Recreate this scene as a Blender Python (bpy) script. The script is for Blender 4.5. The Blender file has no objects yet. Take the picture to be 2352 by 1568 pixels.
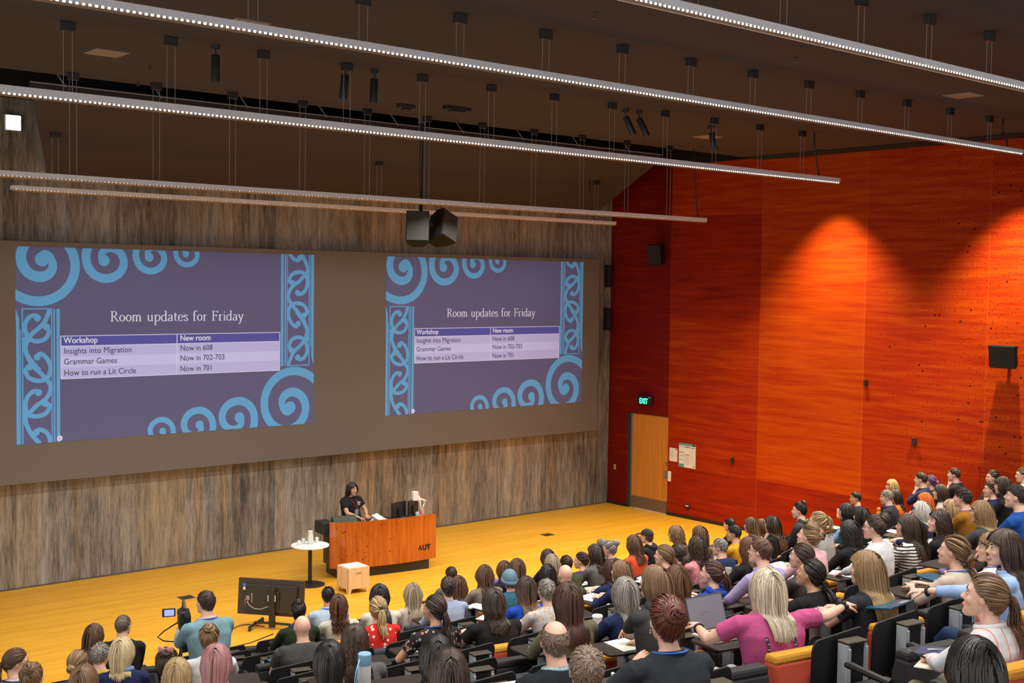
import bpy, bmesh, math, random
import numpy as np
from mathutils import Vector, Matrix

S = bpy.context.scene
COL = S.collection
PI = math.pi

# ---------------------------------------------------------------- light levels
BAR_POWER = 15.0
WASH_POWER = 1900.0
LED_GLOW = 5.0
WORLD_STRENGTH = .9
EXPOSURE = 0.8
SLIDE_GLOW = .18
SCREEN_COL = (.165, .152, .142)

# ---------------------------------------------------------------- camera
# world: X to the right along the concrete front wall, Y into it, Z up; the corner with the red wall is the origin
cam_d = bpy.data.cameras.new('camera')
cam = bpy.data.objects.new('camera', cam_d)
COL.objects.link(cam)
S.camera = cam
cam_d.sensor_width = 36.0
cam_d.lens = 2819.378 * 36.0 / 2352.0
cam_d.clip_start, cam_d.clip_end = 0.1, 200
_yaw, _pitch, _roll = 0.704363376, 0.0470429095, -0.0135241245
_cy, _sy, _cp, _sp = math.cos(_yaw), math.sin(_yaw), math.cos(_pitch), math.sin(_pitch)
_f = Vector((_sy * _cp, _cy * _cp, -_sp))
_r0 = Vector((_cy, -_sy, 0))
_d0 = _f.cross(_r0)
_r = _r0 * math.cos(_roll) + _d0 * math.sin(_roll)
_d = -_r0 * math.sin(_roll) + _d0 * math.cos(_roll)
CAM = Vector((-21.8750455, -21.9380516, 5.5))
cam.matrix_world = Matrix(((_r.x, -_d.x, -_f.x, CAM.x), (_r.y, -_d.y, -_f.y, CAM.y), (_r.z, -_d.z, -_f.z, CAM.z), (0, 0, 0, 1)))


def in_view(p, margin=120):
    q = Vector(p) - CAM
    z = q.dot(_f)
    if z < .5:
        return False
    u = 1176 + 2819.378 * q.dot(_r) / z
    v = 784 + 2819.378 * q.dot(_d) / z
    return -margin < u < 2352 + margin and -margin < v < 1568 + margin


# ---------------------------------------------------------------- world, exposure
w = bpy.data.worlds.new('world')
S.world = w
w.use_nodes = True
w.node_tree.nodes['Background'].inputs[0].default_value = (1.0, .97, .93, 1)
w.node_tree.nodes['Background'].inputs[1].default_value = WORLD_STRENGTH
vs = S.view_settings
vs.view_transform = 'Standard'
vs.look = 'None'
vs.gamma = 1.0
vs.use_curve_mapping = False
vs.exposure = EXPOSURE
S.cycles.max_bounces = 5
S.cycles.diffuse_bounces = 3
S.cycles.glossy_bounces = 2
S.cycles.transmission_bounces = 3
S.cycles.transparent_max_bounces = 4
S.cycles.sample_clamp_indirect = 4.0
S.cycles.caustics_reflective = False
S.cycles.caustics_refractive = False
S.cycles.use_denoising = True
S.cycles.use_adaptive_sampling = True
S.cycles.adaptive_threshold = 0.02
S.render.use_persistent_data = False


# ---------------------------------------------------------------- object helpers
def tag(o, label=None, cat=None, group=None, kind=None):
    if label:
        o['label'] = label
    if cat:
        o['category'] = cat
    if group:
        o['group'] = group
    if kind:
        o['kind'] = kind
    return o


def empty(name, loc=(0, 0, 0), rz=0.0, label=None, cat=None, group=None):
    o = bpy.data.objects.new(name, None)
    o.empty_display_size = .1
    COL.objects.link(o)
    o.location = loc
    o.rotation_euler = (0, 0, rz)
    return tag(o, label, cat, group)


def copy_tree(o, parent=None):
    c = o.copy()
    COL.objects.link(c)
    if parent is not None:
        c.parent = parent
    for ch in o.children:
        copy_tree(ch, c)
    return c


class G:
    """collects shapes, then links them as ONE mesh object"""

    def __init__(s):
        s.v, s.f, s.m = [], [], []

    def add(s, vs_, fs, mi=0):
        b = len(s.v)
        s.v.extend([tuple(map(float, q)) for q in vs_])
        s.f.extend([tuple(b + i for i in q) for q in fs])
        s.m.extend([mi] * len(fs))
        return s

    def box(s, c, d, mi=0, R=None):
        hx, hy, hz = d[0] / 2, d[1] / 2, d[2] / 2
        p = [Vector((x, y, z)) for x in (-hx, hx) for y in (-hy, hy) for z in (-hz, hz)]
        if R is not None:
            p = [R @ q for q in p]
        c = Vector(c)
        return s.add([q + c for q in p], [(0, 1, 3, 2), (4, 6, 7, 5), (0, 4, 5, 1), (2, 3, 7, 6), (0, 2, 6, 4), (1, 5, 7, 3)], mi)

    def rings(s, R, mi=0, cap=True, closed=False):
        n, k = len(R), len(R[0])
        vs_ = [q for r in R for q in r]
        fs = []
        for i in range(n if closed else n - 1):
            a, b = i * k, ((i + 1) % n) * k
            for j in range(k):
                j2 = (j + 1) % k
                fs.append((a + j, a + j2, b + j2, b + j))
        if cap and not closed:
            fs.append(tuple(range(k - 1, -1, -1)))
            fs.append(tuple((n - 1) * k + j for j in range(k)))
        return s.add(vs_, fs, mi)

    def tube(s, path, rad, k=8, mi=0, cap=True, flat=1.0, closed=False):
        P = [Vector(q) for q in path]
        n = len(P)
        if not hasattr(rad, '__len__'):
            rad = [rad] * n
        R = []
        up = None
        for i in range(n):
            if closed:
                t = P[(i + 1) % n] - P[i - 1]
            else:
                t = P[min(i + 1, n - 1)] - P[max(i - 1, 0)]
            if t.length < 1e-9:
                t = Vector((0, 0, 1))
            t.normalize()
            if up is None:
                up = Vector((0, 0, 1)) if abs(t.z) < .9 else Vector((0, 1, 0))
            a = t.cross(up)
            if a.length < 1e-6:
                a = t.orthogonal()
            a.normalize()
            b = a.cross(t).normalized()
            up = b
            R.append([P[i] + a * (math.cos(2 * PI * j / k) * rad[i]) + b * (math.sin(2 * PI * j / k) * rad[i] * flat) for j in range(k)])
        return s.rings(R, mi, cap, closed)

    def ell(s, c, r, n=12, m=8, mi=0, R=None):
        c = Vector(c)
        rs = []
        for i in range(m + 1):
            t = PI * i / m
            st, ct = max(math.sin(t), 1e-3), math.cos(t)
            ring = []
            for j in range(n):
                a = 2 * PI * j / n
                q = Vector((r[0] * st * math.cos(a), r[1] * st * math.sin(a), r[2] * ct))
                ring.append((R @ q if R is not None else q) + c)
            rs.append(ring)
        return s.rings(rs, mi)

    def lathe(s, prof, c=(0, 0, 0), n=20, mi=0, cap=True):
        return s.rings([[(c[0] + r * math.cos(2 * PI * j / n), c[1] + r * math.sin(2 * PI * j / n), c[2] + z) for j in range(n)] for r, z in prof], mi, cap)

    def prism(s, poly, a, b, axis='x', mi=0):
        def P(q, t):
            return {'x': (t, q[0], q[1]), 'y': (q[0], t, q[1]), 'z': (q[0], q[1], t)}[axis]
        return s.rings([[P(q, a) for q in poly], [P(q, b) for q in poly]], mi)

    def quad(s, a, b, c, d, mi=0):
        return s.add([a, b, c, d], [(0, 1, 2, 3)], mi)

    def mesh(s, name, mats, smooth=False, bevel=0, seg=2):
        me = bpy.data.meshes.new(name)
        me.from_pydata(s.v, [], s.f)
        if not isinstance(mats, (list, tuple)):
            mats = [mats]
        for q in mats:
            me.materials.append(q)
        if len(mats) > 1:
            me.polygons.foreach_set('material_index', s.m)
        bm = bmesh.new()
        bm.from_mesh(me)
        bmesh.ops.recalc_face_normals(bm, faces=bm.faces)
        if bevel:
            es = [e for e in bm.edges if e.is_manifold and e.calc_face_angle(0) > .5]
            bmesh.ops.bevel(bm, geom=es, offset=bevel, segments=seg, profile=.5, affect='EDGES', clamp_overlap=True)
        bm.to_mesh(me)
        bm.free()
        if smooth:
            me.shade_smooth()
            if smooth == 'auto':
                me.set_sharp_from_angle(angle=.7)
        me.update()
        return me

    def obj(s, name, mats, parent=None, smooth=False, bevel=0, seg=2, label=None, cat=None, group=None, kind=None, loc=None):
        o = bpy.data.objects.new(name, s.mesh(name, mats, smooth, bevel, seg))
        COL.objects.link(o)
        if parent is not None:
            o.parent = parent
        if loc is not None:
            o.location = loc
        return tag(o, label, cat, group, kind)


def rotz(a):
    return Matrix.Rotation(a, 3, 'Z')


# ---------------------------------------------------------------- materials
def nodes(name):
    m = bpy.data.materials.new(name)
    m.use_nodes = True
    nt = m.node_tree
    return m, nt, nt.nodes['Principled BSDF']


class N:
    """tiny node-graph helper"""

    def __init__(s, nt):
        s.nt = nt

    def n(s, t, **kw):
        x = s.nt.nodes.new(t)
        for k, v in kw.items():
            setattr(x, k, v)
        return x

    def l(s, a, b):
        s.nt.links.new(a, b)

    def put(s, v, sock):
        if hasattr(v, 'is_output') or isinstance(v, bpy.types.NodeSocket):
            s.l(v, sock)
        else:
            sock.default_value = v

    def math(s, op, a, b=0.0, c=0.0):
        x = s.n('ShaderNodeMath', operation=op)
        for i, v in enumerate((a, b, c)):
            s.put(v, x.inputs[i])
        return x.outputs[0]

    def coord(s, kind='Object', scale=(1, 1, 1), loc=(0, 0, 0), rot=(0, 0, 0)):
        t = s.n('ShaderNodeTexCoord')
        m = s.n('ShaderNodeMapping')
        s.l(t.outputs[kind], m.inputs['Vector'])
        m.inputs['Scale'].default_value = scale
        m.inputs['Location'].default_value = loc
        m.inputs['Rotation'].default_value = rot
        return m.outputs[0]

    def noise(s, vec, scale=5, detail=3, rough=.5):
        x = s.n('ShaderNodeTexNoise')
        s.l(vec, x.inputs['Vector'])
        x.inputs['Scale'].default_value = scale
        x.inputs['Detail'].default_value = detail
        x.inputs['Roughness'].default_value = rough
        return x.outputs[0]

    def white(s, val):
        x = s.n('ShaderNodeTexWhiteNoise', noise_dimensions='1D')
        s.l(val, x.inputs['W'])
        return x.outputs[0]

    def ramp(s, fac, stops):
        x = s.n('ShaderNodeValToRGB')
        e = x.color_ramp.elements
        while len(e) < len(stops):
            e.new(.5)
        for q, (p_, c) in zip(e, stops):
            q.position = p_
            q.color = tuple(c) + (1,)
        s.put(fac, x.inputs[0])
        return x.outputs[0]

    def mix(s, fac, a, b, mode='MIX'):
        x = s.n('ShaderNodeMix', data_type='RGBA', blend_type=mode)
        s.put(fac, x.inputs[0])
        for v, i in ((a, 6), (b, 7)):
            if isinstance(v, (tuple, list)):
                v = tuple(v)[:3] + (1,)
            s.put(v, x.inputs[i])
        return x.outputs[2]

    def sep(s, vec):
        x = s.n('ShaderNodeSeparateXYZ')
        s.l(vec, x.inputs[0])
        return x.outputs


MATS = {}


def mat(name, col, rough=.5, metal=0.0, var=0.0, vscale=8, spec=.5, emit=0.0, vstretch=(1, 1, 1), alpha=1.0):
    if name in MATS:
        return MATS[name]
    m, nt, b = nodes(name)
    b.inputs['Base Color'].default_value = tuple(col) + (1,)
    b.inputs['Roughness'].default_value = rough
    b.inputs['Metallic'].default_value = metal
    b.inputs['Specular IOR Level'].default_value = spec
    h = N(nt)
    if var:
        f = h.noise(h.coord('Object', vstretch), vscale, 4, .6)
        c1 = tuple(max(0, c * (1 - var)) for c in col)
        c2 = tuple(min(1, c * (1 + var)) for c in col)
        h.l(h.ramp(f, [(.3, c1), (.7, c2)]), b.inputs['Base Color'])
    if emit:
        b.inputs['Emission Color'].default_value = tuple(col) + (1,)
        b.inputs['Emission Strength'].default_value = emit
        m.cycles.emission_sampling = 'NONE'
    MATS[name] = m
    return m


def glass_mat(name, col=(1, 1, 1), rough=.02, trans=1.0):
    if name in MATS:
        return MATS[name]
    m, nt, b = nodes(name)
    b.inputs['Base Color'].default_value = tuple(col) + (1,)
    b.inputs['Roughness'].default_value = rough
    b.inputs['Transmission Weight'].default_value = trans
    b.inputs['IOR'].default_value = 1.3
    MATS[name] = m
    return m


def wood_mat(name, c1, c2, along='x', rough=.35, fine=30, spots=False, coat=0.0, board=None):
    m, nt, b = nodes(name)
    h = N(nt)
    sc = {'x': (.35, 6, 6), 'z': (6, 6, .35)}[along]
    f = h.noise(h.coord('Object', sc), 3.0, 5, .6)
    f2 = h.noise(h.coord('Object', sc), fine, 3, .6)
    f = h.math('ADD', h.math('MULTIPLY', f, .75), h.math('MULTIPLY', f2, .25))
    if board:
        x = h.sep(h.coord('Object'))[0]
        f = h.math('ADD', h.math('MULTIPLY', f, .7), h.math('MULTIPLY', h.white(h.math('FLOOR', h.math('DIVIDE', x, board))), .3))
    c = h.ramp(f, [(.34, c1), (.66, c2)])
    h.l(c, b.inputs['Base Color'])
    b.inputs['Roughness'].default_value = rough
    b.inputs['Coat Weight'].default_value = coat
    b.inputs['Coat Roughness'].default_value = .12
    return m


def concrete_mat():
    m, nt, b = nodes('board_marked_concrete')
    h = N(nt)
    o = h.coord('Object')
    x, y, z = h.sep(o)
    bw = .19
    bi = h.math('FLOOR', h.math('DIVIDE', x, bw))
    tone = h.white(bi)
    wide = h.white(h.math('FLOOR', h.math('DIVIDE', x, .95)))
    s1 = h.noise(h.coord('Object', (11, 1, 1.1)), 1.0, 5, .65)
    s2 = h.noise(h.coord('Object', (40, 1, 3.2)), 1.0, 4, .7)
    big = h.noise(h.coord('Object', (.8, 1, .35)), 1.0, 3, .5)
    s3 = h.noise(h.coord('Object', (120, 1, 7)), 1.0, 4, .8)
    f = h.math('ADD', h.math('MULTIPLY', s1, .40), h.math('MULTIPLY', s2, .34))
    f = h.math('MULTIPLY_ADD', s3, .24, f)
    f = h.math('ADD', f, h.math('MULTIPLY', h.math('SUBTRACT', tone, .5), .06))
    f = h.math('ADD', f, h.math('MULTIPLY', h.math('SUBTRACT', big, .5), .35))
    c = h.ramp(f, [(.36, (.055, .052, .049)), (.45, (.165, .157, .146)), (.53, (.285, .268, .247)), (.64, (.43, .41, .38))])
    tan = h.ramp(h.math('ADD', h.math('MULTIPLY', wide, .5), h.math('MULTIPLY', big, .5)), [(.45, (1, 1, 1)), (.75, (1.0, .90, .74))])
    c = h.mix(1.0, c, tan, 'MULTIPLY')
    streak = h.math('GREATER_THAN', h.noise(h.coord('Object', (17, 1, .55), (3.3, 0, 1.7)), 1.0, 4, .7), .605)
    c = h.mix(h.math('MULTIPLY', streak, .55), c, h.mix(1.0, c, (.42, .40, .37), 'MULTIPLY'))
    warm = h.math('GREATER_THAN', h.white(h.math('FLOOR', h.math('DIVIDE', h.math('ADD', x, 50.0), .11))), .80)
    c = h.mix(h.math('MULTIPLY', warm, .55), c, h.mix(1.0, c, (1.1, .86, .58), 'MULTIPLY'))
    fx = h.math('FRACT', h.math('DIVIDE', x, bw))
    joint = h.math('LESS_THAN', fx, .035)
    c = h.mix(h.math('MULTIPLY', joint, .30), c, (.05, .045, .04))
    h.l(c, b.inputs['Base Color'])
    b.inputs['Roughness'].default_value = .85
    bp = h.n('ShaderNodeBump')
    bp.inputs['Strength'].default_value = .25
    bp.inputs['Distance'].default_value = .01
    h.l(f, bp.inputs['Height'])
    h.l(bp.outputs[0], b.inputs['Normal'])
    return m


def red_mat():
    """stained veneer panels, each with its own tone; drilled holes that grow denser towards the back of the hall"""
    m, nt, b = nodes('red_stained_veneer')
    h = N(nt)
    o = h.coord('Object')
    x, y, z = h.sep(o)
    col = h.math('FLOOR', h.math('DIVIDE', h.math('ADD', y, 2.035), 2.68))
    tone = h.math('MULTIPLY', h.white(h.math('ADD', h.math('MULTIPLY', col, 7.31), h.math('MULTIPLY', h.math('FLOOR', h.math('DIVIDE', h.math('ADD', z, 1.13), 1.19)), 3.17))), .05)
    # panel tones, with downlight wash painted into the brighter middle columns: (first y, last y, low z, high z, tone)
    for ya, yb, za, zb, tv in ((0, -2.035, 0, 9, -.22), (-2.035, -4.715, 7.13, 9, .10), (-2.035, -4.715, 4.73, 7.13, -.06), (-2.035, -4.715, 1.18, 4.73, .05), (-4.715, -7.395, 1.18, 9, .16), (-7.395, -10.075, 1.18, 4.9, .07),
                               (-7.395, -10.075, 4.9, 9, .11), (-10.075, -30, 1.18, 9, .08), (-2.035, -30, 0, 1.18, -.02)):
        a = h.math('MULTIPLY', h.math('LESS_THAN', y, ya), h.math('GREATER_THAN', y, yb))
        a = h.math('MULTIPLY', a, h.math('MULTIPLY', h.math('GREATER_THAN', z, za), h.math('LESS_THAN', z, zb)))
        tone = h.math('MULTIPLY_ADD', a, tv, tone)
    g1 = h.noise(h.coord('Object', (1, .5, 7)), 1.3, 4, .6)
    g2 = h.noise(h.coord('Object', (1, 1.2, 40)), 1.0, 3, .6)
    f = h.math('ADD', h.math('MULTIPLY', g1, .55), h.math('MULTIPLY', g2, .25))
    f = h.math('ADD', f, tone)
    c = h.ramp(f, [(.22, (.150, .006, .003)), (.46, (.32, .021, .0015)), (.80, (.54, .090, .001))])
    seam = h.math('LESS_THAN', h.math('ABSOLUTE', h.math('SUBTRACT', h.math('FRACT', h.math('DIVIDE', h.math('ADD', y, 2.035), 2.68)), .003)), .003)
    c = h.mix(h.math('MULTIPLY', seam, .22), c, (.75, .16, .03))
    # drilled holes
    v = h.n('ShaderNodeTexVoronoi', voronoi_dimensions='2D', feature='F1')
    mp = h.n('ShaderNodeCombineXYZ')
    h.l(y, mp.inputs[0])
    h.l(z, mp.inputs[1])
    h.l(mp.outputs[0], v.inputs['Vector'])
    v.inputs['Scale'].default_value = 9.0
    pick = h.sep(v.outputs['Color'])
    dens = h.math('MULTIPLY', h.math('SUBTRACT', -7.6, y), .30)
    here = h.math('LESS_THAN', pick[0], dens)
    rad = h.math('ADD', .085, h.math('MULTIPLY', h.math('GREATER_THAN', pick[1], .96), .09))
    dot = h.math('MULTIPLY', here, h.math('LESS_THAN', v.outputs['Distance'], rad))
    c = h.mix(dot, c, (.018, .006, .006))
    h.l(c, b.inputs['Base Color'])
    b.inputs['Roughness'].default_value = .6
    b.inputs['Specular IOR Level'].default_value = .12
    return m


def floor_mat():
    m, nt, b = nodes('golden_timber_boards')
    h = N(nt)
    br = h.n('ShaderNodeTexBrick')
    h.l(h.coord('Object'), br.inputs['Vector'])
    br.offset = .37
    br.inputs['Color1'].default_value = (.66, .305, .014, 1)
    br.inputs['Color2'].default_value = (.80, .415, .028, 1)
    br.inputs['Mortar'].default_value = (.50, .21, .014, 1)
    br.inputs['Scale'].default_value = 1.0
    br.inputs['Mortar Size'].default_value = .0025
    br.inputs['Bias'].default_value = 0.0
    br.inputs['Brick Width'].default_value = 1.9
    br.inputs['Row Height'].default_value = .085
    f = h.noise(h.coord('Object', (.5, 8, 1)), 3.0, 4, .6)
    c = h.mix(.35, br.outputs[0], h.ramp(f, [(.3, (.58, .255, .012)), (.7, (.84, .45, .034))]))
    h.l(c, b.inputs['Base Color'])
    b.inputs['Roughness'].default_value = .42
    return m


def hair_mat(name, c1, c2, rough=.42):
    m, nt, b = nodes('hair_' + name)
    h = N(nt)
    a = h.n('ShaderNodeAttribute', attribute_name='hv')
    c = h.mix(a.outputs['Fac'], c1, c2)
    h.l(c, b.inputs['Base Color'])
    b.inputs['Roughness'].default_value = rough
    b.inputs['Specular IOR Level'].default_value = .6
    return m


def cloth_mat(name, col, pat=None, col2=(1, 1, 1), col3=None, fq=40, axis=2):
    m, nt, b = nodes('cloth_' + name)
    h = N(nt)
    o = h.coord('Object')
    f = h.noise(o, 9, 3, .6)
    c = h.ramp(f, [(.3, tuple(q * .82 for q in col)), (.7, tuple(min(1, q * 1.12) for q in col))])
    if pat == 'stripe':
        xs = h.sep(o)
        wv = h.noise(o, 4, 2, .5)
        q = h.math('ADD', xs[axis], h.math('MULTIPLY', wv, .03))
        st = h.math('LESS_THAN', h.math('FRACT', h.math('MULTIPLY', q, fq)), .42)
        c = h.mix(st, c, col2)
        if col3:
            st2 = h.math('LESS_THAN', h.math('FRACT', h.math('MULTIPLY', q, fq / 2)), .12)
            c = h.mix(st2, c, col3)
    elif pat == 'check':
        xs = h.sep(o)
        for ax, cc in ((0, col2), (1, col3 or col2), (2, col2)):
            st = h.math('LESS_THAN', h.math('FRACT', h.math('MULTIPLY', xs[ax], fq)), .45)
            c = h.mix(h.math('MULTIPLY', st, .55), c, cc)
    elif pat in ('floral', 'speckle'):
        v = h.n('ShaderNodeTexVoronoi', feature='F1')
        h.l(o, v.inputs['Vector'])
        v.inputs['Scale'].default_value = fq
        pk = h.sep(v.outputs['Color'])
        here = h.math('MULTIPLY', h.math('LESS_THAN', v.outputs['Distance'], .42), h.math('LESS_THAN', pk[0], .55))
        cc = h.mix(h.math('GREATER_THAN', pk[1], .5), col2, col3 or col2)
        c = h.mix(here, c, cc)
    h.l(c, b.inputs['Base Color'])
    b.inputs['Roughness'].default_value = .85
    b.inputs['Specular IOR Level'].default_value = .25
    fine = h.noise(o, 26, 3, .5)
    bp = h.n('ShaderNodeBump')
    bp.inputs['Strength'].default_value = .35
    bp.inputs['Distance'].default_value = .012
    h.l(fine, bp.inputs['Height'])
    h.l(bp.outputs[0], b.inputs['Normal'])
    return m


BLACK = mat('black_plastic', (.012, .012, .013), .5)
DARKBOX = mat('dark_metal', (.022, .020, .019), .45)
ALU = mat('brushed_aluminium', (.46, .51, .56), .4, .15)
WHITE = mat('white_paint', (.80, .80, .79), .45)
PAPER = mat('white_paper', (.80, .79, .75), .8)
SILVER = mat('silver_metal', (.62, .61, .58), .3, .8)
CONC = concrete_mat()
REDW = red_mat()

# ---------------------------------------------------------------- room
H = 8.32
g = G()
g.box((-13, -11, -.1), (30, 30, .2))
g.obj('floor', floor_mat(), kind='structure')
g = G()
g.box((-15.0, .2, 4.75), (30.0, .4, 9.5))
g.obj('wall_front', CONC, kind='structure')
g = G()
# red wall with the doorway cut out of it
DY0, DY1, DZ = -.70, -2.035, 2.36
g.box((.15, -.35 + .0, H / 2 + .02), (.3, .70, H + .04))
g.box((.15, (DY0 + DY1) / 2, (H + DZ) / 2 + .02), (.3, DY0 - DY1, H - DZ + .04))
g.box((.15, (DY1 - 26) / 2, H / 2 + .02), (.3, 26 + DY1, H + .04))
g.obj('wall_right', REDW, kind='structure')
g = G()
g.box((-.012, -.35, .035), (.024, .70, .07))
g.box((-.012, -9.0, .035), (.024, 13.93, .07))
g.obj('baseboard_right', BLACK, kind='structure')
g = G()
g.box((-14.2, -.008, .012), (28.4, .016, .024))
g.obj('baseboard_front', mat('grey_skirting', (.09, .085, .08), .5), kind='structure')
# ceiling, open slot and sloped reflector
CEIL = mat('brown_ceiling', (.052, .043, .042), .9, var=.10, vscale=30)
g = G()
g.box((-13, (-4.66 - 26) / 2, H + .1), (30, 26 - 4.66, .2))
g.obj('ceiling', CEIL, kind='structure')
VOID = mat('void_shade', (.004, .004, .005), .95)  # near-black colour stands in for the darkness inside the slot
g = G()
g.box((-13, -2.2, 9.35), (30, 5.4, .1))
g.box((-13, -4.75, 8.88), (30, .1, .9))
g.box((.16, -2.3, 8.85), (.3, 4.9, 1.0))
g.box((-28.05, -2.3, 8.85), (.1, 4.9, 1.0))
g.box((-7.05, -.03, 8.82), (14.2, .05, 1.0))  # black panels cover the concrete so the slot behind stays dark
g.box((-21.1, -.03, 8.95), (13.9, .05, .72))
g.obj('ceiling_upper', VOID, kind='structure')
g = G()
t0, t1 = Vector((-15.53, -3.45, 8.27)), Vector((-1.85, -3.36, 8.27))
b0, b1 = Vector((-14.06, -.03, 7.32)), Vector((-.53, -.03, 7.31))
th = Vector((0, .04, .11))
g.rings([[t0, t1, t1 + th, t0 + th], [b0, b1, b1 + th, b0 + th]])
refl = g.obj('trim_1', CEIL, kind='structure')
g = G()
g.tube([t0 + Vector((0, -.01, .10)), t1 + Vector((0, -.01, .10))], .010, 6)
for k in range(9):
    q = t0.lerp(t1, (k + .35) / 9.0)
    g.tube([q + Vector((0, .0, .08)), q + Vector((-.22, .25, .55))], .012, 5)
g.obj('trim_2', mat('grey_steel', (.30, .30, .32), .6), kind='structure')
g = G()
g.box((-.33, -15.3, H - .004), (.66, 21.2, .02))  # black strip stands in for the shadow gap between ceiling and red wall
g.obj('gap_shade', VOID, kind='structure')
# recessed ceiling panels beside the light bars
PANEL = mat('beige_ceiling_panel', (.30, .25, .21), .8)
for k, (px, py, lab) in enumerate(((-15.72, -6.78, 'beige ceiling panel above the far left end of the light bars'), (-5.28, -12.45, 'beige ceiling panel between the two nearest light bars'),
                                   (-3.98, -6.5, 'beige ceiling panel behind the tilted lone spotlight'), (-15.3, -9.6, 'beige ceiling panel cut by the picture top edge'))):
    g = G()
    g.box((0, 0, -.004), (.42, .42, .012))
    o = g.obj('ceiling_panel', PANEL, loc=(px, py, H), label=lab, cat='ceiling panel', group='beige ceiling panels', bevel=.003, seg=1)
for k, (px, py, lab) in enumerate(((-9.74, -6.22, 'long black ceiling speaker strip right of the loudspeaker pole'), (-10.46, -5.83, 'short black ceiling fitting left of the loudspeaker pole'))):
    g = G()
    g.box((0, 0, -.03), (.5 if k == 0 else .3, .12, .06))
    g.box((.0, 0, -.075), (.28 if k == 0 else .14, .10, .03))
    g.obj('ceiling_fitting', BLACK, loc=(px, py, H), bevel=.01, label=lab, cat='ceiling fitting')
for k, (px, py, lab) in enumerate(((-14.95, -6.30, 'small ceiling sprinkler left of the single black spotlight'), (-12.9, -12.63, 'small ceiling sprinkler nearest the picture top edge'), (-9.39, -12.57, 'small ceiling sprinkler between the top two light bars'),
                                   (-14.5, -4.9, 'small ceiling sprinkler beside the reflector slot'))):
    g = G()
    g.lathe([(.035, 0), (.035, -.008), (.012, -.012), (.01, -.05), (.03, -.055), (.03, -.06)], n=12)
    g.obj('sprinkler', DARKBOX, loc=(px, py, H), label=lab, cat='sprinkler', group='ceiling sprinklers', smooth='auto')


# ---------------------------------------------------------------- hanging light bars
def led_mat(glow):
    m, nt, b = nodes('led_strip')
    h = N(nt)
    o = h.coord('Object')
    x = h.sep(o)[0]
    fx = h.math('FRACT', h.math('DIVIDE', x, .055))
    on = h.math('LESS_THAN', h.math('ABSOLUTE', h.math('SUBTRACT', fx, .5)), .22)
    flick = h.white(h.math('FLOOR', h.math('DIVIDE', x, .055)))
    b.inputs['Base Color'].default_value = (.45, .40, .34, 1)
    b.inputs['Emission Color'].default_value = (1, .96, .9, 1)
    h.l(h.math('MULTIPLY', on, h.math('ADD', glow * .5, h.math('MULTIPLY', flick, glow))), b.inputs['Emission Strength'])
    m.cycles.emission_sampling = 'NONE'
    return m


LED = led_mat(LED_GLOW)
LEDDIM = led_mat(LED_GLOW * .035)
BAR = mat('bar_aluminium', (.74, .74, .80), .5, .0)
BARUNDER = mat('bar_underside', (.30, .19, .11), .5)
WIRE = mat('steel_wire', (.22, .2, .2), .5, .3)


def light_bar(x0, x1, y, ztop, hgt, dep, cans, label, power, cable=None, cans_z=None, led=None):
    root = empty('light_bar', ((x0 + x1) / 2, y, ztop - hgt), 0, label, 'light', 'suspended light bars')
    L = x1 - x0
    g = G()
    # body: a channel, open below
    prof = [(-dep / 2, .016), (-dep / 2, hgt), (dep / 2, hgt), (dep / 2, .008), (dep / 2 - .008, .008), (dep / 2 - .008, hgt - .01), (-dep / 2 + .008, hgt - .01), (-dep / 2 + .008, .016)]
    g.prism(prof, -L / 2, L / 2, 'x')
    for e in (-1, 1):
        g.box((e * (L / 2 - .004), 0, hgt * .55), (.008, dep - .004, hgt * .85))
    g.obj('housing', BAR, root)
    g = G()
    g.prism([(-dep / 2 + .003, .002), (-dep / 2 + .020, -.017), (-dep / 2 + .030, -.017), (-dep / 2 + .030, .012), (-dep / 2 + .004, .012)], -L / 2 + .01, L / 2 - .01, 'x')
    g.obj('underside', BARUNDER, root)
    g = G()
    g.quad((-L / 2 + .02, -dep / 2 - .001, .020), (L / 2 - .02, -dep / 2 - .001, .020), (L / 2 - .02, -dep / 2 + .002, .003), (-L / 2 + .02, -dep / 2 + .002, .003))
    g.obj('led_strip', led or LED, root)
    zc = (cans_z if cans_z is not None else H) - (ztop - hgt)
    for cx in cans:
        cx = cx - (x0 + x1) / 2
        if abs(cx) > L / 2:
            continue
        g = G()
        g.box((cx, 0, zc - .05), (.15, .07, .10))
        cn = g.obj('canopy', BLACK, root, bevel=.006, seg=1)
        for e in (-.05, .05):
            g = G()
            g.tube([(cx + e, 0, zc - .1), (cx + e, 0, hgt)], .0045, 4)
            g.obj('wire', WIRE, cn)
    if cable:
        g = G()
        cx = cable - (x0 + x1) / 2
        g.tube([(cx - .02, 0, zc), (cx + .01, .01, zc - .25), (cx + .03, .0, (zc + hgt) / 2), (cx + .10, -.01, hgt + .12), (cx + .16, 0, hgt)], .012, 6)
        g.obj('power_cable', BLACK, root, smooth=True)
    ld = bpy.data.lights.new('bar_lamp', 'AREA')
    ld.shape = 'RECTANGLE'
    ld.size, ld.size_y = L - .2, .020
    ld.energy = power * L
    ld.color = (1.0, .94, .86)
    ld.spread = 2.3
    lo = bpy.data.objects.new('bar_lamp', ld)
    COL.objects.link(lo)
    lo.parent = root
    lo.location = (0, dep / 2 - .048, .024)
    return root


def pitch(a, n):
    return [a + 1.21 * i for i in range(n)]


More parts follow.
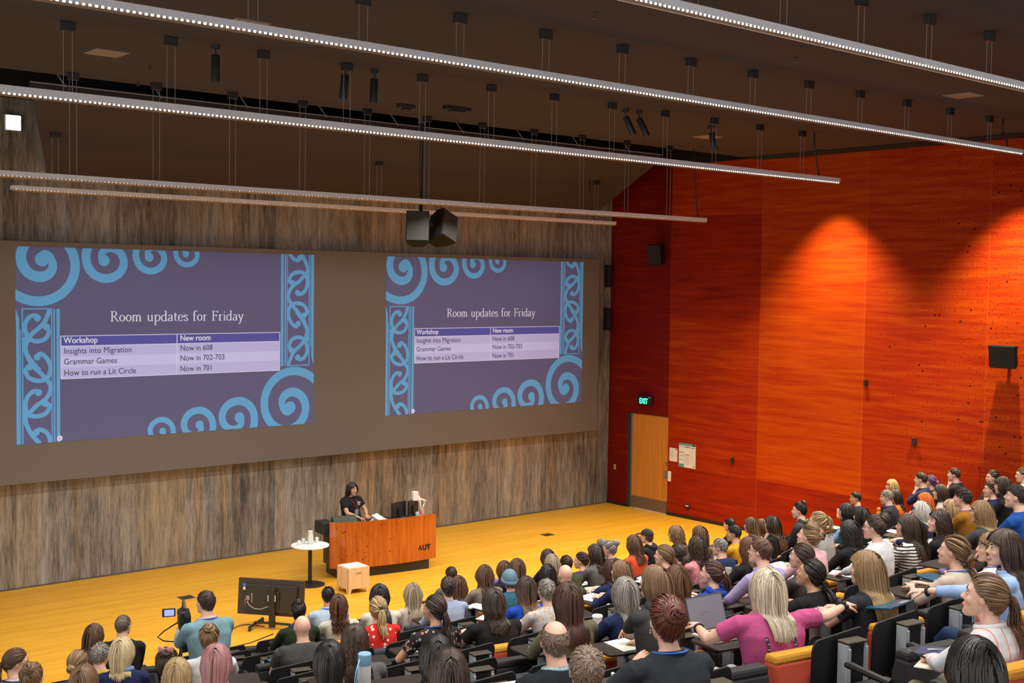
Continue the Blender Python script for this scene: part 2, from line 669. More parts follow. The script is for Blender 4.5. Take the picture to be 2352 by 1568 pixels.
light_bar(-19.4, -1.95, -11.62, 7.86, .085, .11, pitch(-18.72, 14), 'longest bright light bar crossing the upper middle', BAR_POWER, -2.55)
light_bar(-18.7, -2.36, -8.3, 7.545, .10, .11, pitch(-17.99, 14), 'bright light bar, second up from the speaker pole', BAR_POWER, -3.1)
light_bar(-17.9, -2.23, -4.98, 6.915, .08, .10, pitch(-16.68, 12), 'light bar just above the lowest, ending over the red wall', BAR_POWER, -2.6, None, LEDDIM)
light_bar(-15.3, -1.80, -1.9, 6.95, .075, .10, [-14.6, -8.3, -2.4], 'lowest light bar, closest to the concrete wall', BAR_POWER * .3, -2.6, 7.86, LEDDIM)
light_bar(-18.5, -2.0, -14.95, 7.85, .085, .12, pitch(-16.4, 12), 'light bar cutting the upper right corner of the picture', BAR_POWER)
light_bar(-23.5, -2.0, -18.3, 7.9, .085, .12, pitch(-20, 12), 'light bar hanging behind the photographed ones', BAR_POWER)


def spot_can(x, y, tilt, az, label):
    root = empty('track_spotlight', (x, y, H), az, label, 'spotlight', 'black ceiling spotlights')
    g = G()
    g.lathe([(.05, 0), (.05, -.05), (.03, -.055)], n=14)
    g.obj('mount', BLACK, root, smooth='auto')
    g = G()
    g.tube([(0, 0, -.05), (0, 0, -.12)], .012, 6)
    g.obj('stem', BLACK, root)
    g = G()
    g.lathe([(.045, .0), (.052, -.01), (.052, -.32), (.045, -.325), (.043, -.30)], n=16)
    o = g.obj('barrel', mat('spot_barrel', (.014, .016, .02), .4), root, smooth='auto', loc=(0, 0, -.12))
    o.rotation_euler = (tilt, 0, 0)


for a in ((-14.97, -8.23, 0, 0, 'lone black spotlight left of the paired spotlights'), (-13.085, -8.15, .10, .5, 'left of the paired black spotlights above the second bar'),
          (-12.626, -8.15, .05, .5, 'right of the paired black spotlights above the second bar'), (-7.69, -7.98, -.45, .9, 'left of the tilted pair of spotlights near the red wall'),
          (-7.40, -8.0, -.45, .9, 'right of the tilted pair of spotlights near the red wall'), (-5.19, -7.63, -.25, .9, 'lone tilted spotlight in front of a beige ceiling panel')):
    spot_can(*a)

# warm downlights washing the red wall
for k, (y, e) in enumerate(((-6.72, 1.0), (-10.75, 1.25))):
    root = empty('wall_washer', (-.80, y, H), 0, ('recessed warm downlight over the middle of the red wall', 'recessed warm downlight over the perforated red wall')[k], 'downlight', 'wall washers')
    g = G()
    g.lathe([(.09, 0), (.09, -.012), (.07, -.012), (.06, -.002)], n=18, cap=False)
    g.obj('bezel', BLACK, root, smooth='auto')
    ld = bpy.data.lights.new('washer_lamp', 'SPOT')
    ld.energy = WASH_POWER * e
    ld.color = (1.0, .80, .45)
    ld.spot_size = math.radians(92)
    ld.spot_blend = .7
    ld.shadow_soft_size = .05
    lo = bpy.data.objects.new('washer_lamp', ld)
    COL.objects.link(lo)
    lo.parent = root
    lo.location = (0, 0, -.02)
    lo.rotation_euler = (0, math.radians(13), 0)

# loudspeakers on the pole
root = empty('loudspeaker_cluster', (-8.93, -4.15, 0), 0, 'pair of black loudspeakers hanging on a black ceiling pole', 'speaker')
g = G()
g.tube([(0, 0, 6.72), (0, 0, 9.296)], .034, 10)
g.obj('pole', BLACK, root, smooth=True)
g = G()
g.box((0, 0, 8.48), (.09, .09, .34))
g.obj('pole_bracket', mat('pole_bracket', (.12, .12, .12), .5), root)


def trap_speaker(name, w, d, h, loc, rot, parent):
    g = G()
    lo = [(-w * .5, -d * .5), (w * .5, -d * .5), (w * .5, -d * .1), (w * .26, d * .5), (-w * .26, d * .5), (-w * .5, -d * .1)]
    g.rings([[(x, y, -h / 2) for x, y in lo], [(x, y, h / 2) for x, y in lo]])
    o = g.obj(name, mat('speaker_shell', (.010, .0095, .009), .7, spec=.2), parent, bevel=.015, loc=loc)
    o.rotation_euler = rot
    g = G()
    g.box((0, -d * .5 - .008, 0), (w * .94, .016, h * .95))
    g.obj('grille', mat('speaker_grille', (.010, .009, .008), .8, var=.4, vscale=120), o, bevel=.006)
    return o


trap_speaker('cabinet', .40, .40, .56, (-.17, -.15, 6.44), (math.radians(-14), 0, math.radians(-38)), root)
trap_speaker('cabinet', .40, .40, .56, (.42, -.05, 6.47), (math.radians(-18), math.radians(24), math.radians(8)), root)
g = G()
g.tube([(0, 0, 6.76), (.12, -.02, 6.62), (.26, -.03, 6.52)], .03, 8)
g.obj('yoke', BLACK, root)

# wall lamp, exit sign, wall fittings
root = empty('floodlight', (-14.65, -.03, 8.16), 0, 'glowing white square floodlight high on the concrete wall', 'light')
g = G()
g.box((0, 0, 0), (.27, .06, .27))
g.obj('body', WHITE, root, bevel=.01)
g = G()
g.box((0, -.033, 0), (.235, .008, .235))
g.obj('lens', mat('flood_lens', (1, 1, 1), .5, emit=14), root)

root = empty('exit_sign', (-.06, -1.315, 2.70), -PI / 2, 'green lit EXIT sign over the wooden door', 'sign')
g = G()
g.box((0, 0, .01), (.48, .09, .21))
g.obj('box', BLACK, root, bevel=.008)
g = G()
g.box((.19, -.055, .085), (.09, .02, .03))
g.obj('lamp', SILVER, root, bevel=.004)


def text(s, size, loc, rot, m, parent, name='lettering', align='LEFT', ext=.0015, off=0.0, sx=1.0, spc=1.0):
    c = bpy.data.curves.new(name, 'FONT')
    c.body = s
    c.size = size
    c.align_x = align
    c.extrude = ext
    c.offset = off
    c.space_character = spc
    c.resolution_u = 4
    c.materials.append(m)
    tmp = bpy.data.objects.new(name, c)
    me = bpy.data.meshes.new_from_object(tmp)
    bpy.data.objects.remove(tmp)
    bpy.data.curves.remove(c)
    if not me.materials:
        me.materials.append(m)
    o = bpy.data.objects.new(name, me)
    COL.objects.link(o)
    o.location = loc
    o.rotation_euler = rot
    o.scale = (sx, 1, 1)
    if parent is not None:
        o.parent = parent
    return o


text('EXIT', .185, (-.015, -.0475, -.075), (PI / 2, 0, 0), mat('exit_green', (.03, .85, .40), .5, emit=2.2), root, 'lettering', 'CENTER', .002, .004, .72)

door = empty('door_1', (0, 0, 0))
door['kind'] = 'structure'
g = G()
g.box((.04, (DY0 + DY1) / 2 - .06, 1.325), (.05, DY0 - DY1 - .15, 2.04))
g.obj('panel', wood_mat('door_veneer', (.50, .185, .022), (.66, .27, .034), 'z', .45), door)
g = G()
g.box((.035, (DY0 + DY1) / 2 - .06, .16), (.052, DY0 - DY1 - .15, .29))
g.obj('kick_plate', mat('kick_plate', (.22, .17, .12), .4, .5), door)
g = G()
g.box((.03, DY0 - .045, 1.335), (.075, .09, 2.05))
g.box((.03, (DY0 + DY1) / 2, 2.353), (.075, DY0 - DY1, .012))
g.box((.03, DY0 - .045, .16), (.08, .088, .30))
g.obj('frame', mat('door_frame', (.035, .034, .033), .5), door)
g = G()
g.box((.012, DY1 + .07, .96), (.02, .09, .20))
g.box((.012, DY1 + .05, 1.22), (.02, .06, .09))
g.obj('push_plate', mat('plate_grey', (.36, .30, .26), .4, .6), door)


def wall_box(name, y, z, w, h, d, m, label, cat, bev=.005):
    g = G()
    g.box((-d / 2, 0, 0), (d, w, h))
    return g.obj(name, m, loc=(0, y, z), label=label, cat=cat, bevel=bev)


wall_box('wall_sensor', -7.47, 3.56, .075, .13, .05, BLACK, 'small black wall box beside the perforated red panels', 'wall box')
wall_box('wall_sensor', -8.62, 2.47, .09, .14, .05, BLACK, 'small black wall box low on the perforated red wall', 'wall box')
wall_box('wall_sensor', -4.03, 1.54, .075, .13, .05, BLACK, 'small black wall box right of the posters', 'wall box')
so = wall_box('power_socket', -2.70, .29, .12, .10, .03, BLACK, 'black wall socket low beside the wooden door', 'socket')
g = G()
g.box((-.033, 0, .02), (.006, .09, .025))
g.obj('socket_strip', PAPER, so)
wall_box('wall_switch', -.26, .94, .075, .13, .015, mat('beige_switch', (.45, .30, .18), .6), 'beige switch plate left of the wooden door', 'switch')
wall_box('intercom', -2.11, .94, .085, .24, .03, PAPER, 'narrow white wall unit right of the door', 'wall unit')


def poster(y0, y1, z0, z1, label, blocks):
    root = empty('poster', (-.004, (y0 + y1) / 2, (z0 + z1) / 2), 0, label, 'poster')
    W, HH = abs(y1 - y0), abs(z1 - z0)
    g = G()
    g.box((0, 0, 0), (.005, W, HH))
    g.obj('sheet', PAPER, root)
    for (u0, u1, v0, v1, c) in blocks:
        g = G()
        g.box((-.0045, W / 2 - (u0 + u1) / 2 * W, HH / 2 - (v0 + v1) / 2 * HH), (.002, (u1 - u0) * W, (v1 - v0) * HH))
        g.obj('print', mat('print_' + c, {'teal': (.10, .32, .36), 'red': (.55, .06, .05), 'orange': (.75, .30, .08), 'green': (.35, .45, .15), 'blue': (.40, .60, .75), 'purple': (.30, .16, .40), 'dark': (.03, .05, .06), 'grey': (.5, .5, .48), 'line': (.62, .55, .52)}[c], .7), root)


lines = [(.36, .66, .50 + .035 * i, .508 + .035 * i, 'line') for i in range(11)] + [(.70, .95, .22 + .05 * i, .228 + .05 * i, 'line') for i in range(13)]
poster(-2.39, -2.91, 1.21, 1.78, 'colourful timetable poster taped to the red wall', [(0, .82, 0, .09, 'teal'), (.82, 1, 0, .09, 'dark'), (.36, .66, .13, .17, 'red'), (.70, .97, .14, .17, 'purple'), (.04, .32, .13, .16, 'grey'), (.04, .32, .36, .40, 'green'),
       (.04, .32, .50, .54, 'blue'), (.36, .66, .44, .48, 'orange'), (.04, .32, .66, .70, 'blue'), (0, .32, .86, 1, 'teal'), (.86, .95, .90, .95, 'red')] + lines)
poster(-2.09, -2.34, 1.31, 1.63, 'small white notice between door and timetable poster', [(.80, .97, .03, .12, 'dark'), (.12, .62, .20, .23, 'green'), (.12, .5, .36, .38, 'red'), (.12, .55, .56, .58, 'red'), (.70, .78, .42, .5, 'green'), (.12, .7, .66, .67, 'line'), (.12, .6, .72, .73, 'line')])


def wall_speaker(loc, w, h, d, rz, tilt, label):
    root = empty('wall_speaker', loc, rz, label, 'speaker', 'black wall loudspeakers')
    g = G()
    f = [(-w / 2, -h / 2), (w / 2, -h / 2), (w / 2, h / 2), (-w / 2, h / 2)]
    g.rings([[(x, -d, z) for x, z in f], [(x * .7, 0, z * .85) for x, z in f]])
    o = g.obj('cabinet', mat('speaker_shell', (.010, .0095, .009), .7, spec=.2), root, bevel=.02)
    o.rotation_euler = (tilt, 0, 0)
    g = G()
    g.box((0, -d - .006, 0), (w * .93, .014, h * .92))
    g.obj('grille', mat('speaker_grille', (.01, .009, .008), .8, var=.4, vscale=120), o, bevel=.006)
    g = G()
    g.box((0, .04, 0), (.06, .16, .06))
    g.obj('wall_bracket', BLACK, root)


wall_speaker((-.10, -10.55, 4.30), .54, .44, .22, -PI / 2, math.radians(8), 'wide black loudspeaker on the perforated red wall')
wall_speaker((-.14, -1.80, 6.27), .36, .52, .26, -PI / 2 + .15, math.radians(10), 'upright black loudspeaker high on the red wall')
for z, lab in ((5.72, 'upper narrow black line loudspeaker in the wall corner'), (4.65, 'lower narrow black line loudspeaker in the wall corner')):
    g = G()
    g.box((0, 0, 0), (.13, .16, .56))
    g.obj('column_loudspeaker', BLACK, loc=(-.19, -.10, z), bevel=.01, label=lab, cat='speaker', group='corner loudspeakers')

# ---------------------------------------------------------------- projection screen and the two slides
g = G()
g.box((-9.6, -.2, 4.01), (17.96, .05, 4.23))
SCR = g.obj('projection_screen', mat('grey_screen', SCREEN_COL, .9), label='very wide grey projection screen across the concrete wall', cat='screen', bevel=.004, seg=1)
g = G()
for x in (-17.5, -13, -9, -5, -1.2):
    g.box((x, -.09, 4.01), (.06, .17, 3.9))
g.obj('screen_frame', BLACK, SCR)

SW, SH = 5.95, 3.44


def glow(name, c, k):
    """light thrown on the screen by the projectors: the picture itself shines"""
    return mat(name, c, .9, emit=k)


SL_BG = glow('slide_ground', (.095, .098, .215), SLIDE_GLOW)
SL_BLUE = glow('slide_blue', (.10, .34, .66), SLIDE_GLOW)
SL_HEAD = glow('slide_header', (.075, .085, .40), SLIDE_GLOW)
SL_ROW1 = glow('slide_row_a', (.41, .45, .84), SLIDE_GLOW)
SL_ROW2 = glow('slide_row_b', (.47, .53, .94), SLIDE_GLOW)
SL_WHITE = glow('slide_white', (.62, .70, .88), SLIDE_GLOW)
SL_TEXT = glow('slide_dark_text', (.055, .05, .10), SLIDE_GLOW)
SL_LINE = glow('slide_line', (.58, .62, .85), SLIDE_GLOW)


def clip_poly(poly, w_, h_):
    for ax, lim, sg in ((0, 0, 1), (0, w_, -1), (1, 0, 1), (1, h_, -1)):
        out = []
        for i in range(len(poly)):
            a, b = poly[i - 1], poly[i]
            da, db = sg * (a[ax] - lim), sg * (b[ax] - lim)
            if (da >= 0) != (db >= 0):
                t = da / (da - db)
                out.append((a[0] + (b[0] - a[0]) * t, a[1] + (b[1] - a[1]) * t))
            if db >= 0:
                out.append(b)
        poly = out
        if not poly:
            return []
    return poly


def ribbon(g, pts, wid, y=0.0, clip=None, mi=0):
    n = len(pts)
    if not hasattr(wid, '__len__'):
        wid = [wid] * n
    L = []
    for i in range(n):
        a, b = pts[max(i - 1, 0)], pts[min(i + 1, n - 1)]
        tx, tz = b[0] - a[0], b[1] - a[1]
        q = math.hypot(tx, tz) or 1
        nx, nz = -tz / q, tx / q
        L.append(((pts[i][0] + nx * wid[i] / 2, pts[i][1] + nz * wid[i] / 2), (pts[i][0] - nx * wid[i] / 2, pts[i][1] - nz * wid[i] / 2)))
    for i in range(n - 1):
        poly = [L[i][0], L[i][1], L[i + 1][1], L[i + 1][0]]
        if clip:
            poly = clip_poly(poly, *clip)
        if len(poly) >= 3:
            g.add([(x, y, z) for x, z in poly], [tuple(range(len(poly)))], mi)


def disc(g, c, r, y=0.0, clip=None, n=20, mi=0):
    poly = [(c[0] + r * math.cos(2 * PI * i / n), c[1] + r * math.sin(2 * PI * i / n)) for i in range(n)]
    if clip:
        poly = clip_poly(poly, *clip)
    if len(poly) >= 3:
        g.add([(x, y, z) for x, z in poly], [tuple(range(len(poly)))], mi)


def crom(pts, k=8, closed=False):
    out = []
    n = len(pts)
    for i in range(n - 1):
        p0, p1, p2, p3 = pts[max(i - 1, 0)], pts[i], pts[i + 1], pts[min(i + 2, n - 1)]
        for j in range(k):
            t = j / k
            out.append(tuple(.5 * (2 * b + (c - a) * t + (2 * a - 5 * b + 4 * c - d) * t * t + (3 * b - a - 3 * c + d) * t ** 3) for a, b, c, d in zip(p0, p1, p2, p3)))
    out.append(tuple(pts[-1]))
    return out


def koru(g, c, ctrl, wid, flip=1, bulb=.1, clip=(SW, SH)):
    """spiral frond: ctrl = (angle, radius) pairs, clockwise outwards"""
    pts, ws = [], []
    a0, a1 = ctrl[0][0], ctrl[-1][0]
    cr = crom([(a, r, w_) for (a, r), w_ in zip(ctrl, wid)], 10)
    for a, r, w_ in cr:
        t = math.radians(a)
        pts.append((c[0] + flip * r * math.cos(t), c[1] + flip * r * math.sin(t)))
        ws.append(w_)
    ribbon(g, pts, ws, 0, clip)
    disc(g, pts[0], bulb, -.0015, clip)


KB = [(180, .035), (90, .20), (0, .335), (-90, .325), (-180, .36), (-240, .44)]
KBW = [.12, .13, .15, .16, .16, .17]
KA = [(150, .05), (90, .11), (0, .13), (-90, .27), (-180, .40), (-270, .47), (-360, .535), (-450, .70), (-510, .82), (-545, .9)]
KAW = [.14, .15, .14, .18, .18, .17, .17, .17, .17, .17]


def scale_k(k, s):
    return [(a, r * s) for a, r in k]


def band_shapes(g, T, clip):
    def P(x, y):
        return T(.11 + (x - 130) / 188 * .51, 2.36 - (y - 448) * 2.36 / 832)
    bw = .078
    strokes = [
        ([(308, 452), (265, 540), (185, 610), (150, 690), (180, 760), (240, 830)], .08),
        ([(228, 505), (215, 490), (175, 500), (148, 550), (165, 620), (215, 648), (275, 635), (300, 590), (285, 560)], bw),
        ([(150, 640), (150, 700), (190, 790), (260, 860), (310, 930), (285, 1000), (215, 1050), (165, 1100)], bw),
        ([(225, 745), (245, 725), (290, 760), (310, 820), (285, 880), (225, 892), (170, 870), (150, 825), (175, 805)], bw),
        ([(232, 965), (205, 955), (165, 985), (148, 1040), (170, 1100), (225, 1112), (280, 1095), (302, 1050), (275, 1035)], bw),
        ([(150, 1090), (152, 1150), (185, 1220), (240, 1282)], bw),
        ([(215, 1212), (235, 1195), (280, 1215), (305, 1262), (300, 1290)], bw)]
    for i_, (q, w_) in enumerate(strokes):
        ribbon(g, crom([P(*a) for a in q], 6), w_, -.0004 * i_, clip)
        if w_ == bw:
            disc(g, P(*q[0]), .062, -.0004 * i_ - .0002, clip)
            if len(q) == 9:
                disc(g, P(*q[-1]), .062, -.0004 * i_ - .0002, clip)
    for x, w_ in ((.115, .022), (.622, .022), (.665, .03), (.735, .06), (.078, .018)):
        ribbon(g, [T(x, 0 if x != .078 else 0), T(x, 2.36 if x != .078 else 2.0)], w_, 0, clip)
    ribbon(g, [T(.105, 2.36), T(.63, 2.36)], .022, 0, clip)
    ribbon(g, crom([T(-.03, 2.36), T(.02, 2.22), T(.035, 2.05), T(.035, 1.0), T(.035, 0)], 8), .055, 0, clip)


def glyph_strokes():
    c = {}
    c['R'] = (1.35, [[(.28, 0), (.28, 1.55)], [(.05, .02), (.52, .02)], [(.05, 1.55), (.3, 1.55)], crom([(.28, 1.55), (.68, 1.53), (.93, 1.28), (.88, 1.0), (.62, .82), (.28, .80)], 5), [(.60, .80), (1.08, .10), (1.32, .0)]])
    oc = [(.48 + .36 * math.sin(2 * PI * i / 20), .5 + .47 * math.cos(2 * PI * i / 20)) for i in range(21)]
    c['o'] = (1.0, [oc])
    c['m'] = (1.65, [[(.22, 0), (.22, .95)], [(.02, .9), (.22, .95)], crom([(.22, .75), (.42, .95), (.62, .94), (.74, .72), (.74, 0)], 5), crom([(.74, .75), (.95, .95), (1.16, .94), (1.28, .72), (1.28, 0)], 5), [(.04, .02), (.4, .02)], [(.56, .02), (.92, .02)], [(1.1, .02), (1.5, .02)]])
    c['u'] = (1.12, [crom([(.22, .95), (.22, .3), (.32, .05), (.55, .02), (.80, .22)], 5), [(.80, .95), (.80, .02)], [(.02, .95), (.22, .95)], [(.6, .95), (.8, .95)], [(.8, .02), (1.0, .06)]])
    c['p'] = (1.12, [[(.24, -.62), (.24, .95)], [(.04, .9), (.24, .95)], [(.04, -.62), (.46, -.62)], crom([(.24, .75), (.5, .96), (.85, .85), (.95, .5), (.82, .12), (.5, .0), (.24, .15)], 5)])
    c['d'] = (1.1, [[(.80, 0), (.80, 1.62)], [(.60, 1.58), (.8, 1.62)], [(.8, .02), (1.02, .06)], crom([(.80, .78), (.55, .97), (.22, .82), (.10, .48), (.22, .1), (.5, .0), (.80, .2)], 5)])
    c['a'] = (.95, [crom([(.14, .78), (.34, .96), (.60, .92), (.68, .66), (.68, .12), (.9, .04)], 5), crom([(.68, .55), (.35, .5), (.12, .3), (.18, .06), (.42, .02), (.68, .2)], 5)])
    c['t'] = (.72, [crom([(.28, 1.28), (.28, .3), (.36, .06), (.66, .1)], 5), [(.04, .93), (.62, .93)]])
    c['e'] = (.92, [crom([(.12, .55), (.80, .58), (.72, .86), (.46, .97), (.18, .82), (.10, .48), (.22, .1), (.52, .0), (.82, .18)], 5)])
    c['s'] = (.80, [crom([(.62, .74), (.44, .96), (.2, .88), (.18, .66), (.48, .48), (.66, .28), (.56, .05), (.28, .01), (.10, .24)], 5)])
    c['f'] = (.72, [crom([(.78, 1.46), (.60, 1.62), (.38, 1.55), (.28, 1.25), (.28, 0)], 5), [(.04, .93), (.62, .93)], [(.06, .02), (.55, .02)]])
    c['r'] = (.80, [[(.24, 0), (.24, .95)], [(.04, .9), (.24, .95)], crom([(.24, .68), (.42, .92), (.68, .92)], 4), [(.05, .02), (.5, .02)]])
    c['F'] = (1.15, [[(.28, 0), (.28, 1.55)], [(.05, .02), (.55, .02)], [(.05, 1.55), (1.0, 1.55)], [(1.0, 1.55), (1.02, 1.28)], [(.28, .82), (.78, .82)], [(.78, .96), (.78, .68)]])
    c['i'] = (.55, [[(.25, 0), (.25, .95)], [(.05, .9), (.25, .95)], [(.05, .02), (.46, .02)], [(.25, 1.30), (.25, 1.46)]])
    c['y'] = (1.02, [[(.14, .95), (.52, .05)], crom([(.90, .95), (.52, .05), (.38, -.42), (.12, -.58)], 5), [(0, .95), (.34, .95)], [(.72, .95), (1.04, .95)]])
    return c


def serif_text(g, s, x0, x1, z, y, xh):
    GL = glyph_strokes()
    tot = sum(GL[ch][0] if ch != ' ' else .72 for ch in s)
    kx = (x1 - x0) / tot
    x = x0
    for ch in s:
        if ch == ' ':
            x += .72 * kx
            continue
        adv, st = GL[ch]
        for q in st:
            pts = [(x + a * kx, z + b * xh) for a, b in q]
            ws = []
            for i in range(len(pts)):
                a, b = pts[max(i - 1, 0)], pts[min(i + 1, len(pts) - 1)]
                d = math.hypot(b[0] - a[0], b[1] - a[1]) or 1
                ws.append(xh * (.07 + .14 * (abs(b[1] - a[1]) / d) ** 1.5))
            ribbon(g, pts, ws, y)
        x += adv * kx


def make_slide():
    root = empty('projected_slide', (-14.69, -.228, 2.59), 0, 'left projected slide, the larger one, with table of workshop rooms', 'projection', 'projected slides')
    g = G()
    g.quad((0, 0, 0), (SW, 0, 0), (SW, 0, SH), (0, 0, SH))
    g.obj('slide_ground', SL_BG, root)
    cl = (SW, SH)
    spir = [((.50, 3.2), KA, KAW, 1, .125), ((1.60, 3.23), KB, KBW, 1, .105), ((2.45, 3.31), scale_k(KB, .79), [q * .8 for q in KBW], 1, .085), ((3.17, 3.39), scale_k(KB, .63), [q * .62 for q in KBW], 1, .065),
            ((5.36, .38), KA, KAW, -1, .125), ((4.24, .22), KB, KBW, -1, .105), ((3.40, .13), scale_k(KB, .86), [q * .85 for q in KBW], -1, .085), ((2.66, .06), scale_k(KB, .66), [q * .65 for q in KBW], -1, .065)]
    for c, k, kw, fl, bu in spir:
        g = G()
        koru(g, c, k, kw, fl, bu)
        o = g.obj('spiral_print', SL_BLUE, root)
        o.location = (0, -.004, 0)
    g = G()
    band_shapes(g, lambda x, z: (x, z), (SW, 2.38))
    o = g.obj('scroll_border', SL_BLUE, root)
    o.location = (0, -.003, 0)
    g = G()
    # the right border is the left one turned round
    class Gc(G):
        pass
    band_shapes(g, lambda x, z: (5.95 - x, 3.56 - z), (SW, SH))
    o = g.obj('scroll_border', SL_BLUE, root)
    o.location = (0, -.003, 0)
    g = G()
    serif_text(g, 'Room updates for Friday', 1.68, 4.36, 2.125, 0, .118)
    o = g.obj('title', SL_WHITE, root)
    o.location = (0, -.006, 0)
    X0, XM, X1 = .78, 2.97, 5.16
    Z = [1.875, 1.695, 1.505, 1.315, 1.115]
    for i in range(4):
        g = G()
        g.quad((X0, 0, Z[i + 1]), (X1, 0, Z[i + 1]), (X1, 0, Z[i]), (X0, 0, Z[i]))
        o = g.obj('table_row', [SL_HEAD, SL_ROW1, SL_ROW2, SL_ROW1][i], root)
        o.location = (0, -.005, 0)
    g = G()
    for x in (X0, XM, X1):
        g.quad((x - .008, 0, Z[4]), (x + .008, 0, Z[4]), (x + .008, 0, Z[0]), (x - .008, 0, Z[0]))
    for z in (Z[0], Z[1], Z[4]):
        g.quad((X0, 0, z - .007), (X1, 0, z - .007), (X1, 0, z + .007), (X0, 0, z + .007))
    o = g.obj('table_lines', SL_LINE, root)
    o.location = (0, -.006, 0)
    rows = [('Workshop', 'New room'), ('Insights into Migration', 'Now in 608'), ('Grammar Games', 'Now in 702-703'), ('How to run a Lit Circle', 'Now in 701')]
    for i, (a, b) in enumerate(rows):
        for s, x in ((a, .83), (b, 3.03)):
            text(s, .150, (x, -.009, Z[i + 1] + .055), (PI / 2, 0, 0), SL_WHITE if i == 0 else SL_TEXT, root, 'table_text', ext=0, off=.003 if i == 0 else 0, sx=.93)
    g = G()
    disc(g, (.755, .062), .05)
    o = g.obj('round_mark', SL_LINE, root)
    o.location = (0, -.006, 0)
    text('c', .07, (.735, -.008, .045), (PI / 2, 0, 0), SL_TEXT, root, 'mark_letter', ext=0)
    return root


sl = make_slide()
s2 = copy_tree(sl)
s2.location = (-6.975, -.228, 2.635)
s2.scale = (.975, 1, .992)
s2['label'] = 'right projected slide, nearer the red wall, with table of workshop rooms'

# ---------------------------------------------------------------- stage furniture
DESKW = wood_mat('glossy_red_gum', (.30, .050, .006), (.52, .135, .014), 'z', .22, coat=.5)
DX, DY_, DR = -8.79, -2.90, math.radians(-9.5)
desk = empty('lectern_desk', (DX, DY_, 0), DR, 'curved glossy orange timber lectern desk on a black plinth', 'lectern')
g = G()
pl = []
for i in range(25):
    x = -1.08 + 2.16 * i / 24
    pl.append((x, -.02 - .13 * (1 - (x / 1.08) ** 2) + .10 * max(0, (-x - .85) / .23) ** 2))
g.rings([[(x, y, z) for x, y in pl] + [(x * .985, y + .035, z) for x, y in reversed(pl)] for z in (.19, .22, 1.02, 1.05)])
g.obj('front_panel', DESKW, desk, smooth='auto')
rnd = random.Random(4)
hol = G()
for i in range(46):
    x = -1 + abs(rnd.gauss(.55, .38))
    z_ = rnd.uniform(.30, .98)
    if x > .95 or (x > .58 and z_ < .62):
        continue
    z = z_
    yy = -.02 - .13 * (1 - (x / 1.08) ** 2) + .10 * max(0, (-x - .85) / .23) ** 2
    r = rnd.choice((.007, .009, .013))
    hol.ell((x, yy, z), (r * .8, .003, r * 1.3), 8, 6)
hol.obj('drilled_holes', mat('hole_dark', (.03, .008, .004), .8), desk)
g = G()
g.box((0, .28, .10), (1.86, .64, .20))
g.box((0, .38, .53), (1.94, .55, .70))
g.box((-1.04, .42, .90), (.24, .40, .22))
g.box((.98, .62, 1.02), (.05, .05, .34))
g.obj('carcass', DARKBOX, desk, bevel=.01)
g = G()
g.box((0, .42, .90), (2.0, .70, .03))
g.obj('worktop', mat('worktop', (.03, .03, .03), .5), desk, bevel=.004)
o = text('AUT', .135, (.66, -.098, .385), (PI / 2, 0, math.radians(6.5)), BLACK, desk, 'lettering', 'LEFT', .003, .0055, 1.0, 1.12)


def on_desk(x, y):
    return (DX + x * math.cos(DR) - y * math.sin(DR), DY_ + x * math.sin(DR) + y * math.cos(DR))


def monitor(lx, ly, rz, w_, h_, label, zc):
    X, Y = on_desk(lx, ly)
    root = empty('monitor', (X, Y, .915), rz, label, 'monitor', 'monitors on the lectern')
    g = G()
    g.box((0, 0, zc), (w_, .035, h_))
    g.obj('casing', mat('monitor_black', (.016, .015, .015), .45), root, bevel=.006)
    g = G()
    g.box((0, .019, zc), (w_ * .95, .004, h_ * .92))
    g.obj('screen', mat('screen_dark', (.05, .06, .09), .2, emit=.4), root)
    g = G()
    g.box((0, -.03, zc - .04), (.09, .04, .16))
    g.box((0, -.03, zc / 2), (.05, .03, zc))
    g.box((0, -.02, .006), (.20, .16, .012))
    g.obj('stand', BLACK, root, bevel=.003)
    return root


m1 = monitor(.46, .36, math.radians(16), .42, .30, 'left black monitor seen from behind on the lectern', .20)
g = G()
g.tube([(.215, -.02, .06), (.215, -.02, .34)], .008, 6)
g.obj('edge_strip', SILVER, m1)
m2 = monitor(.80, .44, math.radians(24), .34, .28, 'right black monitor seen from behind on the lectern', .21)
X, Y = on_desk(-.62, .50)
root = empty('control_screen', (X, Y, .915), DR, 'low dark olive control panel on the lectern in front of the presenter', 'control panel')
g = G()
g.prism([(-.12, 0), (-.14, .02), (.0, .15), (.04, .145), (.05, 0)], -.24, .24, 'x')
g.obj('wedge', mat('olive_panel', (.022, .024, .011), .5), root, bevel=.008)
X, Y = on_desk(.12, .52)
root = empty('paper_sheets', (X, Y, .916), .5, 'loose white papers between the presenter and the left monitor', 'paper')
g = G()
g.prism([(-.10, .005), (-.02, .035), (.10, .10), (.10, .103), (-.02, .040), (-.10, .008)], -.12, .12, 'x')
g.obj('curled_sheet', PAPER, root)
g = G()
g.box((0, 0, .003), (.22, .30, .004), R=rotz(.3))
g.obj('flat_sheet', PAPER, root)
X, Y = on_desk(1.02, .45)
root = empty('document_camera', (X - .03, Y, .915), DR, 'white document camera on a slim bent arm on the lectern', 'document camera')
g = G()
g.box((0, 0, .012), (.14, .14, .024))
g.obj('foot', WHITE, root, bevel=.005)
g = G()
g.tube([(.02, 0, .02), (-.02, 0, .24), (-.06, 0, .42)], .018, 8)
g.obj('arm', WHITE, root, smooth=True)
g = G()
g.box((-.14, 0, .42), (.12, .10, .18))
g.obj('camera_head', WHITE, root, bevel=.012)
X, Y = on_desk(.98, .60)
root = empty('desk_lamp', (X + .08, Y, .915), DR, 'white folding desk lamp at the right end of the lectern', 'lamp')
g = G()
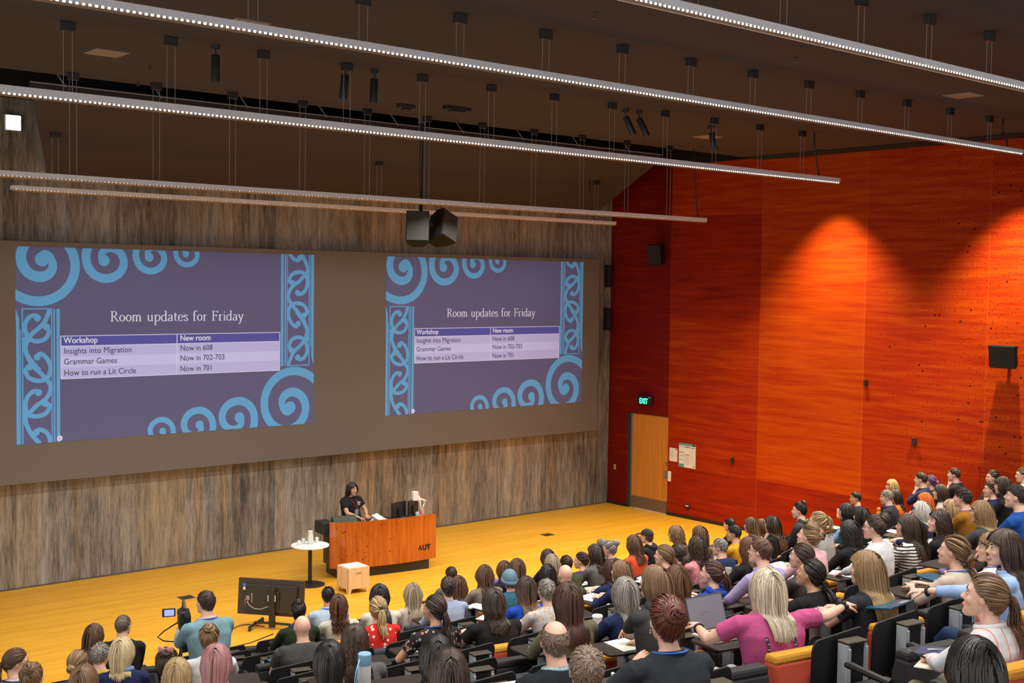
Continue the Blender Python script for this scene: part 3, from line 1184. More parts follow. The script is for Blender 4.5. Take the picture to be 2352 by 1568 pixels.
g.tube([(.03, 0, 0), (.05, 0, .14), (.10, 0, .28)], .012, 8)
g.obj('arm', WHITE, root, smooth=True)
g = G()
g.tube([(.11, 0, .27), (-.02, -.02, .32), (-.16, -.04, .42)], .026, 8)
g.obj('lamp_head', WHITE, root, smooth=True)
X, Y = on_desk(.72, .58)
root = empty('microphone', (X + .22, Y, .915), 0, 'white gooseneck microphone between monitor and paper cup', 'microphone')
g = G()
g.tube([(0, 0, 0), (-.03, 0, .12), (-.05, 0, .22)], .008, 6)
g.obj('gooseneck', WHITE, root)
g = G()
g.ell((-.055, 0, .26), (.045, .045, .045))
g.obj('head', mat('mic_grey', (.55, .55, .53), .7), root, smooth=True)


def cup(name, loc, r, h, m, label, lid=None, cat='cup', tilt=None, mark=None):
    root = empty(name, loc, 0, label, cat)
    g = G()
    g.lathe([(r * .72, 0), (r * .75, h * .1), (r, h), (r * .92, h), (r * .68, .01)], n=20, cap=False)
    g.lathe([(r * .001, .004), (r * .72, .004)], n=20, cap=False)
    g.obj('cup_body', m, root, smooth='auto')
    if lid:
        g = G()
        g.lathe([(r * 1.06, h * .96), (r * 1.06, h * 1.03), (r * .95, h * 1.05), (r * .93, h * 1.10), (r * .80, h * 1.11), (.001, h * 1.10)], n=20, cap=False)
        g.obj('lid', lid, root, smooth='auto')
    if mark:
        g = G()
        g.lathe([(r * .86, h * .35), (r * .955, h * .72)], n=20, cap=False)
        g.obj('printed_band', mark, root, smooth=True)
    if tilt:
        root.rotation_euler = tilt
    return root


X, Y = on_desk(.90, .40)
cup('paper_cup', (X - .02, Y, .915), .042, .11, WHITE, 'white paper cup on the lectern right of the monitors')
X, Y = on_desk(1.0, .34)
root = empty('bottle', (X - .04, Y, .915), 0, 'small pink bottle with yellow cap on the lectern', 'bottle')
g = G()
g.lathe([(.03, 0), (.032, .02), (.032, .12), (.022, .135)], n=14)
g.obj('bottle_body', mat('bottle_pink', (.70, .20, .22), .4), root, smooth='auto')
g = G()
g.lathe([(.022, .132), (.022, .165), (.012, .17)], n=14)
g.obj('cap', mat('cap_yellow', (.75, .50, .05), .4), root, smooth='auto')

# round white table with jug and glasses
TX, TY = -10.36, -2.82
tb = empty('round_table', (TX, TY, 0), 0, 'round white pedestal table with black stem beside the lectern', 'table')
g = G()
g.lathe([(.325, .705), (.342, .712), (.342, .728), (.335, .735)], n=48)
g.obj('tabletop', mat('table_white', (.86, .86, .84), .4), tb, smooth='auto')
g = G()
g.tube([(0, 0, .01), (0, 0, .70)], .036, 16)
g.obj('stem', BLACK, tb, smooth='auto')
g = G()
g.lathe([(.27, 0), (.27, .012), (.25, .02), (.05, .03)], n=40)
g.obj('base', BLACK, tb, smooth='auto')
g = G()
g.lathe([(.12, .69), (.12, .705)], n=20)
g.obj('fixing_plate', BLACK, tb)
GLASS = glass_mat('clear_glass', (.92, .96, .96), .03, .8)
jug = empty('water_jug', (TX + .03, TY + .04, .735), 0, 'glass water jug in the middle of the round white table', 'jug')
g = G()
g.lathe([(.045, 0), (.055, .02), (.058, .12), (.045, .19), (.042, .22), (.048, .24), (.044, .24), (.038, .22), (.052, .12), (.05, .01)], n=20, cap=False)
g.lathe([(.001, .006), (.05, .006)], n=20, cap=False)
g.obj('jug_body', mat('frosted_glass', (.66, .66, .60), .15), jug, smooth=True)
g = G()
g.tube([(-.045, 0, .21), (-.10, 0, .20), (-.105, 0, .13), (-.055, 0, .08)], .008, 8)
g.obj('handle', GLASS, jug, smooth=True)
for k, (dx, dy, lab) in enumerate(((-.20, .05, 'left drinking glass on the round white table'), (-.05, .15, 'drinking glass behind the jug on the round table'), (.20, .10, 'right drinking glass on the round white table'))):
    g = G()
    g.lathe([(.028, 0), (.034, .09), (.031, .09), (.026, .006), (.001, .006)], n=16, cap=False)
    g.obj('drinking_glass', mat('frosted_glass', (.66, .66, .60), .15), label=lab, cat='glass', group='drinking glasses', smooth=True, loc=(TX + dx, TY + dy, .735))

# plywood box stool
st = empty('box_stool', (-9.98, -3.66, 0), math.radians(-3), 'pale plywood box stool in front of the lectern', 'stool')
PLY = wood_mat('pale_plywood', (.62, .42, .22), (.76, .56, .34), 'z', .55, 14)


def stool_side(w_, axis, off):
    g = G()
    hw = w_ / 2
    pts = [(-hw, .44), (-hw, 0), (-hw + .05, 0), (-hw + .075, .085), (hw - .075, .085), (hw - .05, 0), (hw, 0), (hw, .44)]
    if axis == 'y':
        g.prism(pts, off - .009, off + .009, 'y')
    else:
        g.rings([[(off - .009, a, b) for a, b in pts], [(off + .009, a, b) for a, b in pts]])
    o = g.obj('side_panel', PLY, st)


stool_side(.43, 'y', -.19)
stool_side(.43, 'y', .19)
stool_side(.40, 'x', -.206)
stool_side(.40, 'x', .206)
g = G()
g.box((0, 0, .445), (.43, .40, .018))
g.obj('rim', PLY, st, bevel=.004)
g = G()
g.box((0, 0, .458), (.39, .36, .014))
g.obj('seat_pad', mat('stool_top', (.62, .62, .60), .6), st, bevel=.005)
g = G()
g.box((.0, -.2005, .36), (.09, .006, .035))
g.obj('hand_slot', mat('slot_brown', (.40, .26, .13), .7), st)  # hand slot drawn as a darker brown plate on the side panel

# low mobile display turned to the presenter, seen from behind
tv = empty('mobile_display', (-12.27, -4.82, 0), math.radians(-51), 'low mobile display on a wheeled stand, seen from behind', 'display')
TVM = mat('tv_back', (.030, .022, .016), .5)
tl = Matrix.Rotation(math.radians(-6), 3, 'X')
g = G()
g.box((0, .0, .48), (1.10, .05, .57), R=tl)
g.obj('casing', TVM, tv, bevel=.008)
g = G()
g.box((.02, -.05, .47), (.86, .06, .42), R=tl)
g.obj('rear_cover', mat('tv_cover', (.020, .015, .011), .55), tv, bevel=.008)
g = G()
g.box((0, .027, .48), (1.06, .006, .53), R=tl)
g.obj('screen', mat('screen_dark', (.05, .06, .09), .2, emit=.4), tv)
g = G()
g.box((.06, -.11, .34), (.10, .05, .62))
g.obj('stand_post', BLACK, tv, bevel=.006)
g = G()
g.box((.06, -.085, .44), (.22, .03, .30))
g.obj('mount_plate', BLACK, tv, bevel=.004)
for sx in (-1, 1):
    g = G()
    g.tube([(.06, -.11, .10), (.06 + sx * .30, -.10, .09)], .02, 8)
    g.tube([(.06 + sx * .30, -.30, .06), (.06 + sx * .30, .25, .06)], .022, 8)
    lg = g.obj('leg', BLACK, tv, smooth='auto')
    for yy in (-.29, .24):
        g = G()
        g.tube([(.06 + sx * .30 - .015, yy, .03), (.06 + sx * .30 + .015, yy, .03)], .03, 12)
        g.obj('caster', BLACK, lg, smooth='auto')
g = G()
g.box((-.43, -.038, .66), (.055, .008, .055))
g.obj('blue_label', mat('label_blue', (.02, .20, .75), .5), tv)
g = G()
g.box((-.43, -.038, .61), (.055, .008, .045))
g.obj('white_label', PAPER, tv)
g = G()
g.box((-.36, -.085, .47), (.06, .006, .07))
g.obj('grey_label', mat('label_grey', (.28, .24, .24), .6), tv)
g = G()
for i in range(9):
    g.box((-.29, -.085, .54 - .022 * i), (.012, .006, .010))
g.obj('port_row', PAPER, tv)
for hh in (-.03, .09):
    g = G()
    g.box((hh + .03, -.138, .50), (.010, .006, .10))
    g.obj('white_clip', PAPER, tv)
g = G()
g.tube([(-.37, -.09, .42), (-.33, -.10, .36), (-.24, -.11, .31), (-.12, -.11, .31), (.0, -.11, .36)], .010, 6)
g.tube([(-.40, -.09, .45), (-.40, -.09, .30)], .005, 5)
g.obj('hanging_cable', mat('cable_grey', (.25, .24, .23), .5), tv, smooth=True)
for k, (pts, lab) in enumerate((([(-12.35, -4.75, .012), (-12.62, -4.46, .008), (-13.3, -5.0, .008), (-14.4, -6.1, .008)], 'thin dark cable running left from the mobile display'),
                                ([(-12.45, -5.2, .012), (-12.9, -5.38, .008), (-13.4, -5.55, .008), (-14.3, -6.5, .008)], 'second thin dark cable on the stage nearer the audience'))):
    g = G()
    g.tube(crom(pts, 6), .008, 6)
    g.obj('floor_cable', mat('cable_brown', (.10, .045, .02), .5), label=lab, cat='cable', group='floor cables', smooth=True)
for k, (px, py, lab) in enumerate(((-12.52, -2.32, 'dark floor box lid left of the mobile display'), (-3.92, -2.1, 'dark floor box lid nearer the wooden door'))):
    g = G()
    g.box((0, 0, .004), (.25, .22, .008))
    o = g.obj('floor_box', mat('floor_box_metal', (.075, .065, .06), .5, .3), label=lab, cat='floor box', group='floor boxes', loc=(px, py, 0))
    g = G()
    g.box((0, -.03, .0085), (.20, .10, .002))
    g.obj('floor_box_lid', DARKBOX, o)

# ---------------------------------------------------------------- tiers
RISE, PITCHY, Y0 = .2272, .9, -7.8


def fl(j):
    return RISE * j


g = G()
for j in range(1, 17):
    y1, y0 = Y0 - PITCHY * j + .45, Y0 - PITCHY * j - .45
    g.box((-12.5, (y1 + y0) / 2, fl(j) / 2), (24.9, y1 - y0, fl(j)))
g.obj('floor_tiers', mat('charcoal_carpet', (.030, .028, .030), .95, var=.3, vscale=60), kind='structure')

RED = mat('seat_red_fabric', (.46, .060, .028), .9, var=.12, vscale=90)
MUST = mat('seat_mustard_fabric', (.62, .27, .022), .9, var=.10, vscale=90)
NAVY = mat('seat_navy_fabric', (.030, .036, .055), .9, var=.2, vscale=90)


def make_seat(cm, tm):
    root = empty('lecture_seat', (0, 0, 0))
    g = G()
    prof = [(-.105, .42), (-.125, .50), (-.185, .80), (-.295, .80), (-.36, .52), (-.37, .36), (-.10, .36)]
    g.prism(prof, -.245, .245, 'x')
    g.obj('backrest', cm, root, bevel=.022)
    g = G()
    g.prism([(-.178, .788), (-.192, .850), (-.288, .850), (-.30, .788)], -.243, .243, 'x')
    g.obj('headrest_band', tm, root, bevel=.02)
    g = G()
    g.prism([(-.16, .38), (-.16, .455), (.30, .475), (.34, .44), (.32, .38)], -.24, .24, 'x')
    g.obj('seat_cushion', cm, root, bevel=.02)
    g = G()
    g.box((0, -.14, .19), (.10, .12, .38))
    g.box((0, -.14, .01), (.26, .24, .02))
    g.obj('pedestal', BLACK, root, bevel=.006)
    g = G()
    g.tube([(-.283, -.20, .645), (-.283, .12, .665), (-.283, .16, .66)], [.022, .026, .018], 8)
    arm = g.obj('armrest', BLACK, root, smooth='auto')
    g = G()
    g.tube([(-.283, -.24, .40), (-.283, -.15, .64)], .018, 6)
    g.obj('armrest_stay', BLACK, arm)
    return root


def tab_poly(w_, d_):
    pts = []
    for cx, cy, a0 in ((w_ / 2 - .05, d_ / 2 - .05, 0), (-w_ / 2 + .05, d_ / 2 - .05, 90), (-w_ / 2 + .07, -d_ / 2 + .05, 180), (w_ / 2 - .07, -d_ / 2 + .05, 270)):
        for i in range(5):
            a = math.radians(a0 + 22.5 * i)
            pts.append((cx + .05 * math.cos(a), cy + .05 * math.sin(a)))
    return pts


TABM = mat('tablet_dark_laminate', (.024, .017, .014), .45)
CAPM = mat('housing_cap', (.055, .042, .030), .5)


def make_tablet(opened):
    root = empty('writing_tablet', (0, 0, 0))
    top = .70
    g = G()
    g.box((.04, .415, top / 2), (.13, .075, top))
    g.obj('housing', BLACK, root, bevel=.004, seg=1)
    for e in (-1, 1):
        g = G()
        x = .04 + e * .078
        g.prism([(.37, .03), (.37, top - .01), (.46, top - .01), (.46, .03)], x - .012, x + .012, 'x')
        for yy in (.362, .415):
            g.box((x, yy, top / 2), (.018, .012, top - .06))
        g.obj('side_rail', ALU, root, bevel=.003, seg=1)
    g = G()
    g.box((.04, .415, top + .002), (.185, .10, .014))
    g.obj('cap', CAPM, root, bevel=.004, seg=1)
    pl_ = tab_poly(.50, .31)
    g = G()
    if opened:
        g.rings([[(x, y + .44, .715) for x, y in pl_], [(x, y + .44, .735) for x, y in pl_]])
    else:
        # folded down behind the seat in front
        g.rings([[(x * .92 - .01, .520 - y * .12, .505 + y * 1.5 + x * .10) for x, y in pl_], [(x * .92 - .01, .503 - y * .12, .505 + y * 1.5 + x * .10) for x, y in pl_]])
    g.obj('tablet', TABM if opened else BLACK, root, bevel=.004, seg=1)
    return root


def remove_tree(o):
    for ch in list(o.children):
        remove_tree(ch)
    bpy.data.objects.remove(o)

# ---------------------------------------------------------------- people
SKIN = {'f': mat('skin_fair', (.74, .44, .33), .5, var=.06, vscale=14), 'm': mat('skin_mid', (.58, .32, .20), .5, var=.06, vscale=14), 'd': mat('skin_deep', (.20, .095, .055), .5, var=.06, vscale=14)}
EYEW = mat('eye_white', (.75, .72, .68), .3)
IRIS = mat('iris_dark', (.03, .018, .012), .2)
LIP = mat('lips', (.48, .16, .13), .5)
BROW = mat('eyebrow', (.05, .03, .02), .8)
TEETH = mat('teeth', (.80, .78, .72), .3)

HC = {'bk': ((.006, .005, .005), (.022, .018, .016)), 'db': ((.018, .010, .007), (.085, .046, .028)), 'db2': ((.012, .008, .007), (.085, .05, .04)), 'br': ((.050, .023, .012), (.200, .098, .050)), 'br2': ((.05, .018, .007), (.19, .075, .025)),
      'rb': ((.030, .010, .007), (.110, .036, .022)), 'rb2': ((.035, .012, .008), (.13, .048, .028)), 'rd': ((.040, .007, .005), (.190, .042, .022)), 'au': ((.045, .015, .007), (.20, .075, .030)), 'lb': ((.11, .055, .026), (.32, .185, .095)),
      'hl': ((.075, .036, .017), (.42, .26, .12)), 'hl2': ((.055, .027, .014), (.36, .20, .085)), 'hl3': ((.075, .036, .018), (.30, .165, .075)), 'mx': ((.045, .024, .015), (.40, .23, .12)), 'dm': ((.012, .008, .006), (.20, .085, .035)),
      'bl': ((.30, .18, .075), (.62, .45, .22)), 'bl2': ((.24, .145, .065), (.60, .42, .20)), 'pb': ((.48, .35, .17), (.78, .66, .42)), 'pb2': ((.36, .27, .18), (.78, .70, .55)), 'ab': ((.22, .16, .10), (.52, .42, .29)), 'gb2': ((.28, .23, .15), (.50, .42, .30)),
      'gy': ((.10, .090, .080), (.42, .39, .36)), 'gb': ((.11, .08, .058), (.30, .24, .19)), 'bg': ((.10, .058, .036), (.36, .27, .21)), 'wh': ((.48, .46, .42), (.74, .71, .65)), 'pk': ((.24, .085, .09), (.66, .34, .34)), 'or': ((.62, .085, .006), (.85, .20, .010)), 'pu': ((.07, .025, .11), (.22, .10, .26))}
HAIRM = {k: hair_mat(k, a, b, .36 if k in ('bk', 'db2', 'rd', 'pb', 'pb2', 'pk') else .44) for k, (a, b) in HC.items()}

CL = {'black': ((.012, .012, .013),), 'charcoal': ((.050, .050, .052),), 'slate': ((.022, .026, .034),), 'grey': ((.11, .11, .115),), 'greylight': ((.36, .34, .32),), 'dark': ((.020, .020, .028),), 'navy': ((.012, .020, .075),), 'blue': ((.012, .05, .33),),
      'blue2': ((.010, .07, .30),), 'royal': ((.012, .06, .42),), 'denim': ((.022, .045, .115),), 'paleblue2': ((.22, .36, .60),), 'palebue': ((.42, .52, .64),), 'blueshirt': ((.30, .44, .76),), 'teal': ((.030, .12, .18),), 'tealjumper': ((.17, .31, .36),),
      'green': ((.018, .032, .014),), 'olive': ((.050, .062, .026),), 'khaki': ((.115, .115, .062),), 'cream': ((.60, .56, .46),), 'white': ((.62, .63, .66),), 'beige': ((.55, .46, .39),), 'taupe': ((.22, .17, .145),), 'yellow': ((.55, .38, .05),), 'mustard': ((.50, .25, .015),),
      'mustardbrown': ((.28, .115, .012),), 'coral': ((.66, .085, .032),), 'orange': ((.45, .11, .02),), 'purple': ((.10, .03, .12),), 'magenta': ((.46, .075, .215),), 'pink': ((.68, .40, .44),), 'lavender': ((.36, .30, .52),),
      'pinkpat': ((.62, .24, .26), 'floral', (.75, .45, .48), (.50, .12, .14), 45), 'redfloral': ((.60, .02, .015), 'floral', (.78, .70, .66), (.60, .02, .015), 26), 'blackfloral': ((.020, .016, .018), 'floral', (.42, .17, .12), (.34, .34, .42), 30), 'floral': ((.52, .50, .50), 'floral', (.62, .30, .10), (.35, .40, .50), 38),
      'bluestripe': ((.42, .48, .62), 'stripe', (.22, .30, .52), None, 55), 'navystripe': ((.03, .04, .08), 'stripe', (.5, .5, .52), None, 40), 'bwstripe': ((.66, .64, .60), 'stripe', (.015, .015, .018), None, 32), 'rwstripe': ((.70, .68, .70), 'stripe', (.60, .66, .74), (.70, .28, .24), 28),
      'checkdark': ((.012, .016, .022),), 'speckled': ((.035, .03, .055), 'speckle', (.42, .36, .44), (.20, .20, .30), 75)}
_cl = {}


def cloth(k):
    if k not in _cl:
        c = CL[k]
        ax = 2
        _cl[k] = cloth_mat(k, c[0], c[1] if len(c) > 1 else None, c[2] if len(c) > 2 else (1, 1, 1), c[3] if len(c) > 3 else None, c[4] if len(c) > 4 else 40, 0 if k == 'rwstripe' else 2)
    return _cl[k]


JEANS = cloth_mat('jeans', (.022, .045, .11))
DARKT = cloth_mat('dark_trousers', (.018, .018, .022))
OLIVET = cloth_mat('olive_trousers', (.13, .125, .075))
SHOE = mat('shoe', (.03, .03, .03), .5)
LANY = {'b': mat('lanyard_blue', (.010, .13, .62), .5), 'r': mat('lanyard_red', (.75, .02, .02), .5), 'n': mat('lanyard_violet', (.10, .08, .40), .5)}

QUEUE = []


def queue_remesh(g, voxel, it):
    me = g.mesh('tmp', [])
    o = bpy.data.objects.new('tmp', me)
    COL.objects.link(o)
    m = o.modifiers.new('r', 'REMESH')
    m.mode = 'VOXEL'
    m.voxel_size = voxel
    m.use_smooth_shade = True
    if it:
        m2 = o.modifiers.new('s', 'SMOOTH')
        m2.factor = .5
        m2.iterations = it
    QUEUE.append(o)
    return o


def frame_from(d, hint):
    d = Vector(d).normalized()
    n = Vector(hint) - d * Vector(hint).dot(d)
    if n.length < 1e-5:
        n = d.orthogonal()
    return d, n.normalized()


def ik(Sh, Wr, pole, l1, l2):
    Sh, Wr = Vector(Sh), Vector(Wr)
    d = Wr - Sh
    L = d.length
    mx = (l1 + l2) * .995
    if L > mx:
        Wr = Sh + d * (mx / L)
        L = mx
        d = Wr - Sh
    u = d.normalized()
    a = (l1 * l1 - l2 * l2 + L * L) / (2 * L)
    h = math.sqrt(max(l1 * l1 - a * a, 1e-6))
    pv = Vector(pole) - u * Vector(pole).dot(u)
    return Sh + u * a + pv.normalized() * h, Wr


def hand(g, wr, f, n, side, curl=30, thumb=35, spread=5, sc=1.0, mi=0):
    """palm, four unequal bent fingers and a thumb leaving the side of the palm; n = palm normal, side = +1 when the thumb lies along +s"""
    f, n = frame_from(f, n)
    s = f.cross(n) * side
    wr = Vector(wr)

    def P(a, b, c):
        return wr + f * (a * sc) + s * (b * sc) + n * (c * sc)
    R = []
    for a, hw, ht, off in ((-.012, .024, .018, 0), (.02, .030, .016, 0), (.055, .039, .0145, 0), (.085, .041, .012, .002), (.098, .038, .009, .004)):
        R.append([P(a, hw * math.copysign(abs(math.cos(t)) ** .7, math.cos(t)), off + ht * math.sin(t)) for t in [2 * PI * i / 10 for i in range(10)]])
    g.rings(R, mi)
    for i, (b, L, r) in enumerate(((.029, .072, .0090), (.010, .080, .0093), (-.010, .074, .0088), (-.028, .058, .0078))):
        a = math.radians(curl * (1 + .08 * i))
        sp = math.radians(spread * (1.5 - i))
        pts = [P(.085, b, .003)]
        cur = Vector((.092, b, .003))
        pts = [P(*cur)]
        ang = a * .55
        for k, seg in enumerate((.42, .32, .26)):
            cur = cur + Vector((math.cos(ang) * L * seg, math.sin(sp) * L * seg * math.cos(ang), math.sin(ang) * L * seg))
            pts.append(P(*cur))
            ang += a
        g.tube(pts, [r * sc, r * .96 * sc, r * .88 * sc, r * .62 * sc], 7, mi)
    t = math.radians(thumb)
    c = Vector((.022, .026, .004))
    pts = [P(*c)]
    for seg, k in ((.036, 0), (.030, .25), (.024, .5)):
        c = c + Vector((math.cos(t * (1 - k * .5)) * seg, math.sin(t * (1 - k)) * seg, .008 + .010 * k + seg * math.sin(math.radians(curl)) * .4))
        pts.append(P(*c))
    g.tube(pts, [.0125 * sc, .0115 * sc, .0102 * sc, .0070 * sc], 7, mi)


SK_C, SK_R = np.array((0, -.010, .026)), np.array((.0765, .0985, .0965))


def skl(d, off):
    """scalp surface along unit directions d, reaching down the nape behind the ears"""
    d = np.asarray(d, float)
    off = np.asarray(off, float)
    if off.ndim:
        off = off[..., None]
    low = np.clip(-d[..., 2:3], 0, 1) * np.clip(-d[..., 1:2] * 1.3 + .2, 0, 1)
    r = SK_R + off + low * np.array((-.012, .0, .040))
    return SK_C + d * r



def head_shapes(g, Mh, male):
    def T(p):
        return Mh @ Vector(p)
    R3 = Mh.to_3x3()

    def E(c, r, n=14, m=10):
        g.ell(T(c), r, n, m, 0, R3)
    E(SK_C, SK_R, 22, 16)
    E((0, -.040, -.030), (.060, .052, .070))
    j = 1.06 if male else 1.0
    rings = []
    for z, w_, yc, d in ((-.118, .016 * j, .066, .014), (-.112, .028 * j, .058, .026), (-.095, .043 * j, .044, .044), (-.065, .056 * j, .028, .062), (-.03, .064, .020, .071), (.01, .069, .014, .078), (.05, .069, .006, .083)):
        rings.append([T((w_ * math.cos(t), yc + d * math.sin(t), z)) for t in [2 * PI * i / 20 for i in range(20)]])
    g.rings(rings)
    g.tube([T((0, .088, .022)), T((0, .097, .0)), T((0, .108, -.020)), T((0, .108, -.030))], [.008, .009, .0125, .010], 8)
    for sx in (-1, 1):
        E((sx * .010, .098, -.028), (.0085, .010, .007), 8, 6)
        E((sx * .036, .064, -.022), (.026, .022, .026))
        E((sx * .030, .080, .034), (.022, .012, .008))
        e = Mh @ Matrix.Translation((sx * .077, -.006, .0)) @ Matrix.Rotation(sx * -.35, 4, 'Z')
        g.ell(e.translation, (.0085, .019, .031), 10, 8, 0, e.to_3x3())
    E((0, .088, -.058), (.022, .010, .007))
    E((0, .085, -.069), (.019, .010, .007))
    E((0, .078, -.100), (.020, .017, .015))


def face_bits(g, Mh, smile=False):
    """eyes, brows and lips: material slots 1 white, 2 iris, 3 lips, 4 brow, 5 teeth"""
    R3 = Mh.to_3x3()

    def E(c, r, mi, n=10, m=8):
        g.ell(Mh @ Vector(c), r, n, m, mi, R3)
    for sx in (-1, 1):
        E((sx * .030, .0805, .012), (.0132, .0098, .0064), 1)
        E((sx * .030, .0880, .012), (.0066, .0040, .0066), 2)
        g.tube([Mh @ Vector((sx * .014, .0925, .034)), Mh @ Vector((sx * .030, .0915, .040)), Mh @ Vector((sx * .047, .080, .035))], [.0035, .004, .002], 6, 4)
        g.tube([Mh @ Vector((sx * .018, .0865, .0175)), Mh @ Vector((sx * .030, .089, .0195)), Mh @ Vector((sx * .043, .082, .016))], [.0010, .0016, .0010], 5, 4)
    w_ = 1.3 if smile else 1.0
    g.tube([Mh @ Vector((-.023 * w_, .088, -.061 + (.006 if smile else 0))), Mh @ Vector((-.008, .0960, -.0575)), Mh @ Vector((.008, .0960, -.0575)), Mh @ Vector((.023 * w_, .088, -.061 + (.006 if smile else 0)))], [.002, .0048, .0048, .002], 7, 3)
    g.tube([Mh @ Vector((-.020 * w_, .088, -.065)), Mh @ Vector((0, .0945, -.0695 - (.004 if smile else 0))), Mh @ Vector((.020 * w_, .088, -.065))], [.002, .0055, .002], 7, 3)
    if smile:
        g.tube([Mh @ Vector((-.022, .092, -.0615)), Mh @ Vector((0, .1005, -.064)), Mh @ Vector((.022, .092, -.0615))], [.002, .0045, .002], 6, 5)


class Body:
    """joint positions of one person, in the person's own frame (origin on the floor under the hips, facing +Y)"""

    def __init__(s, hc, hyaw=0, hpitch=0, tyaw=0, hip=(0, 0, .55), lean=0.0, wide=1.0, male=False, roll=0, arms=None, legs='sit'):
        s.male, s.wide = male, wide
        s.hc = Vector(hc)
        s.hip = Vector(hip)
        s.Mh = Matrix.Translation(s.hc) @ Matrix.Rotation(-hyaw, 4, 'Z') @ Matrix.Rotation(-hpitch, 4, 'X') @ Matrix.Rotation(roll, 4, 'Y')
        Rt = Matrix.Rotation(-tyaw, 3, 'Z')
        s.X = Rt @ Vector((1, 0, 0))
        s.F = Rt @ Vector((0, 1, 0))
        nb = s.hc + Rt @ Vector((0, -.056, -.132))
        s.c7 = nb
        mid = s.hip.lerp(nb, .5) + s.F * -.025
        s.sp = [tuple(q) for q in (s.hip + Vector((0, 0, -.09)), s.hip, s.hip.lerp(mid, .55) + s.F * -.005, mid, mid.lerp(nb, .5) + s.F * -.008, nb)]
        s.legs = legs
        w_ = wide * (1.06 if male else .96)
        s.w = w_
        s.shw = .185 * w_
        base = s.spine(.885)
        s.sh = {sd: base + s.X * (sd * s.shw) + Vector((0, 0, .002)) for sd in (-1, 1)}
        s.arm = {}
        for sd in (-1, 1):
            wr, pole, pn, curl = arms[sd]
            tgt = Vector(wr)
            el, wrp = ik(s.sh[sd], tgt, pole, .285 * (1.08 if curl == 33 else 1), .255 * (1.08 if curl == 33 else 1))
            s.arm[sd] = (el, wrp, pn, curl)

    def spine(s, t):
        q = crom(s.sp, 10)
        t = t * (len(q) - 1)
        i = min(int(t), len(q) - 2)
        return Vector(q[i]).lerp(Vector(q[i + 1]), t - i)

    def torso(s, g, off=0.0, top=True, hem=0.0):
        st = [(0, .165, .115), (.14, .172, .125), (.30, .160, .118), (.48, .155, .110), (.64, .168, .114), (.78, .180, .112), (.88, .176, .096), (.935, .142, .080), (.975, .096, .066), (1.0, .068, .056)]
        R = []
        for t, a, b in st:
            if t < hem:
                continue
            c = s.spine(t)
            t2 = s.spine(min(t + .03, 1)) - s.spine(max(t - .03, 0))
            t2.normalize()
            fwd = s.F - t2 * s.F.dot(t2)
            fwd.normalize()
            k = s.w * (1.0 if t > .8 else (1 + (s.wide - 1) * .8))
            ring = []
            for i in range(20):
                a_ = 2 * PI * i / 20
                ca, sa = math.cos(a_), math.sin(a_)
                ring.append(c + s.X * ((a * k + off) * math.copysign(abs(ca) ** .85, ca)) + fwd * ((b * k + off) * math.copysign(abs(sa) ** .9, sa) + .012))
            R.append(ring)
        g.rings(R)
        for sd in (-1, 1):
            g.ell(s.sh[sd] + Vector((0, 0, -.012)) - s.X * (sd * .026), (.058 * s.w + off, .050 * s.w + off, .050 * s.w + off), 12, 8)

    def sleeve(s, g, sd, off, end, k=10):
        """arm from the shoulder to end: 1 = elbow, 2 = wrist"""
        a, el, wr = s.sh[sd], s.arm[sd][0], s.arm[sd][1]
        q = s.wide ** .7
        pts, rr = [], []
        for t, r in ((0, .047), (.2, .049), (.5, .047), (.8, .043), (1.0, .040), (1.15, .041), (1.4, .037), (1.7, .030), (1.93, .0255), (2.0, .025)):
            if t > end + 1e-6:
                break
            pts.append(a.lerp(el, t) if t <= 1 else el.lerp(wr, t - 1))
            rr.append((r * q + off) * (1.0 if not s.male else 1.08))
        if end < 1:
            pts.append(a.lerp(el, end))
            rr.append(rr[-1] + .004)
        g.tube(pts, rr, k)

    def skin(s):
        g = G()
        s.torso(g, -.012)
        for sd in (-1, 1):
            s.sleeve(g, sd, -.002, 2.0)
        nk = s.Mh @ Vector((0, -.030, -.075))
        top = s.Mh @ Vector((0, -.022, -.02))
        r = .058 if s.male else .050
        g.tube([s.c7 + Vector((0, .012, -.04)), s.c7 + Vector((0, .012, .01)), nk, top], [r * 1.25, r * 1.06, r, r * .98], 14)
        head_shapes(g, s.Mh, s.male)
        return g

    def shirt(s, sleeve):
        g = G()
        s.torso(g, .012)
        for sd in (-1, 1):
            s.sleeve(g, sd, .010 if sleeve == 'L' else .016, 1.90 if sleeve == 'L' else .62)
        return g

    def trousers(s):
        g = G()
        h = s.hip
        if s.legs == 'sit':
            g.ell(h + Vector((0, -.01, -.02)), (.185 * s.w, .135 * s.w, .105), 16, 10)
            for sd in (-1, 1):
                kn = Vector((sd * .125, h.y + .455, .525))
                an = Vector((sd * .13, h.y + .46, .10))
                g.tube([h + Vector((sd * .092 * s.w, .02, -.018)), h.lerp(kn, .5) + Vector((sd * .06, 0, -.005)), kn + Vector((0, -.02, .0)), kn + Vector((0, .02, -.05)), kn.lerp(an, .45), an + Vector((0, 0, -.02))],
                       [.088 * s.w, .080 * s.w, .066, .064, .056, .048], 12)
        else:
            g.ell(h + Vector((0, 0, -.02)), (.178 * s.w, .125 * s.w, .12), 16, 10)
            for sd in (-1, 1):
                g.tube([h + Vector((sd * .088 * s.w, 0, -.03)), Vector((h.x + sd * .095, h.y + .02, h.z * .55)), Vector((h.x + sd * .10, h.y, .09))], [.092 * s.w, .068, .050], 12)
        return g

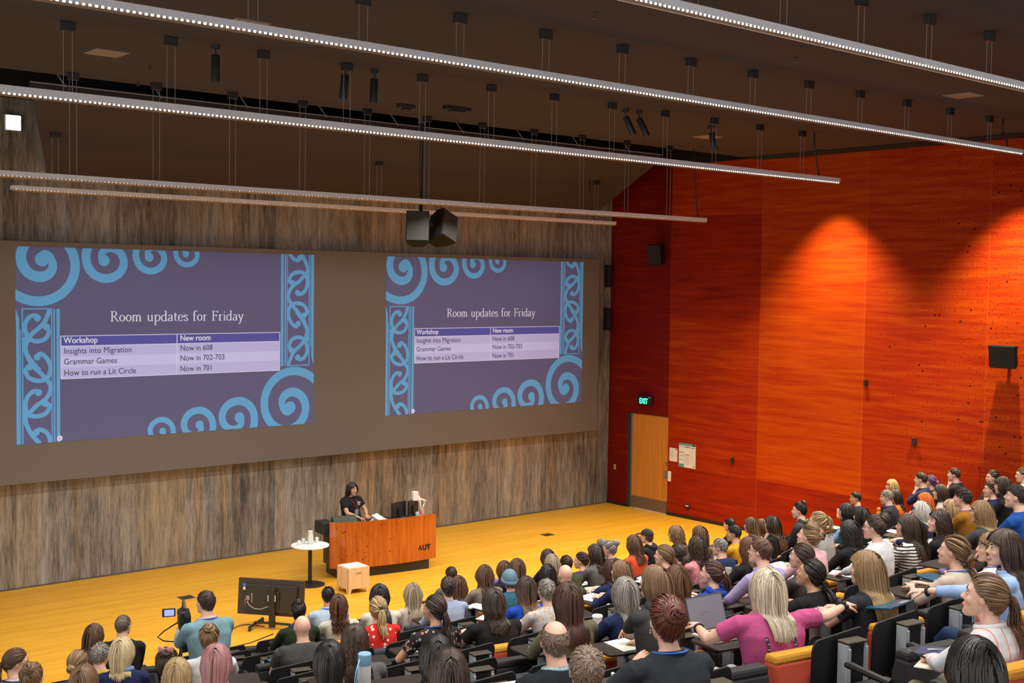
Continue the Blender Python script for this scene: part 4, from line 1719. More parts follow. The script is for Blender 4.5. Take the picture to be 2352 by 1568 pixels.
    def shoes(s):
        out = []
        for sd in (-1, 1):
            g = G()
            if s.legs == 'sit':
                b = Vector((sd * .13, s.hip.y + .46, 0))
            else:
                b = Vector((s.hip.x + sd * .10, s.hip.y, 0))
            g.rings([[b + Vector((w_ * math.cos(t), y, max(.004, z + hh * math.sin(t)))) for t in [2 * PI * i / 10 for i in range(10)]] for y, w_, z, hh in ((-.075, .028, .045, .04), (-.04, .040, .055, .052), (.04, .042, .042, .040), (.12, .046, .030, .028), (.17, .034, .024, .020), (.19, .012, .02, .012))])
            out.append(g)
        return out


# ---------------------------------------------------------------- hair
def tubes_mesh(name, P, W, mtl, hv, parent, k=5, flat=.42, center=None):
    """P (n, m, 3) strand centre lines, W (n, m) half widths -> ONE mesh of flattened strands"""
    n, m = P.shape[:2]
    T = np.zeros_like(P)
    T[:, 1:-1] = P[:, 2:] - P[:, :-2]
    T[:, 0] = P[:, 1] - P[:, 0]
    T[:, -1] = P[:, -1] - P[:, -2]
    T /= np.linalg.norm(T, axis=2, keepdims=True) + 1e-9
    O = P - center
    O = O - (O * T).sum(2, keepdims=True) * T
    O /= np.linalg.norm(O, axis=2, keepdims=True) + 1e-9
    B = np.cross(T, O)
    a = 2 * np.pi * np.arange(k) / k
    V = P[:, :, None, :] + B[:, :, None, :] * (W[:, :, None, None] * np.cos(a)[None, None, :, None]) + O[:, :, None, :] * (W[:, :, None, None] * flat * np.sin(a)[None, None, :, None])
    V = V.reshape(-1, 3)
    i = np.arange(n)[:, None, None] * (m * k)
    r = np.arange(m - 1)[None, :, None] * k
    j = np.arange(k)[None, None, :]
    j2 = (j + 1) % k
    F = np.stack(np.broadcast_arrays(i + r + j, i + r + j2, i + r + k + j2, i + r + k + j), -1).reshape(-1, 4)
    me = bpy.data.meshes.new(name)
    me.vertices.add(len(V))
    me.vertices.foreach_set('co', V.astype(np.float32).ravel())
    me.loops.add(F.size)
    me.loops.foreach_set('vertex_index', F.astype(np.int32).ravel())
    me.polygons.add(len(F))
    me.polygons.foreach_set('loop_start', np.arange(0, F.size, 4, dtype=np.int32))
    me.polygons.foreach_set('use_smooth', np.ones(len(F), dtype=bool))
    me.update(calc_edges=True)
    at = me.attributes.new('hv', 'FLOAT', 'POINT')
    hv = np.asarray(hv, np.float32)
    if hv.ndim == 1:
        hv = np.repeat(hv[:, None], m, 1)
    at.data.foreach_set('value', np.repeat(hv.ravel(), k))
    me.materials.append(mtl)
    o = bpy.data.objects.new(name, me)
    COL.objects.link(o)
    if parent is not None:
        o.parent = parent
    return o


def scalp_ok(d):
    """unit directions (head frame) that carry hair: high at the forehead, low at the nape"""
    az = np.abs(np.arctan2(d[:, 0], d[:, 1]))
    lim = np.interp(az, [0, .75, 1.2, 1.55, 1.9, 2.3, PI], [.60, .50, .12, -.12, -.42, -.80, -.86])
    return d[:, 2] > lim


def rand_dirs(n, rs):
    out = np.zeros((0, 3))
    while len(out) < n:
        d = rs.normal(size=(n * 3, 3))
        d /= np.linalg.norm(d, axis=1, keepdims=True)
        out = np.vstack([out, d[scalp_ok(d)]])
    return out[:n]


def cap_mesh(Mh, mtl, parent, off=.006, name='scalp_hair', ok=scalp_ok, val=.25):
    """close-fitting layer of hair under the strands"""
    nu, nv = 72, 44
    us, vs_ = np.meshgrid(np.linspace(0, 2 * PI, nu, endpoint=False), np.linspace(.02, PI * .78, nv))
    d = np.stack([np.sin(vs_) * np.cos(us), np.sin(vs_) * np.sin(us), np.cos(vs_)], -1)
    okm = ok(d.reshape(-1, 3)).reshape(nv, nu)
    p = skl(d, off)
    g = G()
    g.v = [tuple(Mh @ Vector(q)) for q in p.reshape(-1, 3)]
    for i in range(nv - 1):
        for j in range(nu):
            j2 = (j + 1) % nu
            if okm[i, j] or okm[i + 1, j] or okm[i, j2]:
                g.f.append((i * nu + j, i * nu + j2, (i + 1) * nu + j2, (i + 1) * nu + j))
                g.m.append(0)
    g.f.append(tuple(range(nu - 1, -1, -1)))
    g.m.append(0)
    me = g.mesh(name, mtl, True)
    at = me.attributes.new('hv', 'FLOAT', 'POINT')
    at.data.foreach_set('value', np.full(len(me.vertices), val, np.float32))
    return me


def hair(body, style, mtl, L, lod, seed, parent):
    rs = np.random.RandomState(seed)
    Mh = np.array(body.Mh)
    Rm, tm = Mh[:3, :3], Mh[:3, 3]

    def Wd(p):
        return p @ Rm.T + tm
    k = {0: 6, 1: 5, 2: 4}[lod]
    NS = {0: 1300, 1: 600, 2: 300}[lod]
    wid = {0: .0048, 1: .0066, 2: .0090}[lod]
    root = cap_mesh(body.Mh, mtl, parent, off=.0025 if style in ('crop', 'short', 'undercut', 'shortcurl', 'shortmess') else .007)
    o = bpy.data.objects.new('hair', root)
    COL.objects.link(o)
    o.parent = parent
    # colliders in the person's frame: skull, neck, shoulders, chest
    c78 = np.array(body.spine(.86))
    cm = np.array(body.spine(.66))
    cols = [(Wd(SK_C[None])[0], SK_R + .004, Rm), (np.array(body.Mh @ Vector((0, -.025, -.11))), np.array((.060, .062, .10)), np.eye(3)),
            (c78 + np.array((0, .012, 0)), np.array((.225 * body.w, .105 * body.w, .085)), np.eye(3)), (cm + np.array((0, .012, 0)), np.array((.195 * body.w, .135 * body.w, .24)), np.eye(3))]

    def push(p, off):
        for ci, (c, r, Rr) in enumerate(cols):
            if ci > 1:
                # shoulders and back: hair slides to the back (or front) without spreading sideways
                e = (off if np.ndim(off) else np.full(len(p), off))
                q = (p - c) / r
                s2 = 1 - q[:, 0] ** 2 - q[:, 2] ** 2
                hit = (s2 > 0) & (np.abs(q[:, 1]) < np.sqrt(np.clip(s2, 0, 1)) + e / r[1])
                if hit.any():
                    sg = np.where(q[hit, 1] > .55, 1.0, -1.0)
                    p[hit, 1] = c[1] + sg * (r[1] * np.sqrt(s2[hit]) + e[hit])
                continue
            q = (p - c) @ Rr / (r + off[:, None] if np.ndim(off) else r + off)
            ln = np.linalg.norm(q, axis=1)
            ins = ln < 1
            if ins.any():
                q2 = q[ins] / ln[ins][:, None]
                rr = (r + off[ins][:, None]) if np.ndim(off) else r + off
                p[ins] = c + (q2 * rr) @ Rr.T
        return p

    def march(p, v, off, n, length, grav=1.0, part=None, pull=None):
        st = (length / (n - 1))[:, None]
        out = [p.copy()]
        for i in range(n - 1):
            v = v * .62 + np.array((0, 0, -1.0)) * (.55 * grav)
            if pull is not None:
                v = v + pull
            v /= np.linalg.norm(v, axis=1, keepdims=True)
            p2 = push(p + v * st, off)
            v = p2 - p
            v /= np.linalg.norm(v, axis=1, keepdims=True) + 1e-9
            p = p2
            out.append(p.copy())
        return np.stack(out, 1)

    def finish(P, w0, hv, taper=(.55, 1.0, .9, .2), name='strands', flat=.20, kk=None):
        n, m = P.shape[:2]
        W_ = np.interp(np.linspace(0, 1, m), np.linspace(0, 1, len(taper)), taper)[None, :] * w0 * rs.uniform(.75, 1.25, (n, 1))
        return tubes_mesh(name, P, W_, mtl, hv, o, kk or k, flat, tm)

    def wave(P, amp, freq, rnd=.6):
        n, m = P.shape[:2]
        t = np.linspace(0, 1, m)[None, :]
        ph = rs.uniform(0, 2 * PI, (n, 1)) * rnd + (P[:, 0, 0] * 30)[:, None]
        e = np.clip(t * 1.6 - .15, 0, 1)
        s_ = np.sin(freq * t * 2 * PI + ph) * amp * e
        c_ = np.cos(freq * t * 2 * PI + ph) * amp * e
        Q = P.copy()
        rad = P - tm
        rad[:, :, 2] = 0
        rad /= np.linalg.norm(rad, axis=2, keepdims=True) + 1e-6
        tan = np.stack([-rad[:, :, 1], rad[:, :, 0], np.zeros_like(s_)], -1)
        return Q + tan * s_[:, :, None] + rad * (c_ * .6 + amp * .5 * e)[:, :, None]

    stripy = mtl.name in ('hair_hl', 'hair_hl2', 'hair_hl3', 'hair_pb2', 'hair_bl2', 'hair_ab', 'hair_gy')
    hvr = lambda n: np.clip(rs.beta(1.5, 1.6, n), 0, 1) if stripy else np.clip(rs.normal(.42, .14, n), 0, 1)
    base = style
    if base in ('long', 'mid', 'bob', 'bobwave', 'bobbig', 'longwave', 'longbig', 'curly', 'braids', 'halfup'):
        d = rand_dirs(NS, rs)
        # more roots near the part line on top
        nt = NS // 2
        u = rs.uniform(0, 1, nt)
        top = np.stack([rs.normal(0, .07, nt), .72 - 1.15 * u, np.full(nt, .9)], 1)
        top /= np.linalg.norm(top, axis=1, keepdims=True)
        d = np.vstack([d, top])
        n = len(d)
        big = base in ('bobbig', 'longbig')
        off = rs.uniform(.006, .013 if not big else .021, n) + .006 * np.clip(d[:, 2], 0, 1)
        p = skl(d, .006)
        crown = np.array((0, -.45, .9))
        v = d - crown * .85
        v[:, 0] += np.sign(d[:, 0] + rs.normal(0, .02, n)) * .55 * np.clip(d[:, 2], 0, 1)
        v[:, 1] -= .35 * np.clip(d[:, 1] + .3, 0, 1)
        v -= (v * d).sum(1, keepdims=True) * d
        v /= np.linalg.norm(v, axis=1, keepdims=True) + 1e-6
        drop = L
        arc = .05 + .17 * np.clip((d[:, 2] + .4) / 1.4, 0, 1)
        length = arc + drop * .80 * rs.uniform(.74, 1.06, n) * (.9 if base == 'curly' else 1)
        # hair over the face side falls behind the cheeks
        m_ = {0: 20, 1: 15, 2: 12}[lod] + (6 if base == 'curly' else 0)
        P = march(Wd(p), v @ Rm.T, off, m_, length, pull=(np.array((0, -.06, 0)) @ Rm.T))
        # open the face: strands starting in front are pulled sideways and back
        loc = (P - tm) @ Rm
        f_ = np.clip((loc[:, :, 1] - .028) / .05, 0, 1) * np.clip((.062 - loc[:, :, 2]) / .02, 0, 1)
        loc[:, :, 1] -= f_ * (loc[:, :, 1] - .014) * .88
        loc[:, :, 0] += np.sign(loc[:, :, 0]) * f_ * .028
        # below the ears the hair gathers towards the back of the neck instead of spreading over the shoulders
        lo_ = np.clip((-.03 - loc[:, :, 2]) / .10, 0, 1)
        wl = {'longbig': .175, 'bobbig': .140, 'curly': .112, 'bob': .092, 'bobwave': .100}.get(base, .095)
        loc[:, :, 0] += lo_ * (wl * np.tanh(loc[:, :, 0] / wl) - loc[:, :, 0])
        loc[:, :, 1] -= lo_ * np.clip(loc[:, :, 1] + .02, 0, .2) * .8
        P = loc @ Rm.T + tm
        P = push(P.reshape(-1, 3), np.repeat(off, P.shape[1])).reshape(P.shape)
        if base in ('longwave', 'bobwave'):
            P = wave(P, .011, 1.6 + L * 3, .35)
        elif base == 'curly':
            P = wave(P, .014, 3.2 + L * 8, 1.0)
        elif base == 'longbig':
            P = wave(P, .006, 1.5, .4)
        elif base not in ('braids',):
            P = wave(P, .003, 1.2, .5)
        hv = hvr(n)
        if base == 'braids':
            hv = hv * .6
            finish(P, .0062, hv, (.9, 1, .9, .7), flat=1.0, kk=5)
        else:
            if mtl.name in ('hair_mx', 'hair_dm', 'hair_bl2', 'hair_hl'):
                t = np.linspace(0, 1, P.shape[1])[None, :]
                hv = np.clip(hv[:, None] * .5 + (t - .45) * 1.0, 0, 1)
            finish(P, wid * (1.15 if big else 1), hv)
        if base == 'halfup':
            ponytail(body, (0, -.92, .42), .36, mtl, rs, o, march, finish, Wd, hvr, wid, lod)
    elif base in ('lowpony', 'pony', 'ponyhigh', 'ponyside', 'clawpony', 'lowbun', 'bunlow', 'bunhigh', 'bunmess', 'topknot', 'claw', 'bunbraid', 'twist', 'bow'):
        tie = {'lowpony': (0, -.92, -.32), 'pony': (0, -.96, .12), 'ponyhigh': (0, -.90, .45), 'ponyside': (.22, -.93, .05), 'clawpony': (.12, -.93, .18), 'lowbun': (-.05, -.93, -.30), 'bunlow': (0, -.95, -.12), 'bunhigh': (.12, -.72, .68), 'bunmess': (.1, -.55, .83),
               'topknot': (0, -.45, .89), 'claw': (0, -.93, .22), 'bunbraid': (0, -.84, .50), 'twist': (.05, -.92, -.36), 'bow': (.1, -.5, .85)}[base]
        tie = np.array(tie) / np.linalg.norm(tie)
        d = rand_dirs(int(NS * .9), rs)
        n = len(d)
        m_ = {0: 14, 1: 10, 2: 8}[lod]
        t = np.linspace(0, 1, m_)[None, :, None]
        om = np.arccos(np.clip((d @ tie), -.985, .999))[:, None, None]
        sl_ = (np.sin((1 - t) * om) * d[:, None, :] + np.sin(t * om) * tie[None, None, :]) / (np.sin(om) + 1e-6)
        sl_ /= np.linalg.norm(sl_, axis=2, keepdims=True)
        lift = rs.uniform(.006, .015, n)[:, None, None] + .014 * np.sin(t * PI) * rs.uniform(.3, 1, n)[:, None, None] * (1.5 if base in ('bunmess', 'claw', 'clawpony', 'twist', 'bow', 'bunbraid') else .7)
        loc = skl(sl_, np.broadcast_to(lift, sl_.shape[:2] + (1,))[..., 0])
        P = Wd(loc.reshape(-1, 3)).reshape(n, m_, 3)
        finish(P, wid * 1.05, hvr(n), (.5, 1, .9, .6))
        if base in ('lowpony', 'pony', 'ponyhigh', 'ponyside', 'clawpony', 'twist'):
            ponytail(body, tie, {'lowpony': L + .08, 'pony': L + .10, 'ponyhigh': L + .06, 'ponyside': .30, 'clawpony': L, 'twist': .20}[base], mtl, rs, o, march, finish, Wd, hvr, wid, lod)
        if base in ('lowpony', 'pony', 'ponyhigh', 'ponyside'):
            g = G()
            q = SK_C + tie * (SK_R + .022)
            g.tube([Vector(Wd((q + .017 * (math.cos(a) * np.cross(tie, (0.0, 0.0, 1.0)) + math.sin(a) * np.cross(np.cross(tie, (0.0, 0.0, 1.0)), tie)))[None])[0]) for a in np.linspace(0, 2 * PI, 12, endpoint=False)], .006, 6, closed=True)
            g.obj('hair_tie', WHITE if mtl.name == 'hair_rb2' else BLACK, o, smooth=True)
        if base in ('lowbun', 'bunlow', 'bunhigh', 'bunmess', 'topknot', 'claw', 'bunbraid', 'bow', 'twist'):
            r = {'lowbun': .040, 'bunlow': .034, 'bunhigh': .050, 'bunmess': .046, 'topknot': .034, 'claw': .042, 'bunbraid': .052, 'bow': .045, 'twist': .036}[base]
            q = SK_C + tie * (SK_R + r * .62)
            nb_ = {0: 80, 1: 48, 2: 30}[lod]
            mm = 16
            # coils wound round the knot
            ax = rs.normal(size=(nb_, 3)) * .45 + tie[None]
            ax /= np.linalg.norm(ax, axis=1, keepdims=True)
            e1 = np.cross(ax, rs.normal(size=(nb_, 3)))
            e1 /= np.linalg.norm(e1, axis=1, keepdims=True)
            e2 = np.cross(ax, e1)
            lat = rs.uniform(-.75, .75, nb_)
            th = np.linspace(0, 1, mm)[None, :] * rs.uniform(2.2, 5.5, (nb_, 1))
            cc = np.sqrt(1 - lat ** 2)[:, None, None]
            pp = q + r * rs.uniform(.85, 1.08, (nb_, 1, 1)) * (cc * (np.cos(th)[:, :, None] * e1[:, None, :] + np.sin(th)[:, :, None] * e2[:, None, :]) + lat[:, None, None] * ax[:, None, :])
            P = Wd(pp.reshape(-1, 3)).reshape(nb_, mm, 3)
            cc_ = tm.copy()
            W_ = np.interp(np.linspace(0, 1, mm), [0, .2, .8, 1], [.3, 1, 1, .3])[None, :] * wid * 1.7 * rs.uniform(.7, 1.3, (nb_, 1))
            bo = tubes_mesh('bun', P, W_, mtl, hvr(nb_), o, k, .6, Wd(q[None])[0])
            g = G()
            g.ell(Vector(Wd(q[None])[0]), (r * .86,) * 3, 12, 8)
            me = g.mesh('bun_core', mtl, True)
            at = me.attributes.new('hv', 'FLOAT', 'POINT')
            at.data.foreach_set('value', np.full(len(me.vertices), .2, np.float32))
            b2 = bpy.data.objects.new('bun_core', me)
            COL.objects.link(b2)
            b2.parent = o
            if base in ('claw',):
                wisps = rs.normal(size=(12, 3)) * .5 + np.array((0, -.4, .9))
                wisps /= np.linalg.norm(wisps, axis=1, keepdims=True)
                P = np.stack([Wd(q + wisps * s_) for s_ in np.linspace(.01, .085, 6)], 1)
                finish(P, wid, hvr(12), (.9, 1, .6, .2))
        if base in ('claw', 'clawpony'):
            g = G()
            q = Vector(SK_C + tie * (SK_R + (.030 if base == 'clawpony' else .062)))
            for sx in (-1, 1):
                for zz in (-.03, -.01, .01, .03):
                    g.tube([body.Mh @ (q + Vector((sx * .004, -.006, zz))), body.Mh @ (q + Vector((sx * .026, .0, zz))), body.Mh @ (q + Vector((sx * .036, .026, zz * 1.1)))], [.004, .005, .003], 6)
            g.tube([body.Mh @ (q + Vector((0, -.008, -.038))), body.Mh @ (q + Vector((0, -.008, .038)))], .007, 8)
            g.obj('claw_clip', BLACK, o, smooth=True)
        if base == 'bow':
            g = G()
            q = Vector(SK_C + tie * (SK_R + .075))
            for sx in (-1, 1):
                g.rings([[body.Mh @ (q + Vector((sx * a, .0 + b * math.sin(t), c * math.cos(t)))) for t in [2 * PI * i / 8 for i in range(8)]] for a, b, c in ((.004, .008, .010), (.03, .014, .026), (.055, .012, .034), (.062, .006, .028))])
            g.obj('hair_bow', mat('bow_pink', (.62, .26, .24), .7), o, smooth=True)
        if base == 'bunbraid':
            # plaited crown round the knot
            for s_ in range(2):
                a = np.linspace(-2.2, 2.2, 26)
                pts = []
                for i, aa in enumerate(a):
                    q = tie + .42 * (math.sin(aa) * np.array((1, 0, 0)) + math.cos(aa) * np.array((0, -.3, -.95)) * .9)
                    q /= np.linalg.norm(q)
                    pts.append(body.Mh @ Vector(SK_C + q * (SK_R + .020 + .006 * math.sin(i * 1.6 + s_ * PI)) + np.array((0, 0, .006 * math.cos(i * 1.6 + s_ * PI)))))
                P = np.array([[tuple(q) for q in pts]])
                tubes_mesh('plait', P, np.full((1, 26), .0125), mtl, np.array([[.75 if (i // 2) % 2 else .2 for i in range(26)]]), o, 8, .9, tm)
            g = G()
            g.tube([body.Mh @ Vector((-.03, -.116, .005)), body.Mh @ Vector((.02, -.117, .008))], .0035, 6)
            g.obj('hair_grip', BLACK, o)
    elif base in ('short', 'crop', 'shortcurl', 'shortmess', 'balding', 'undercut', 'bald'):
        d = rand_dirs(int(NS * (2.2 if base == 'shortmess' else 1.5)) if base != 'bald' else NS // 2, rs)
        if base == 'balding':
            bald = ((d - np.array((0, -.10, .99))) ** 2).sum(1) < .82
            d = d[~bald]
            d = d[~((d[:, 1] > .15) & (d[:, 2] > .55) & (np.abs(d[:, 0]) < .35) & (rs.uniform(size=len(d)) < .75))]
            bpy.data.objects.remove(o)
            o = bpy.data.objects.new('hair', cap_mesh(body.Mh, mtl, parent, .004, ok=lambda q: scalp_ok(q) & (((q - np.array((0, -.10, .99))) ** 2).sum(1) > .88) & (q[:, 2] < .48)))
            COL.objects.link(o)
            o.parent = parent
        if base == 'bald':
            bpy.data.objects.remove(o)
            return None
        n = len(d)
        up = np.clip(d[:, 2], 0, 1)
        ln = {'short': .022 + .035 * up, 'crop': .013 + .018 * up, 'shortcurl': .030 + .040 * up, 'shortmess': .022 + .022 * up, 'balding': .024 + .0 * up, 'undercut': .010 + .075 * up ** 2}[base] * rs.uniform(.7, 1.2, n)
        whorl = np.array((0.05, -.62, .78))
        v = d - whorl * 1.0
        v -= (v * d).sum(1, keepdims=True) * d
        v /= np.linalg.norm(v, axis=1, keepdims=True) + 1e-6
        v[:, 2] -= .35
        lift = {'short': .34, 'crop': .38, 'shortcurl': .42, 'shortmess': .22, 'balding': .35, 'undercut': .5}[base]
        v = v + d * lift * rs.uniform(.3, 1.2, (n, 1)) + rs.normal(0, {'crop': .1, 'short': .12, 'undercut': .12}.get(base, .22), (n, 3))
        v /= np.linalg.norm(v, axis=1, keepdims=True)
        m_ = 6
        t = np.linspace(0, 1, m_)[None, :, None]
        p0 = skl(d, .004)
        loc = p0[:, None, :] + v[:, None, :] * (ln[:, None, None] * t)
        # bend the tips back towards the skull
        q = (loc - SK_C) / (SK_R + .006)
        r_ = np.linalg.norm(q, axis=2, keepdims=True)
        loc = np.where(r_ < 1, SK_C + q / r_ * (SK_R + .006), loc)
        loc -= d[:, None, :] * (ln[:, None, None] * .30 * t ** 2)
        P = Wd(loc.reshape(-1, 3)).reshape(n, m_, 3)
        if base in ('shortcurl', 'shortmess'):
            P = P + rs.normal(0, .0035, P.shape) * t
        finish(P, wid * (.95 if base != 'crop' else .7), hvr(n), (.8, 1, .8, .25))
    elif base in ('beanie', 'cap'):
        d = rand_dirs(NS // 2, rs)
        d = d[d[:, 2] < .05]
        n = len(d)
        m_ = 6
        P = march(Wd(SK_C + d * (SK_R + .005)), np.tile(np.array((0, -.2, -1.0)) @ Rm.T, (n, 1)), np.full(n, .008), m_, np.full(n, .05))
        finish(P, wid, hvr(n))
    return o


def ponytail(body, tie, L, mtl, rs, o, march, finish, Wd, hvr, wid, lod):
    tie = np.array(tie, float)
    tie /= np.linalg.norm(tie)
    n = {0: 200, 1: 100, 2: 55}[lod]
    p = SK_C + tie * (SK_R + .014) + rs.normal(0, .010, (n, 3))
    v = np.tile(tie + np.array((0, -.1, .15)), (n, 1)) + rs.normal(0, .22, (n, 3))
    v /= np.linalg.norm(v, axis=1, keepdims=True)
    Rm = np.array(body.Mh)[:3, :3]
    P = march(Wd(p), v @ Rm.T, rs.uniform(.006, .040, n), {0: 16, 1: 12, 2: 10}[lod], L * rs.uniform(.75, 1.08, n))
    t = np.linspace(0, 1, P.shape[1])[None, :, None]
    P = P + (rs.normal(0, .012, (n, 1, 3)) * np.sin(t * PI * .8))
    finish(P, wid * 1.15, hvr(n), (.9, 1, .9, .2), name='ponytail')

DESK = {sd: ((sd * .10, .30, .785), (sd * .9, -.35, -.6), (0, 0, -1), 28) for sd in (-1, 1)}
LAP = {sd: ((sd * .09, .22, .64), (sd * .9, -.3, -.5), (0, 0, -1), 30) for sd in (-1, 1)}


def pose_arms(pose, hc, hyaw):
    a = dict(DESK)
    x, y, z = hc
    sy_, cy_ = math.sin(hyaw), math.cos(hyaw)
    chin = (x + sy_ * .085, y + cy_ * .085, z - .155)
    if pose == 'lap':
        a = dict(LAP)
    elif pose == 'chinL':
        a[-1] = ((chin[0] - .035, chin[1] - .02, chin[2] - .03), (-.5, .45, -1), (.75, -.2, .3), 62)
    elif pose == 'chinR':
        a[1] = ((chin[0] + .035, chin[1] - .02, chin[2] - .03), (.5, .45, -1), (-.75, -.2, .3), 62)
    elif pose == 'write':
        a[1] = ((.09, .33, .785), (.9, -.2, -.5), (-.5, 0, -1), 48)
        a[-1] = ((-.14, .28, .785), (-.9, -.2, -.5), (0, 0, -1), 20)
    elif pose == 'writeL':
        a[-1] = ((-.17, .32, .80), (-1, -.5, -.8), (.5, 0, -1), 48)
    elif pose == 'lapL':
        a = dict(LAP)
        a[-1] = ((-.20, .20, .70), (-1, -.5, -.3), (0, 0, -1), 35)
    elif pose == 'snack':
        a[-1] = ((.02, .37, .86), (-1, -.1, -.9), (.3, .2, -1), 50)
    elif pose == 'neck':
        a[-1] = ((-.15, .07, 1.035), (-.7, .55, -.9), (.8, .1, .1), 62)
        a[1] = LAP[1]
    elif pose == 'type':
        a[-1] = ((-.24, .43, .85), (-.9, -.4, -.6), (0, 0, -1), 30)
        a[1] = ((.90, .06, .97), (.2, -.5, -1), (0, .2, -1), 33)
    elif pose == 'pass':
        a[-1] = ((-.36, .50, .83), (-.5, -.3, -1), (.2, 0, -1), 33)
    elif pose == 'pen':
        a[-1] = ((-.02, .33, .70), (-1, -.3, -.5), (.4, 0, -1), 50)
        a[1] = ((.22, .33, .69), (1, -.3, -.5), (-.4, 0, -1), 50)
    elif pose == 'hold':
        a[-1] = ((-.17, .26, 1.02), (-.6, .3, -1), (.6, .4, .1), 55)
    elif pose == 'phone':
        a = {sd: ((sd * .05, .27, .93), (sd * .9, 0, -.7), (-sd * .5, .0, .5), 50) for sd in (-1, 1)}
    return a


MALES = {5, 6, 15, 20, 38, 45, 46, 47, 51, 55, 64, 70, 71, 81, 82, 85, 87, 91, 98, 37, 26}
DEEP = {17: 'd', 15: 'm', 24: 'm', 64: 'm', 75: 'm', 80: 'm', 81: 'm', 99: 'm', 14: 'm', 87: 'f', 78: 'd'}
WIDE = {76: 1.16, 20: 1.12, 45: 1.05, 63: 1.08, 32: 1.08, 61: 1.08, 93: 1.06, 104: .98, 81: .82}
GLASSES = {1, 5, 39, 48, 52, 55, 70, 79, 45}
LANYARD = {15: 'b', 24: 'b', 50: 'b', 63: 'b', 91: 'b', 101: 'b', 103: 'b', 14: 'b', 95: 'n', 71: 'y', 87: 'n', 76: 'y'}
LANY['y'] = mat('lanyard_yellow', (.75, .42, .02), .5)
HOOD = {51, 59, 61, 71}
COLLAR = {7: ('scarf', (.15, .26, .46)), 45: ('check', (.2, .45, .6)), 73: ('c', (.68, .40, .44)), 70: ('c', (.36, .30, .52)), 80: ('c', (.22, .36, .6)), 90: ('c', (.02, .025, .09)), 82: ('c', (.05, .05, .2)), 15: ('c', (.42, .52, .64)), 102: ('c', (.30, .44, .76)), 104: ('c', (.66, .66, .70)), 48: ('c', (.03, .06, .14))}
TROUSER = {104: OLIVET, 76: None}

people = []


def start_person(key, loc, rz, desc, hc, style, hcol, L, top, sleeve, hyaw, hpitch, arms, lod, hip=(0, -.08, .55), tyaw=0, legs='sit', wide=1.0, male=False, skin='f', label=None, smile=False):
    root = empty('person', loc, rz, label or ('person with ' + desc), 'person')
    b = Body(hc, hyaw, hpitch, tyaw, hip, 0, wide, male, 0, arms, legs)
    vox = (.0085, .0105, .013)[lod]
    sk = queue_remesh(b.skin(), vox, 2 if lod == 0 else 1)
    sh = queue_remesh(b.shirt(sleeve), vox + .003, 4)
    tr = queue_remesh(b.trousers(), .02, 3)
    people.append(dict(key=key, root=root, b=b, sk=sk, sh=sh, tr=tr, style=style, hcol=hcol, L=L, top=top, lod=lod, skin=skin, smile=smile, sleeve=sleeve))
    return b


